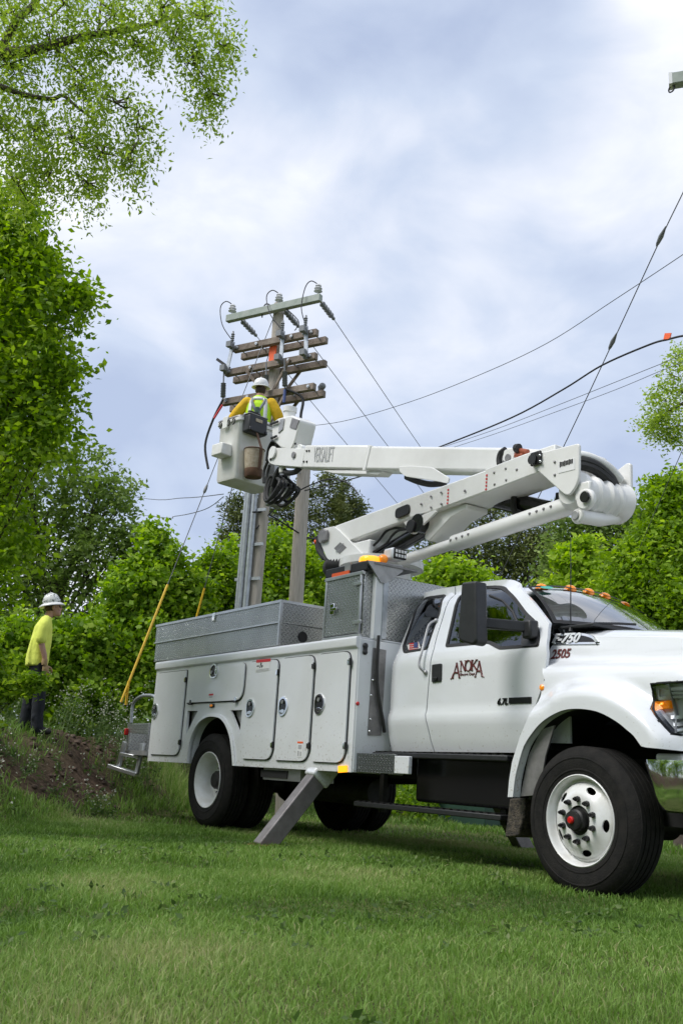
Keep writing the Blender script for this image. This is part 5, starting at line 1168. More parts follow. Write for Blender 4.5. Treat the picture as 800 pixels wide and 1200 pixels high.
# -- standing worker on the bank
fpos = ground_at(37, 859); base = Vector((fpos[0], fpos[1], fpos[2]-.01))
F0 = (.26, .965)
w = thing('person', base, 'person standing on the bank in lime shirt, dark trousers and patterned brimmed hard hat', 'person')
q, F, Sd = person_frame(base, F0)
hipz, shz = .93, 1.40
m = MB()
nk = q(.0, 0, 1.47); hd = q(.065, 0, 1.60)
hq, hf, hu = head_mb(m, hd, F, Sd, 0.22)
limb(m, [q(-.01, 0, 1.40), q(.01, 0, 1.47), q(.04, 0, 1.55)], [.066, .056, .056])
m.etube([(q(-.03, 0, .88), F, .10, Sd, .155), (q(-.03, 0, 1.0), F, .095, Sd, .14), (q(-.025, 0, 1.2), F, .105, Sd, .155), (q(-.02, 0, 1.36), F, .095, Sd, .17), (q(-.01, 0, 1.44), F, .06, Sd, .10)], 18)
for s in (-1, 1):
    limb(m, [q(-.02, s*.185, 1.385), q(-.045, s*.225, 1.22), q(-.03, s*.235, 1.09), q(.015, s*.235, .97), q(.04, s*.23, .86)], [.055, .048, .040, .036, .027])
    hand_mb(m, q(.04, s*.23, .85), Vector(F)*.25+Vector((0, 0, -1)), -Sd*s, s*1, .55)
    limb(m, [q(-.03, s*.09, .90), q(-.03+.05*s, s*.10, .50), q(-.03+.07*s, s*.11, .10)], [.085, .06, .045])
body = remeshed('body', m, .0075, 'skin', w, 4)
m = MB(); c_ = hq(0, 0, 0)
for sg in (-1, 1):
    e_ = MB(); e_.ball(hq(.083, sg*.033, .0), .011, 8, 6); e_.obj('eye', 'gasket', body)
m.ball(hq(-.03, 0, .02), (.088, .081, .085), 16, 10, Matrix((hf, Sd, hu)).transposed()); m.obj('hair', 'hair', w, smooth=60)
# shirt
m = MB()
m.etube([(q(-.05, 0, .83), F, .14, Sd, .195), (q(-.05, 0, .90), F, .15, Sd, .20), (q(-.045, 0, 1.02), F, .145, Sd, .19), (q(-.03, 0, 1.2), F, .135, Sd, .19), (q(-.025, 0, 1.34), F, .118, Sd, .195), (q(-.012, 0, 1.42), F, .085, Sd, .15), (q(.0, 0, 1.475), F, .066, Sd, .07)], 20)
for s in (-1, 1): limb(m, [q(-.015, s*.16, 1.41), q(-.03, s*.215, 1.33), q(-.045, s*.235, 1.22), q(-.045, s*.24, 1.16)], [.07, .074, .072, .073])
for k in range(7):                                           # hanging folds at the back and hem
    a_ = rng.uniform(-.16, .16); m.tube([q(-.165+.12*abs(a_), a_, .85), q(-.175+.1*abs(a_), a_*.9, .98), q(-.15, a_*.7, 1.15), q(-.12, a_*.5, 1.27)], [.02, .022, .016, .006], 6)
remeshed('shirt', m, .012, 'shirt_lime', w, 3)
m = MB()
m.etube([(q(-.03, 0, .97), F, .118, Sd, .165), (q(-.03, 0, .90), F, .125, Sd, .172), (q(-.03, 0, .82), F, .12, Sd, .172)], 18)
for s in (-1, 1): limb(m, [q(-.03, s*.088, .86), q(-.03+.02*s, s*.095, .66), q(-.02+.05*s, s*.10, .47), q(-.025+.06*s, s*.105, .25), q(-.02+.075*s, s*.11, .07)], [.105, .094, .082, .078, .082])
for s in (-1, 1):
    for k in range(5): a_ = rng.uniform(0, 6.28); z_ = rng.uniform(.1, .6); m.ball(q(-.025+.06*s+.06*math.cos(a_), s*.105+.06*math.sin(a_), z_), (.03, .03, .05), 8, 6)
remeshed('trousers', m, .012, 'navy_cloth', w, 3)
for s in (-1, 1):
    m = MB(); o_ = -.02+.075*s
    m.ball(q(o_, s*.11, .075), (.055, .055, .08)); m.ball(q(o_+.07, s*.115, .045), (.085, .048, .05), rot=Matrix((F, Sd, UP)).transposed()); m.ball(q(o_+.13, s*.12, .038), (.055, .05, .04), rot=Matrix((F, Sd, UP)).transposed())
    remeshed('boot', m, .01, 'boot', w, 3)
m = MB(); 
m.lathe([(.024+.012, 0), (.040, .03), (.038, .07)], q(.035, .232, .845), (-.1*F.x, -.1*F.y, 1), 14); m.obj('glove_cuff', 'leather', w)
mm = MB(); hand_mb(mm, q(.04, .23, .85), Vector(F)*.25+Vector((0, 0, -1)), -Sd, 1, .55, 1.15); remeshed('glove', mm, .007, 'leather', w, 2)
# full-brim hat with a dark leafy print
P('hat_print', (.76, .77, .76), .4, noise=(26, .9), col2=(.05, .07, .05))
cp = MATS['hat_print'].node_tree; rp = [n for n in cp.nodes if n.type == 'VALTORGB'][0]; rp.color_ramp.elements[0].position = .43; rp.color_ramp.elements[1].position = .47
Rm = Matrix.Rotation(.20, 3, Sd); hu2 = Rm @ Vector((0, 0, 1)); hc = hq(-.018, 0, .055)
m = MB(); m.lathe([(.105, 0), (.116, .02), (.112, .06), (.098, .10), (.072, .128), (.038, .142), (.002, .146)], hc, hu2, 28); hat = m.obj('hard_hat', 'hat_print', w, smooth=60)
m = MB(); m.lathe([(.10, .012), (.128, .006), (.158, -.012), (.172, -.026), (.170, -.034), (.14, -.016), (.10, .0)], hc, hu2, 32); m.obj('hat_brim', 'helmet_white', hat, smooth=60)
m = MB(); m.tube([hc+Rm @ (F*x_+Vector((0, 0, z_))) for x_, z_ in ((-.112, .04), (-.06, .125), (0, .15), (.06, .125), (.112, .04))], .012, 6); m.obj('hat_ridge', 'helmet_white', hat)
# -- worker in the bucket, seen from behind
SC = 1.0
top = Vector(D(306.5, 443.5, 14.78)); hgt_ = 1.80; base = Vector((top.x, top.y, top.z-hgt_))
F0 = (-.80, .60)
w = thing('person', base, 'person in the raised bucket wearing white hard hat, yellow sleeves and reflective green vest', 'person')
q, F, Sd = person_frame(base, F0); RF = Matrix((F, Sd, UP)).transposed()
m = MB(); hd = q(.02, 0, 1.605); hq, hf, hu = head_mb(m, hd, F, Sd, -.05)
limb(m, [q(-.02, 0, 1.40), q(-.01, 0, 1.47), q(0, 0, 1.55)], [.07, .06, .058])
m.etube([(q(0, 0, .86), F, .11, Sd, .17), (q(0, 0, 1.0), F, .10, Sd, .155), (q(-.01, 0, 1.2), F, .11, Sd, .17), (q(-.02, 0, 1.36), F, .10, Sd, .18), (q(-.01, 0, 1.44), F, .06, Sd, .1)], 18)
armL = [q(-.02, -.19, 1.38), q(.02, -.33, 1.22), q(.10, -.44, 1.08), q(.28, -.44, 1.06), q(.44, -.40, 1.10)]
armR = [q(-.02, .19, 1.38), q(.0, .30, 1.20), q(.06, .34, 1.06), q(.24, .30, 1.08), q(.38, .24, 1.14)]
for arm, s in ((armL, -1), (armR, 1)):
    limb(m, arm, [.056, .05, .044, .037, .028]); hand_mb(m, arm[-1], (arm[-1]-arm[-2]), Vector((0, 0, -1)), s, .8)
    limb(m, [q(0, s*.09, .88), q(.02, s*.10, .5), q(0, s*.11, .12)], [.085, .062, .046])
body = remeshed('body', m, .0085, 'skin', w, 4)
m = MB(); m.ball(hq(-.022, 0, .0), (.092, .083, .095), 16, 10, RF); m.obj('hair', 'hair', w, smooth=60)
for sg in (-1, 1): e_ = MB(); e_.ball(hq(.083, sg*.033, .0), .011, 8, 6); e_.obj('eye', 'gasket', body)
m = MB(); m.etube([(q(0, 0, .88), F, .135, Sd, .19), (q(0, 0, 1.05), F, .13, Sd, .185), (q(-.01, 0, 1.2), F, .135, Sd, .195), (q(-.02, 0, 1.36), F, .12, Sd, .205), (q(-.015, 0, 1.43), F, .085, Sd, .15), (q(-.005, 0, 1.475), F, .07, Sd, .075)], 20)
for arm in (armL, armR):
    limb(m, [arm[0], arm[1], arm[2], arm[3], arm[3].lerp(arm[4], .75)], [.088, .086, .078, .066, .056])
    for k in range(7): p = arm[min(3, k//2)].lerp(arm[min(4, k//2+1)], rng.random()); m.ball(p+Vector(rng.normal(0, .025, 3)), (.055, .055, .035), 8, 6)
remeshed('shirt', m, .012, 'yellow_sleeve', w, 2)
m = MB(); vest_r = [(.90, .150, .205), (1.05, .146, .20), (1.2, .150, .208), (1.33, .140, .208), (1.42, .105, .165), (1.485, .08, .085)]
m.etube([(q(-.01, 0, z_), F, a_, Sd, b_) for z_, a_, b_ in vest_r], 24); vest = remeshed('vest', m, .012, 'hivis', w, 2)
def vest_pt(th, z, off=.008):                                # th measured from straight back, + to the right
    a_ = float(np.interp(z, [v[0] for v in vest_r], [v[1] for v in vest_r])); b_ = float(np.interp(z, [v[0] for v in vest_r], [v[2] for v in vest_r])); return q(-.01-(a_+off)*math.cos(th), (b_+off)*math.sin(th), z)
def strip(name, path, wid, mat, off=.010):
    m = MB(); V = []
    for (th, z) in path:
        p = vest_pt(th, z, off); V.append(p)
    n_ = len(V); A_, B2 = [], []
    for i in range(n_):
        d = (V[min(i+1, n_-1)]-V[max(i-1, 0)]).normalized(); th = path[i][0]; nrm = (-F*math.cos(th)+Sd*math.sin(th)); r_ = d.cross(nrm).normalized(); A_.append(V[i]-r_*wid/2); B2.append(V[i]+r_*wid/2)
    m.add(A_+B2, [(i, i+1, i+1+n_, i+n_) for i in range(n_-1)]); o = m.obj(name, mat, vest, smooth=60); so = o.modifiers.new('s', 'SOLIDIFY'); so.thickness = .006; so.offset = 0; return o
for s in (-1, 1):
    strip('reflective_band', [(s*.62, .92), (s*.62, 1.1), (s*.60, 1.25), (s*.58, 1.36), (s*.62, 1.43)], .065, 'reflective')
    strip('harness_strap', [(s*.05, 1.16), (s*.25, 1.25), (s*.45, 1.34), (s*.62, 1.42)], .042, 'grey_strap', .018); strip('harness_strap', [(s*.05, 1.20), (s*.22, 1.1), (s*.45, 1.0), (s*.6, .92)], .042, 'grey_strap', .018)
strip('reflective_band', [(t_, 1.0) for t_ in np.linspace(-1.7, 1.7, 15)], .075, 'reflective', .012)
strip('reflective_band', [(t_, 1.415) for t_ in np.linspace(-.4, .4, 5)], .05, 'reflective', .012)
m = MB(); m.box(vest_pt(0, 1.20, .025), (.025, .06, .10), RF); m.obj('harness_ring', 'pedestal_green', vest, bevel=.01)
m = MB(); m.etube([(q(0, 0, .95), F, .13, Sd, .18), (q(0, 0, .85), F, .13, Sd, .185)], 16)
for s in (-1, 1): limb(m, [q(0, s*.09, .88), q(.02, s*.10, .5), q(0, s*.11, .12)], [.105, .085, .08])
remeshed('trousers', m, .014, 'navy_cloth', w, 2)
for s in (-1, 1): m = MB(); m.ball(q(.06, s*.115, .09), (.14, .055, .06), rot=RF); m.ball(q(-.01, s*.115, .13), (.06, .055, .09), rot=RF); remeshed('boot', m, .012, 'boot', w, 2)
hc = hq(-.01, 0, .05)
m = MB(); m.lathe([(.112, 0), (.122, .012), (.120, .05), (.108, .095), (.082, .128), (.045, .146), (.002, .15)], hc, (F*-.06+UP).normalized(), 28); hat = m.obj('hard_hat', 'helmet_white', w, smooth=60)
m = MB(); m.lathe([(.11, .012), (.138, .006), (.150, -.004), (.148, -.012), (.11, .0)], hc, (F*-.06+UP).normalized(), 28); m.obj('hat_brim', 'helmet_white', hat, smooth=60)
m = MB(); m.bar(hc-F*.12+UP*.02, hc-F*.05+UP*.145, .03, .012, Sd); m.obj('hat_ridge', 'helmet_white', hat)
# ------------------------------------------------------------------ poles, crossarms, wires
def wire(name, pts, r, mat, label, cat='cable', group=None, sag=0, n=14):
    pts = [Vector(p) for p in pts]
    if len(pts) == 2:
        a, b = pts; pts = [a.lerp(b, t)-Vector((0, 0, 4*sag*t*(1-t))) for t in np.linspace(0, 1, n)]
    else: pts = spline(pts, 6)
    m = MB(); m.tube(pts, r, 6); o = m.obj(name, mat, None, smooth=80); return tag(o, label, cat, group)
P1 = Vector(D(300.5, 690, 16.2)); P1.z = float(G(P1.x, P1.y))
topz = D(323.5, 356, 16.2)[2]
pole = thing('utility_pole', P1, 'tall weathered utility pole with crossarms and insulators behind the bucket', 'utility pole')
m = MB(); zs = np.linspace(-.3, topz-P1.z, 14); m.tube([P1+Vector((.01*math.sin(z*1.3), .01*math.cos(z), z)) for z in zs], list(np.interp(zs, [0, zs[-1]], [.115, .095])), 18); m.obj('pole_shaft', 'wood_pole', pole, smooth=60)
az_ = rad(24); AU = Vector((math.cos(az_), math.sin(az_), 0)); AV = Vector((-math.sin(az_), math.cos(az_), 0))      # along the arms / towards the far side
def pz(py): return D(300.5+(690-py)*.0742, py, 16.2)[2]
def arm_point(px, py):                                        # point of the near arm plane (0.16 m in front of the pole)
    n = np.array(AV); o = np.array(P1)-n*.17; d = ray(px, py); t_ = ((o-CAM)@n)/(d@n); return Vector(CAM+t_*d)
def arm(name, a, b, off, mat, sec=(.095, .12), ends=None):
    a = Vector(a)+AV*off; b = Vector(b)+AV*off; m = MB(); m.bar(a, b, sec[0], sec[1]); return m.obj(name, mat, pole, bevel=.008)
def level(a, b): z = (a.z+b.z)/2; return Vector((a.x, a.y, z)), Vector((b.x, b.y, z))
ta, tb_ = level(arm_point(266.5, 373), arm_point(376, 350)); topm = (ta.z)
arm('crossarm', ta, tb_, 0, 'arm_green', (.10, .13))
pairs = []
for (l, r_) in (((274.5, 411), (372, 388.5)), ((265, 439.5), (371, 415.5)), ((261, 473.5), (369, 451.5))):
    a, b = level(arm_point(*l), arm_point(*r_)); pairs.append((a, b))
    arm('crossarm', a, b, 0, 'wood_arm'); arm('crossarm', a-AU*.02-UP*.03, b+AU*.02-UP*.03, .27, 'wood_arm')
    for f in (.06, .30, .72, .95):
        p = a.lerp(b, f); m = MB(); m.tube([p-AV*.08, p+AV*.37-UP*.02], .012, 6); m.lathe([(.03, 0), (.03, .02)], p-AV*.075, AV, 6, True); m.obj('through_bolt', 'galvanised', pole)
# braces
def brace(p, q): m = MB(); m.bar(p, q, .03, .05); m.obj('brace', 'wood_arm', pole)
zb_ = lambda py: Vector((P1.x, P1.y, pz(py)))
for (a, b), dz in ((pairs[1], .62), (pairs[2], .62)):
    for f in (.24, .74):
        for off in (-.07, .33): p = a.lerp(b, f)+AV*off; brace(p, Vector((P1.x, P1.y, p.z-dz))+AV*(-.11 if off < 0 else .11))
# red tag on the shaft
q_ = zb_(416); m = MB(); ctr = q_-AV*.12+AU*.02; m.box(ctr, (.14, .02, .34), Matrix((AU, AV, UP)).transposed()); m.obj('pole_tag', 'orange_tag', pole, label='bright red tag nailed to the pole shaft')
# pin insulators on the top arm and suspension strings
def insul(p, par=pole):
    m = MB(); m.tube([p, p+UP*.07], .014, 6); m.lathe([(.03, .05), (.075, .07), (.04, .10), (.07, .12), (.04, .15), (.055, .17), (.04, .20), (.02, .205)], p, (0, 0, 1), 16, True); return m.obj('pin_insulator', 'porcelain', par, smooth=50)
def string(p, d, n=5, r=.055, mat='insulator_grey', L=.62):
    d = d.normalized(); m = MB(); m.tube([p, p+d*L], .014, 6)
    for k in range(n): m.lathe([(.018, -.03), (r, -.006), (r*.9, .012), (.02, .035)], p+d*(L*(.18+.66*k/(n-1))), d, 14)
    m.lathe([(.03, 0), (.034, .05), (.02, .08)], p+d*L*.97, d, 8, True); m.obj('dead_end_insulator', mat, pole, smooth=50); return p+d*L
tops = [ta.lerp(tb_, f) for f in (.05, .56, .965)]
for p in tops: insul(p+UP*.065)
CD = Vector((math.cos(rad(125)), math.sin(rad(125)), -.02)).normalized()
wires_from = [string(p+AV*.06-UP*.03, CD) for p in (ta.lerp(tb_, .13), ta.lerp(tb_, .60), tb_-AU*.05)]
for p, nm in zip(wires_from, ('thin line wire leaving the left end of the top crossarm', 'thin line wire leaving the middle of the top crossarm', 'thin line wire leaving the right end of the top crossarm')):
    wire('power_line', [p, p+CD*62+Vector((0, 0, -.4))], .0065, 'wire', nm, 'power line', 'power lines leaving the top crossarm', .9)
# cut-outs / arresters standing between the arm pairs
def cutout(f, lev0, lev1):
    a, b = pairs[lev0]; c, d = pairs[lev1]; p = a.lerp(b, f); q = c.lerp(d, f+(.02 if lev1 > lev0 else 0))
    m = MB(); m.bar(p-AV*.09+UP*.10, q-AV*.09-UP*.02, .07, .02, AV); m.obj('mounting_strap', 'galvanised', pole)
    for z_ in (p, q):
        m = MB(); c_ = z_-AV*.13+UP*.02; m.lathe([(.03, -.10), (.055, -.08), (.035, -.05), (.055, -.03), (.035, 0), (.055, .03), (.03, .07)], c_, (AU*.5-AV+UP*.4), 12, True); m.box(c_-AV*.06, (.10, .08, .10), Matrix((AU, AV, UP)).transposed()); m.obj('switch_clamp', 'insulator_grey', pole, smooth=45)
    return p-AV*.12, q-AV*.12
cuts = [cutout(f, 0, 1) for f in (.02, .63, .90)]
m = MB(); m.bar(arm_point(269, 431.5), arm_point(254.5, 421), .035, .05); m.obj('switch_arm', 'dark_steel', pole)
# vertical leads with polymer strings below
def lead(pts, r=.009, mat='wire_black'): m = MB(); m.tube(spline(pts, 5), r, 6); m.obj('lead', mat, pole, smooth=80)
for p, (c0, c1) in zip(tops, cuts):
    t0 = p+UP*.26; lead([t0, t0+UP*.07-AU*.12-AV*.06, t0-AU*.22-AV*.08-UP*.05, t0.lerp(c0, .5)-AU*.16-AV*.08, c0+UP*.12])
    a_ = c0+UP*.10; m = MB(); m.lathe([(.015, 0)]+[(r_, .02+.02*i) for i, r_ in enumerate((.035, .02)*4)]+[(.015, .2)], a_, (0, 0, 1), 10, True); m.obj('arrester', 'insulator_grey', pole, smooth=50)
lows = []
for f in (.02, .50, .70):
    a, b = pairs[1]; p = a.lerp(b, f)-AV*.12; c, d = pairs[2]; q2 = c.lerp(d, f+.03)-AV*.12
    m = MB(); n_ = 9
    m.tube([p, q2], .014, 6)
    for k in range(n_): m.lathe([(.016, -.02), (.05, 0), (.016, .02)], p.lerp(q2, .45+.45*k/(n_-1)), p-q2, 10)
    m.obj('polymer_insulator', 'insulator_grey', pole, smooth=50); lows.append(q2)
lead([lows[0], lows[0]-UP*.35-AU*.18, lows[0]-UP*.8-AU*.30, lows[0]-UP*1.25-AU*.18], .022); lead([lows[0]-UP*.1, lows[0]-UP*.35-AU*.12-AV*.05], .02, 'red_print')
c = arm_point(352.5, 486); e_ = arm_point(346.5, 515); lead([lows[2], arm_point(354, 466), c, arm_point(351.5, 502), e_], .024); m = MB(); m.tube([lows[2]-UP*.02, lows[2]-UP*.25], .026, 8); m.obj('blue_sleeve', 'blue_print', pole)
lead([arm_point(307, 372), arm_point(309, 360), arm_point(313, 356), arm_point(320, 360)], .012); lead([tops[1]+UP*.1, arm_point(349, 375), arm_point(347, 385), arm_point(345, 387)])
p = pairs[2][1]; m = MB(); m.ball(p+UP*.13-AU*.05+AV*.3, .06); m.lathe([(.05, 0), (.06, .08), (.03, .12)], p+UP*.06-AU*.1+AV*.34, (0, 0, 1), 10, True); m.obj('spool_insulator', 'insulator_grey', pole)
# conduits strapped to the shaft
for k, (dx, r_, zt_) in enumerate(((-.27, .045, pz(575)), (-.19, .045, pz(560)), (-.07, .05, pz(545)))):
    p = P1+AU*dx-AV*(.16 if k else .12); m = MB(); m.tube([Vector((p.x, p.y, -.1+P1.z)), Vector((p.x, p.y, zt_))], r_, 12); m.obj('conduit', 'galvanised', pole, smooth=60)
for z_ in (pz(680), pz(640), pz(600)): m = MB(); m.box(Vector((P1.x, P1.y, z_))-AV*.13-AU*.1, (.5, .04, .05), Matrix((AU, AV, UP)).transposed()); m.obj('conduit_bracket', 'galvanised', pole)
# guy wires with yellow guards
def guy(top, gpx0, gpx1, d0, label, lab2, lab3):
    b0 = ground_guy = Vector(D(*gpx1, d0)); b0.z = max(b0.z, float(G(b0.x, b0.y))-.02)
    d = (Vector(top)-b0).normalized()
    wire('guy_wire', [b0, top], .0075, 'wire', label, 'guy wire', None, .0)
    # guard length from the photograph
    L = 2.2; t_ = None
    best = 1e9
    for s in np.linspace(.4, 3.2, 60):
        p = np.array(b0+d*s)-CAM; v = 600-FPX*(p@UX)/(p@FX)
        if abs(v-gpx0[1]) < best: best = abs(v-gpx0[1]); L = s
    m = MB(); m.tube([b0, b0+d*L], .019, 10); o = m.obj('guy_guard', 'guard_yellow', None, smooth=60); tag(o, lab2, 'guy guard')
    for f in (.45,): pass
    for k, f in enumerate((.50, .56)):
        p = b0.lerp(Vector(top), f); m = MB(); m.lathe([(.008, -.09), (.024, -.06), (.028, 0), (.02, .06), (.008, .09)], p, d, 10, True); 
        if k == 0: tag(m.obj('guy_insulator', 'insulator_grey', None, smooth=60), lab3, 'guy insulator')
    return b0
ptop = Vector((P1.x, P1.y, pz(371)))
guy(ptop-AU*.12, (195, 686), (142, 823), 14.7, 'guy wire running from the pole top down to the left yellow guard', 'yellow guard tube leaning left of the truck, fully in view', 'small dark insulator on the guy wire left of the bucket')
guy(ptop+AU*.0, (240, 690), (219, 765), 16.8, 'guy wire running from the pole top down to the yellow guard behind the tool box', 'yellow guard tube partly hidden behind the tool box', 'small dark insulator on the guy wire hidden beside the bucket')
m = MB(); p = Vector(D(149.5, 812, 14.75)); m.box(p, (.05, .02, .34)); tag(m.obj('marker_plate', 'guard_yellow', None), 'short yellow marker plate beside the foot of the left guy guard', 'marker')
# second pole (telephone / service) behind the boom
P2 = Vector(D(350, 700, 16.6)); P2.z = float(G(P2.x, P2.y)); t2_ = Vector(D(357, 534, 16.6))
pole2 = thing('utility_pole', P2, 'shorter pale wooden pole whose top is hidden behind the raised boom', 'utility pole')
m = MB(); m.tube([P2-UP*.3, P2.lerp(t2_, .5), t2_], [.135, .125, .115], 18); m.obj('pole_shaft', 'wood_pole', pole2, smooth=60)
m = MB(); m.tube([t2_-UP*.35-AV*.13, t2_-UP*.35+AV*.2], .02, 8); m.obj('cable_bolt', 'galvanised', pole2)
# third pole standing outside the frame on the right: only its crossarm end shows
d3 = 9.0
P3a = Vector(D(783.5, 95.5, d3)); P3b = P3a+Vector(D(800, 112, d3)-D(783.5, 95.5, d3)).normalized()*2.6; P3b = Vector((P3b.x, P3b.y, P3a.z)); ax3 = (P3b-P3a); ax3.z = 0; ax3.normalize()
pc = P3a+ax3*1.25+ax3.cross(UP)*-.16
pole3 = thing('utility_pole', (pc.x, pc.y, float(G(pc.x, pc.y))), 'crossarm end of a utility pole standing beyond the right edge of the picture', 'utility pole')
m = MB(); m.bar(P3a, P3a+ax3*2.5, .105, .125); m.obj('crossarm', 'arm_green', pole3, bevel=.006)
m = MB(); m.bar(P3a-ax3*.004, P3a+ax3*.03, .108, .13); m.obj('arm_end', 'white_print', pole3)
m = MB(); m.tube([Vector((pc.x, pc.y, float(G(pc.x, pc.y))-.2)), Vector((pc.x, pc.y, P3a.z+.4))], [.17, .12], 16); m.obj('pole_shaft', 'wood_pole', pole3, smooth=60)
e3 = P3a+ax3*.02; m = MB(); m.tube([e3-UP*.09+Vector((.035*math.cos(t_), .0, .035*math.sin(t_))) for t_ in np.linspace(0, 6.283, 17)], .008, 6, False); m.obj('eye_bolt', 'dark_steel', pole3)
p = P3a+ax3*.22; m = MB(); m.tube([p-UP*.06, p-UP*.13+ax3*.03, p-UP*.13-ax3*.03], .010, 6); m.obj('hook_bolt', 'dark_steel', pole3)
top3 = Vector((pc.x, pc.y, P3a.z))
# lines crossing the right part of the sky
def far(px, py, d): return Vector(D(px, py, d))
def line(name, pts, r, mat, label, cat, group=None):
    q = [far(*p) for p in pts]
    if pts[-1][0] > 820: q.append(Vector((pc.x, pc.y, q[-1].z+.12)))      # ends on the third pole
    return wire(name, q, r, mat, label, cat, group)
line('messenger_wire', [(340, 501, 16), (400, 494, 15.0), (480, 471, 13.6), (560, 440, 12.2), (640, 402.5, 11.0), (720, 351, 9.9), (800, 298, 9.0), (840, 270, 8.6)], .0045, 'wire', 'thin twisted wire sagging from the pole to the upper right edge', 'cable')
line('cable', [(357, 575, 16.4), (430, 556, 15.0), (518, 522.5, 13.2), (600, 489, 11.8), (660, 456, 10.9), (705, 428, 10.3), (760, 404, 9.6), (783, 397.5, 9.3), (800, 393.5, 9.1), (830, 390, 8.8)], .0105, 'wire_black', 'thick black cable with a small orange tag rising to the right edge', 'cable')
tg = far(781.5, 394, 9.3); m = MB(); m.box(tg, (.075, .012, .06), Matrix.Rotation(.3, 3, 'Y')); tag(m.obj('cable_tag', 'orange_tag', None), 'small orange tag hanging on the black cable at the right edge', 'tag')
line('service_wire', [(500, 530, 14.5), (575, 505, 13), (650, 476, 11.6), (720, 448, 10.4), (775, 426, 9.5), (830, 405, 8.8)], .0035, 'wire', 'upper of two thin grey wires below the black cable', 'cable')
line('service_wire', [(500, 534, 15.5), (575, 510, 14), (650, 483, 12.6), (720, 457, 11.4), (775, 434, 10.5), (830, 412, 9.8)], .0035, 'wire', 'lower of two thin grey wires below the black cable', 'cable')
line('messenger_wire', [(700, 403, 10.4), (760, 403.5, 9.6), (778, 396, 9.3), (800, 383, 9.1), (830, 365, 8.8)], .005, 'wire', 'short thin wire crossing the black cable beside its orange tag', 'cable') if False else None
line('service_wire', [(262, 579, 16.5), (215, 583.5, 20), (160, 582.5, 26), (60, 560, 40)], .008, 'wire', 'upper of two faint wires left of the bucket', 'cable')
line('service_wire', [(262, 582, 16.5), (240, 597, 18), (205, 605, 21), (178, 605, 25), (60, 590, 42)], .008, 'wire', 'lower of two faint wires left of the bucket', 'cable')
line('service_cable', [(300, 620, 16.1), (322, 596, 16.2), (345, 578, 16.4), (378, 563, 16), (400, 563, 15.5), (412, 570, 15.2), (420, 580, 15)], .012, 'wire_black', 'looping black service cable behind the pale wooden pole', 'cable')
line('service_cable', [(296, 600, 16), (315, 603, 16.2), (360, 630, 16.6), (374, 627, 17)], .014, 'wire_black', 'black cable hanging low behind the pale wooden pole', 'cable')
g4 = Vector(D(560, 735, 13.2)); g4.z = float(G(g4.x, g4.y)); a4 = far(830, 162, 8.7)
q4 = [top3+UP*.1, far(832, 158, 8.68), far(800, 225, 8.9), far(772, 283, 9.3), far(717, 402, 10.2), far(661, 521, 11.2), far(612, 620, 12.2), far(585, 677, 12.9)]
wire('guy_wire', q4, .0055, 'wire', 'guy wire with two dark insulators slanting down to the elbow of the boom', 'guy wire')
for (a_, b_, d_), lb_ in zip(((774, 277, 9.27), (717.5, 400, 10.2)), ('upper dark insulator on the slanting guy wire', 'lower dark insulator on the slanting guy wire')):
    p = far(a_, b_, d_); dd = (q4[2]-q4[6]).normalized(); m = MB(); m.lathe([(.006, -.11), (.018, -.08), (.026, 0), (.014, .07), (.006, .11)], p, dd, 10, True); tag(m.obj('guy_insulator', 'insulator_grey', None, smooth=60), lb_, 'guy insulator')
wire('guy_wire', [top3-UP*.9, far(815, 490, 12), far(800, 525, 12.2), (far(778, 575, 12.6)), far(752, 635, 13.2), far(730, 690, 13.8), far(715, 725, 14.2)], .005, 'wire', 'thin guy wire in front of the bright green tree at the right', 'guy wire')
# green utility pedestal behind the truck
c = U(553, 966, 2, .0); s_ = 1.0
ped = thing('utility_pedestal', (c[0], c[1], 0), 'low dark green utility box on the grass beyond the truck', 'utility box')
m = MB(); m.box((c[0], c[1], .30), (.95, .8, .62), Matrix.Rotation(.3, 3, 'Z')); m.obj('box_body', 'pedestal_green', ped, bevel=.02)
m = MB(); m.box((c[0], c[1], .635), (1.0, .86, .06), Matrix.Rotation(.3, 3, 'Z')); m.obj('box_cover', 'pedestal_green', ped, bevel=.015)
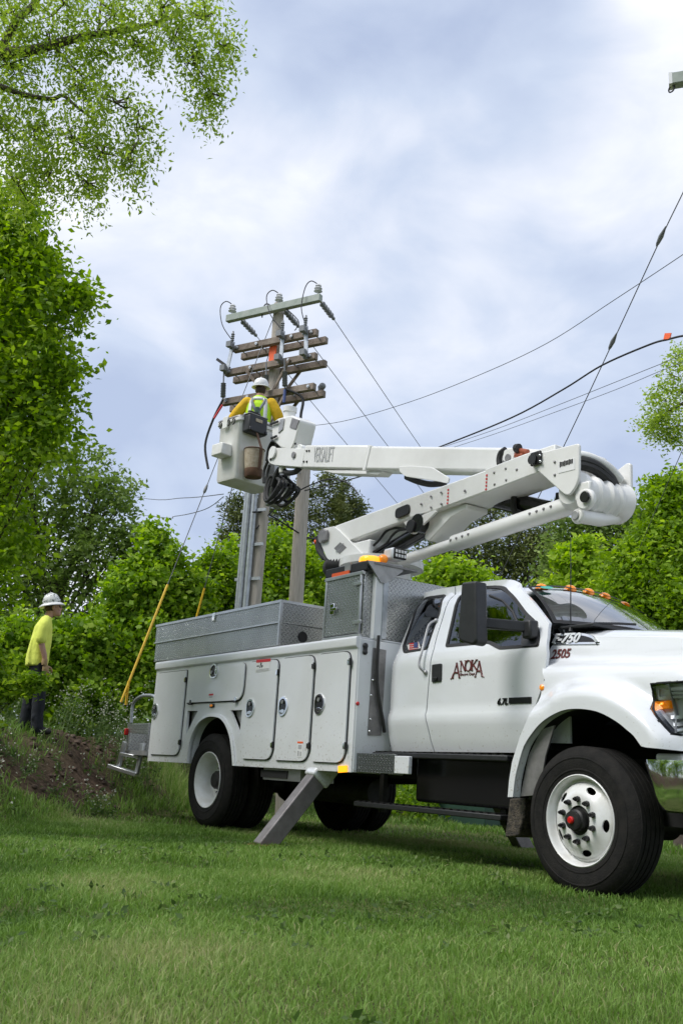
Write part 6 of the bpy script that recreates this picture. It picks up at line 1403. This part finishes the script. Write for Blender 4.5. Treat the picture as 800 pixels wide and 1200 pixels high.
# ------------------------------------------------------------------ vegetation
def leaf_cards(C, size, aspect, nrm_bias, tint, droop=0.0):
    n = len(C); d = rng.normal(size=(n, 3)); d[:, 2] = d[:, 2]*.6-droop; d /= np.linalg.norm(d, axis=1)[:, None]+1e-9
    a = rng.normal(size=(n, 3)); a[:, 2] += nrm_bias; r = np.cross(d, a); r /= np.linalg.norm(r, axis=1)[:, None]+1e-9; u = np.cross(r, d)
    s = size[:, None]; V = np.empty((n, 4, 3)); V[:, 0] = C; V[:, 1] = C+d*s*.45+r*s*aspect*.5+u*s*.07; V[:, 2] = C+d*s; V[:, 3] = C+d*s*.45-r*s*aspect*.5+u*s*.07
    k = np.arange(n)[:, None]*4; T = np.concatenate([k+np.array([[0, 1, 2]]), k+np.array([[0, 2, 3]])]); return V.reshape(-1, 3), T, np.repeat(tint, 4)
def crown_pts(lobes, twigs, per, tr, shell=.5, flat=.8, dd=.35):
    C, TN, TW = [], [], []
    tot = sum(r**2 for _, r in lobes)
    for c, r in lobes:
        c = np.asarray(c, float); n = max(6, int(twigs*r*r/tot)); v = rng.normal(size=(n, 3)); v /= np.linalg.norm(v, axis=1)[:, None]
        rr = (shell+(1-shell)*rng.random(n)**.7)*r*(1+.22*np.sin(v[:, 0]*5+c[0]*3)*np.cos(v[:, 2]*6+c[2])); p = c+v*rr[:, None]*np.array([1, 1, flat]); TW.append(p)
        lt = rng.normal(0, .10); dr = v*.8+rng.normal(size=(n, 3))*.45+np.array([0, 0, -dd]); dr /= np.linalg.norm(dr, axis=1)[:, None]+1e-9
        tt = rng.uniform(-.5, .8, (n, per, 1)); q = p[:, None, :]+dr[:, None, :]*tt*tr*2.6+np.array([0, 0, -1.])*(np.maximum(tt, 0)**2)*tr*dd*1.3+rng.normal(size=(n, per, 3))*tr*.38; C.append(q.reshape(-1, 3))
        tn = .44+lt+rng.normal(0, .17, n); TN.append((tn[:, None]+rng.normal(0, .15, (n, per))).ravel())
    return np.concatenate(C), np.concatenate(TN), TW
def limbs(m, base, lobes, TW, r0, n_t=5, sub=.25, arms=True):
    base = Vector(base)
    hi = max(c[2] for c, _ in lobes)
    for (c, r), tw in zip(lobes, TW):
        c = Vector(c); f = Vector((base.x, base.y, base.z+(c.z-base.z)*.45)); mid = f.lerp(c, .55)+Vector((rng.normal(0, .1), rng.normal(0, .1), .12))*r
        rr = max(.012, r0*sub*min(1.4, r))
        if not arms:
            rr = .012
            for k in rng.choice(len(tw), min(n_t, len(tw)), replace=False):
                p = Vector(tw[k]); m.tube([c, c.lerp(p, .5)+Vector(rng.normal(0, .05, 3)), p], [.010, .007, .003], 4)
            continue
        m.tube(spline([f, mid, c], 4), list(np.linspace(rr, rr*.45, 9)), 7)
        for k in rng.choice(len(tw), min(n_t, len(tw)), replace=False):
            p = Vector(tw[k]); s = mid.lerp(c, rng.uniform(.2, 1)); m.tube([s, s.lerp(p, .5)+Vector(rng.normal(0, .08, 3)), p], [rr*.40, rr*.28, rr*.10], 5)
def tree(name, label, cat, base, px_lobes, leaf, per, twigs, mat, tr=.22, aspect=.5, r0=.16, group=None, shell=.5, flat=.85, droop=.2, bias=.45, n_t=5, trunk=True, bark='bark', tintoff=0, world_lobes=None, arms=True):
    lobes = [(D(px, py, d), rp*d/FPX*1.02) for px, py, rp, d in px_lobes]+(world_lobes or [])
    if base is None: c0 = np.mean([c for c, _ in lobes], 0); base = (c0[0], c0[1], float(G(c0[0], c0[1])))
    t = thing(name, base, label, cat, group)
    sat = []
    for c, r in lobes:
        for _ in range(5):
            v = rng.normal(size=3); v /= np.linalg.norm(v); sat.append((np.asarray(c)+v*r*rng.uniform(.8, 1.2), r*rng.uniform(.18, .42)))
    C, TN, TW = crown_pts(lobes+sat, int(twigs*1.25), per, tr, shell, flat, droop*1.5); TW = TW[:len(lobes)]
    gz = G(C[:, 0], C[:, 1]); ok = C[:, 2] > gz+.02; C, TN = C[ok], TN[ok]
    sz = leaf*rng.uniform(.4, 1.3, len(C)); V, Tt, ti = leaf_cards(C, sz, aspect, bias, TN+tintoff, droop)
    np_mesh('crown', V, None, Tt, mat, t, ti, base)
    m = MB(); b = Vector(base)
    if trunk:
        hi = max(c[2] for c, _ in lobes); cm = Vector(np.mean([c for c, _ in lobes], 0)); z1 = b.z+(hi-b.z)*.62
        m.tube([b-UP*.2, b+UP*.25, b.lerp(Vector((b.x*.7+cm.x*.3, b.y*.7+cm.y*.3, z1)), .5), Vector((b.x*.6+cm.x*.4, b.y*.6+cm.y*.4, z1))], [r0*1.5, r0*1.05, r0*.8, r0*.45], 12)
    if arms: limbs(m, base, lobes, TW, r0, n_t)
    else:
        m2 = MB(); limbs(m2, base, lobes, TW, r0, n_t, arms=False); tag(m2.obj('twig', bark, t, smooth=60), kind='stuff')
    m.obj('trunk', bark, t, smooth=60)
    return t
def gbase(px, d): p = D(px, 850, d); return (p[0], p[1], float(G(p[0], p[1])))
# big overhanging tree at upper left (trunk off frame)
b1 = gbase(-190, 10.5)
tree('overhanging_tree', 'light green small leaved tree hanging over the upper left corner', 'tree', b1,
     [(15, 15, 55, 9.5), (75, 5, 50, 9.0), (135, 15, 45, 8.8), (190, 10, 42, 8.6), (240, 20, 34, 8.5), (262, 55, 25, 8.5), (228, 75, 26, 8.5), (205, 45, 30, 8.6), (160, 55, 30, 8.8), (60, 55, 40, 9.2), (10, 75, 45, 9.4), (95, 105, 38, 9.0), (135, 120, 32, 8.8), (160, 150, 24, 8.7), (150, 185, 18, 8.7), (120, 180, 28, 8.9), (85, 160, 36, 9.0), (40, 150, 42, 9.2), (0, 150, 45, 9.4), (60, 205, 26, 9.1), (105, 215, 20, 8.9), (20, 215, 34, 9.3), (250, 110, 14, 8.5), (118, 60, 26, 8.9), (-40, 60, 70, 10)],
     .056, 15, 1250, 'leaf_birch', .13, .42, .30, shell=.1, droop=.9, bias=.3, n_t=7, arms=False)
m = MB(); ot = [o for o in bpy.data.objects if o.name.startswith('overhanging_tree')][0]
def px_limb(m, pts, r): m.tube(spline([D(*p) for p in pts], 5), list(np.linspace(r[0], r[1], (len(pts)-1)*5+1)), 8)
px_limb(m, [(-90, 80, 10), (-30, 68, 9.6), (5, 62, 9.4), (35, 60, 9.2), (70, 50, 9.1), (100, 43, 9.0), (140, 36, 8.9), (178, 28, 8.8), (215, 15, 8.7)], (.075, .016))
px_limb(m, [(2, 62, 9.4), (8, 45, 9.4), (22, 22, 9.3), (40, 5, 9.3), (55, -20, 9.3)], (.045, .03))
px_limb(m, [(-60, 85, 9.8), (0, 101, 9.4), (25, 110, 9.3), (60, 116, 9.2), (74, 112, 9.1), (90, 125, 9.0), (110, 140, 9)], (.035, .010))
px_limb(m, [(68, 58, 9.1), (82, 75, 9.0), (95, 88, 9.0), (104, 105, 8.9)], (.014, .006)); px_limb(m, [(117, 40, 9), (117, 20, 9), (120, -10, 9)], (.016, .012))
m.obj('limb', 'bark', ot, smooth=60)
# maple at the left edge
tree('maple_tree', 'dense green tree filling the left edge below the overhanging branches', 'tree', gbase(-60, 12.5),
     [(4, 235, 36, 11.5), (28, 262, 25, 11.3), (9, 300, 45, 11.5), (45, 300, 23, 11.2), (68, 352, 27, 11.0), (91, 350, 12, 10.9), (33, 350, 40, 11.3), (4, 380, 49, 11.8), (53, 400, 32, 11.1), (68, 440, 23, 11.0), (23, 440, 43, 11.4), (55, 480, 30, 11.2), (71, 500, 18, 11.0), (24, 500, 40, 11.6), (43, 525, 27, 11.3), (-1, 560, 32, 11.8), (-20, 450, 70, 12.2), (-20, 320, 70, 12.2), (-10, 620, 40, 11.8), (-25, 690, 38, 11.6)],
     .09, 14, 1750, 'leaf_maple', .15, .6, .22, shell=.35, n_t=6)
tree('maple_sapling', 'low leafy branches at the left edge in front of the standing person', 'sapling', gbase(-30, 11.4),
     [(-14, 795, 26, 10.8), (10, 802, 8, 10.6), (30, 798, 4.5, 10.5), (45, 799, 3.5, 10.5), (22, 806, 4, 10.6), (-8, 818, 12, 10.8), (-26, 840, 20, 10.9), (-2, 778, 8, 10.8), (-20, 750, 16, 10.9)], .062, 10, 210, 'leaf_maple', .06, .55, .03, shell=.2, n_t=4, tintoff=.08)
# oak behind
tree('oak_tree', 'grey green oak with gaps of sky standing behind the person', 'tree', gbase(45, 22),
     [(35, 555, 40, 21), (85, 545, 34, 21), (118, 565, 26, 20.5), (140, 590, 24, 20.5), (155, 625, 18, 20.5), (135, 640, 28, 20.5), (100, 600, 40, 21), (55, 610, 45, 21.5), (10, 610, 45, 22), (150, 660, 24, 20.5), (110, 665, 38, 21), (60, 680, 45, 21.5), (10, 690, 50, 22), (100, 715, 34, 21), (-30, 600, 60, 23)],
     .125, 13, 1350, 'leaf_oak', .19, .55, .26, shell=.35, n_t=8)
# vines and saplings between bank and truck
tree('vine_thicket', 'bright yellow green vines sprawling behind the standing person', 'vine', gbase(100, 17.4),
     [(30, 745, 22, 16.6), (60, 755, 26, 16.8), (95, 750, 28, 17.0), (130, 760, 30, 17.2), (160, 775, 30, 17.2), (75, 790, 30, 16.8), (115, 800, 34, 16.9), (35, 790, 26, 16.6), (0, 750, 26, 16.6), (155, 810, 26, 17.0), (10, 800, 30, 16.6), (180, 745, 25, 17.4), (75, 825, 25, 16.6), (120, 838, 20, 16.6)], .105, 12, 1500, 'leaf_vine', .14, .8, .05, shell=.5, trunk=False, n_t=3)
tree('sapling', 'tall bright green sapling with a pointed top left of the pole', 'sapling', gbase(190, 18.2),
     [(180, 625, 11, 17.6), (184, 645, 16, 17.6), (178, 668, 24, 17.6), (165, 690, 26, 17.6), (195, 690, 28, 17.6), (150, 715, 26, 17.6), (185, 725, 34, 17.6), (205, 660, 14, 17.6), (222, 700, 24, 17.8), (140, 690, 14, 17.4), (215, 750, 32, 17.8)], .11, 11, 1150, 'leaf_vine', .15, .75, .07, shell=.35, n_t=4, tintoff=-.03)
tree('shrub', 'dark green shrub behind the yellow guy guards', 'shrub', gbase(245, 19),
     [(245, 672, 22, 18.8), (262, 668, 18, 18.8), (240, 700, 30, 18.8), (268, 695, 24, 19), (225, 735, 34, 18.8), (265, 730, 34, 19), (285, 690, 16, 19.2), (250, 655, 10, 18.8)], .095, 13, 1200, 'leaf_maple', .15, .6, .07, shell=.45, tintoff=-.12)
tree('maple_tree', 'fresh bright green maple standing behind both poles', 'tree', gbase(330, 24.5),
     [(325, 640, 24, 24), (300, 660, 26, 24), (345, 655, 28, 24), (375, 670, 24, 24), (290, 695, 28, 24), (325, 690, 34, 24), (365, 700, 30, 24), (395, 690, 22, 24), (410, 720, 30, 24), (340, 725, 40, 24), (290, 725, 34, 24), (270, 650, 10, 24)], .13, 14, 1350, 'leaf_bright', .22, .6, .12, shell=.5)
# conifers behind the pole
def conifer(label, px, ytop, ybot, d, wpx, dens, mat='leaf_conifer', skip=0.0, group=None):
    top = D(px, ytop, d); bot = D(px-(ytop-ybot)*-.07, ybot, d); b = Vector((top[0], top[1], float(G(top[0], top[1])))); H = top[2]-b.z
    t = thing('conifer_tree', b, label, 'tree', group); wid = wpx*d/FPX; C, TN = [], []; m = MB()
    m.tube([b-UP*.2, b+UP*H*.5, Vector(top)], [.16, .10, .02], 8)
    zlow = max(.15, (bot[2]-b.z)/H); n_b = int(90*dens)
    for k in range(n_b):
        f = zlow+(1-zlow)*rng.random()**.9; 
        a = rng.uniform(0, 6.28); L_ = wid*(1.05-f)**.75*rng.uniform(.45, 1.15)*(1.1 if math.sin(a*3+f*17) > -.2 else .45)
        s = b+UP*H*f; e_ = s+Vector((math.cos(a)*L_, math.sin(a)*L_, L_*.25)); m.tube([s, s.lerp(e_, .6)+UP*-.05, e_], [.03, .018, .006], 5)
        n = int(44*max(.4, L_/wid)); tt = rng.uniform(.25, 1.05, n)[:, None]; p = np.array(s)*(1-tt)+np.array(e_)*tt+rng.normal(size=(n, 3))*np.array([.17, .17, .12])*(.5+L_/2.2); C.append(p); TN.append(.45+rng.normal(0, .12)+rng.normal(0, .12, n))
    C = np.concatenate(C); TN = np.concatenate(TN); V, Tt, ti = leaf_cards(C, .22*rng.uniform(.6, 1.3, len(C)), .28, .2, TN, -.2)
    np_mesh('crown', V, None, Tt, mat, t, ti, b); m.obj('trunk', 'bark', t, smooth=60); return t
tree('cedar_tree', 'ragged dark cedar directly behind the pale wooden pole', 'tree', gbase(375, 30),
     [(380, 560, 7, 29), (386, 574, 9, 29), (372, 578, 9, 29), (394, 588, 11, 29), (362, 595, 12, 29), (380, 600, 12, 29), (398, 606, 9, 29), (345, 600, 11, 29), (370, 620, 14, 29), (350, 625, 14, 29), (392, 625, 12, 29), (335, 592, 9, 29), (338, 612, 10, 29), (362, 642, 16, 29), (385, 648, 16, 29), (345, 650, 14, 29), (352, 575, 7, 29)], .13, 12, 300, 'leaf_conifer', .15, .34, .14, shell=.15, droop=-.15, tintoff=.02)
tree('cedar_tree', 'narrow ragged cedar top just above the lower boom pivot', 'tree', gbase(404, 31),
     [(400, 572, 5, 30), (402, 584, 8, 30), (408, 596, 10, 30), (398, 602, 8, 30), (416, 590, 5, 30), (404, 612, 12, 30), (420, 598, 5, 30), (395, 618, 10, 30), (415, 612, 8, 30)], .13, 12, 140, 'leaf_conifer', .15, .34, .12, shell=.15, droop=-.15)
tree('cedar_tree', 'ragged dark cedar left of the conduits below the bucket', 'tree', gbase(278, 30),
     [(280, 588, 8, 29), (272, 598, 8, 29), (288, 602, 9, 29), (276, 615, 11, 29), (290, 622, 10, 29), (268, 626, 7, 29), (280, 640, 13, 29), (265, 648, 9, 29), (294, 648, 12, 29), (318, 600, 12, 29), (322, 622, 13, 29), (310, 640, 12, 29), (296, 585, 5, 29)], .13, 12, 230, 'leaf_conifer', .15, .34, .14, shell=.15, droop=-.15)
# behind the boom and cab
tree('spruce_mass', 'tall dark evergreen seen under the lower boom', 'tree', gbase(560, 30),
     [(520, 640, 26, 29), (545, 620, 24, 29), (575, 605, 24, 29), (600, 640, 36, 29), (560, 655, 34, 29), (625, 625, 26, 29), (530, 670, 26, 29), (620, 670, 36, 29), (505, 610, 14, 29), (575, 590, 12, 29), (645, 640, 24, 29.5), (480, 665, 18, 29), (660, 665, 28, 29)], .15, 13, 1200, 'leaf_conifer', .24, .35, .3, shell=.4, droop=.5, tintoff=-.03)
tree('oak_tree', 'dark leafy tree showing behind the boom elbow', 'tree', gbase(690, 26),
     [(670, 620, 22, 25), (700, 615, 24, 25), (725, 620, 20, 25), (745, 605, 16, 25), (690, 645, 30, 25), (730, 650, 28, 25), (655, 650, 22, 25), (700, 680, 34, 25), (760, 640, 28, 25), (650, 685, 26, 25)], .13, 13, 900, 'leaf_oak', .20, .55, .2, shell=.3, tintoff=-.06)
tree('shrub', 'lime green bush top showing behind the cab roof', 'shrub', gbase(520, 20),
     [(505, 672, 14, 19.5), (525, 668, 14, 19.5), (545, 675, 14, 19.5), (497, 690, 18, 19.5), (530, 690, 20, 19.5), (560, 690, 16, 19.5), (515, 715, 24, 19.5)], .13, 10, 420, 'leaf_bright', .16, .6, .05, tintoff=.05)
tree('sapling', 'thin yellow green sapling sprouting above the windshield', 'sapling', gbase(672, 17),
     [(688, 634, 6, 16.5), (680, 645, 8, 16.5), (672, 660, 10, 16.5), (658, 655, 7, 16.5), (690, 665, 12, 16.5), (675, 685, 16, 16.5), (700, 690, 16, 16.5), (655, 690, 12, 16.5)], .13, 8, 260, 'leaf_bright', .11, .5, .03, shell=.2, tintoff=.12)
tree('elm_tree', 'large bright green tree behind the hood at the right edge', 'tree', gbase(800, 14.5),
     [(782, 590, 20, 13.8), (770, 610, 24, 13.8), (795, 620, 28, 13.8), (760, 640, 26, 13.8), (735, 655, 22, 13.6), (780, 660, 34, 13.6), (810, 660, 40, 14), (745, 690, 30, 13.5), (720, 685, 20, 13.5), (785, 700, 36, 13.5), (755, 720, 30, 13.5), (815, 720, 40, 14), (800, 575, 22, 13.9), (830, 600, 40, 14.2), (725, 710, 20, 13.5), (775, 570, 9, 13.8)],
     .085, 13, 1700, 'leaf_bright', .14, .55, .14, shell=.4, tintoff=-.10, n_t=8)
tree('hanging_branch_tree', 'light green branch tip hanging in at the right edge against the sky', 'tree', gbase(1010, 19),
     [(788, 440, 18, 18.5), (800, 460, 26, 18.5), (778, 470, 17, 18.5), (770, 490, 16, 18.5), (790, 500, 22, 18.5), (765, 497, 10, 18.5), (785, 515, 9, 18.5), (797, 420, 12, 18.5), (825, 470, 40, 18.8), (870, 460, 60, 19), (930, 440, 80, 19)], .085, 12, 620, 'leaf_birch', .14, .45, .2, shell=.25, n_t=6, tintoff=.05, arms=False)
m = MB(); ot = [o for o in bpy.data.objects if o.name.startswith('hanging_branch_tree')][0]
px_limb(m, [(1010, 430, 19), (930, 425, 19), (870, 445, 18.9), (825, 462, 18.7), (795, 475, 18.5), (775, 488, 18.5)], (.10, .012))
px_limb(m, [(840, 456, 18.8), (810, 440, 18.6), (792, 425, 18.5)], (.03, .008)); m.obj('limb', 'bark', ot, smooth=60)
# undergrowth and far wood
tree('hedge', 'dark green hedge along the back of the lawn beyond the truck', 'hedge', gbase(420, 20.5),
     [(235, 790, 40, 19.5), (300, 780, 45, 20), (370, 770, 50, 20.5), (440, 780, 50, 21), (510, 770, 50, 21), (580, 770, 50, 21), (650, 770, 50, 21), (720, 770, 50, 20.5), (790, 780, 55, 20), (860, 780, 60, 20), (470, 860, 60, 21), (560, 865, 60, 21), (400, 860, 60, 21), (650, 865, 60, 21), (740, 870, 60, 20.5), (820, 870, 60, 20)], .17, 10, 2200, 'leaf_dark', .26, .6, .06, shell=.55, trunk=False, n_t=2)
wl_ = []
for k in range(46):
    a = YAW+rad(-48+96*k/45); r_ = rng.uniform(38, 56); x, y = CAM[0]+r_*math.cos(a), CAM[1]+r_*math.sin(a); wl_.append(((x, y, rng.uniform(1.5, 4.8)), rng.uniform(3.0, 4.2)))
C, TN, TW = crown_pts(wl_, 1500, 12, .7, .55, .8); C = C[C[:, 2] > 0]; TN = .4+rng.normal(0, .15, len(C)); V, Tt, ti = leaf_cards(C, .5*rng.uniform(.6, 1.3, len(C)), .6, .6, TN)
tag(np_mesh('far_wood', V, None, Tt, 'leaf_dark', None, ti, (0, 0, 0)), 'far belt of dark green woodland behind everything', 'woodland', kind='stuff')
# trees behind the photographer: they shade and mirror in the truck
for (x, y, s, lb) in ((10.5, -18, 1.0, 'broad tree behind the photographer, mirrored in the tool box'), (-1.5, -20, 1.2, 'second broad tree behind the photographer, mirrored in the doors'), (-9, -17, .95, 'third broad tree behind the photographer to the left'), (4.5, -22, 1.25, 'tall tree straight behind the photographer'), (-15, -15, 1.1, 'broad tree far to the left of the photographer'), (17, -16, 1.1, 'broad tree far to the right of the photographer')):
    lob = [((x+rng.normal(0, 2.4)*s, y+rng.normal(0, 1.6)*s, rng.uniform(1.2, 8.5)*s), rng.uniform(1.5, 2.3)*s) for _ in range(18)]
    tree('garden_tree', lb, 'tree', (x, y, 0), [], .34, 8, 900, 'leaf_maple', .35, .6, .25, world_lobes=lob, n_t=2)
# weeds with pale flower heads on the bank
VV, TTr, TI, FV, FT, FI = [], [], [], [], [], []; ov = of = 0
def weed(x, y, h, nst):
    global ov, of
    z = float(G(x, y))
    for _ in range(nst):
        a = rng.uniform(0, 6.28); ln = h*rng.uniform(.15, .6); e_ = np.array([x+ln*math.cos(a), y+ln*math.sin(a), z+h*rng.uniform(.6, 1.1)]); s = np.array([x, y, z-.02])
        w_ = np.array([-math.sin(a), math.cos(a), 0])*.004
        mid = s*.5+e_*.5+np.array([0, 0, h*.08]); V = np.array([s-w_, s+w_, mid+w_, mid-w_, e_]); VV.append(V); TTr.append(np.array([[0, 1, 2], [0, 2, 3], [3, 2, 4]])+ov); TI.append(np.full(5, .45)); ov += 5
        n = rng.integers(5, 11); t_ = rng.uniform(.1, .85, n)[:, None]; C = s*(1-t_)+e_*t_; v, t2, ti = leaf_cards(C, rng.uniform(.04, .1, n), .3, .5, rng.normal(.45, .2, n)); VV.append(v); TTr.append(t2+ov); TI.append(ti); ov += len(v)
        n = rng.integers(2, 6); C = e_+rng.normal(size=(n, 3))*np.array([.03, .03, .05]); v, t2, ti = leaf_cards(C, rng.uniform(.018, .038, n), .8, .3, rng.uniform(.2, 1, n)); FV.append(v); FT.append(t2+of); FI.append(ti); of += len(v)
for (px0, px1, d0, d1, n, h, st) in ((62, 185, 14.6, 16.4, 90, .62, 3), (95, 150, 13.7, 14.6, 14, .35, 2), (-10, 130, 12.0, 13.4, 26, .22, 2), (-20, 40, 11.2, 12.6, 16, .22, 2), (-20, 40, 14.0, 15.5, 30, .6, 3), (90, 150, 12.2, 13.2, 14, .3, 2)):
    for _ in range(n):
        p = D(rng.uniform(px0, px1), 850, rng.uniform(d0, d1)); weed(p[0], p[1], h*rng.uniform(.6, 1.25), int(rng.integers(1, st+1)))
np_w = np_mesh('weeds', np.concatenate(VV), None, np.concatenate(TTr), 'weed_leaf', None, np.concatenate(TI)); tag(np_w, 'tall weeds and stalks growing on the bare bank', 'weeds', kind='stuff')
np_f = np_mesh('weed_flowers', np.concatenate(FV), None, np.concatenate(FT), 'weed_flower', None, np.concatenate(FI)); tag(np_f, 'small pale flower heads on the bank weeds', 'flowers', kind='stuff')
# low plants by the utility box, seen under the truck
for k, (px, py, lb) in enumerate(((478, 962, 'low leafy plants left of the green utility box'), (508, 960, 'low leafy plants just beside the green utility box'), (590, 966, 'small weed patch right of the green utility box'))):
    c = U(px, py, 2, .0); lob = [((c[0]+rng.normal(0, .5), c[1]+rng.normal(0, .4), rng.uniform(.15, .5)), rng.uniform(.25, .4)) for _ in range(6)]
    tree('low_plant', lb, 'plant', (c[0], c[1], 0), [], .12, 8, 130, 'leaf_vine', .12, .55, .02, world_lobes=lob, trunk=False, n_t=2, tintoff=-.1)

# small broad-leaved weeds and clover in the lawn
VV, TTr, TI = [], [], []; ov = 0
x, y, r = polar(420, 2.4, 9.5, .42)
for i in range(420):
    if bank_s(x[i], y[i]) > .3 or wob(x[i], y[i], 1.9, 2) < -.05: continue
    n = int(rng.integers(5, 12)); C = np.stack([x[i]+rng.normal(0, .03, n), y[i]+rng.normal(0, .03, n), float(G(x[i], y[i]))+rng.uniform(.02, .05, n)], -1)
    v, t2, ti = leaf_cards(C, rng.uniform(.025, .05, n), .55, 1.5, rng.normal(.5, .2, n)); VV.append(v); TTr.append(t2+ov); TI.append(ti); ov += len(v)
tag(np_mesh('lawn_weeds', np.concatenate(VV), None, np.concatenate(TTr), 'weed_leaf', None, np.concatenate(TI)), 'small broad leaved weeds scattered through the lawn', 'weeds', kind='stuff')
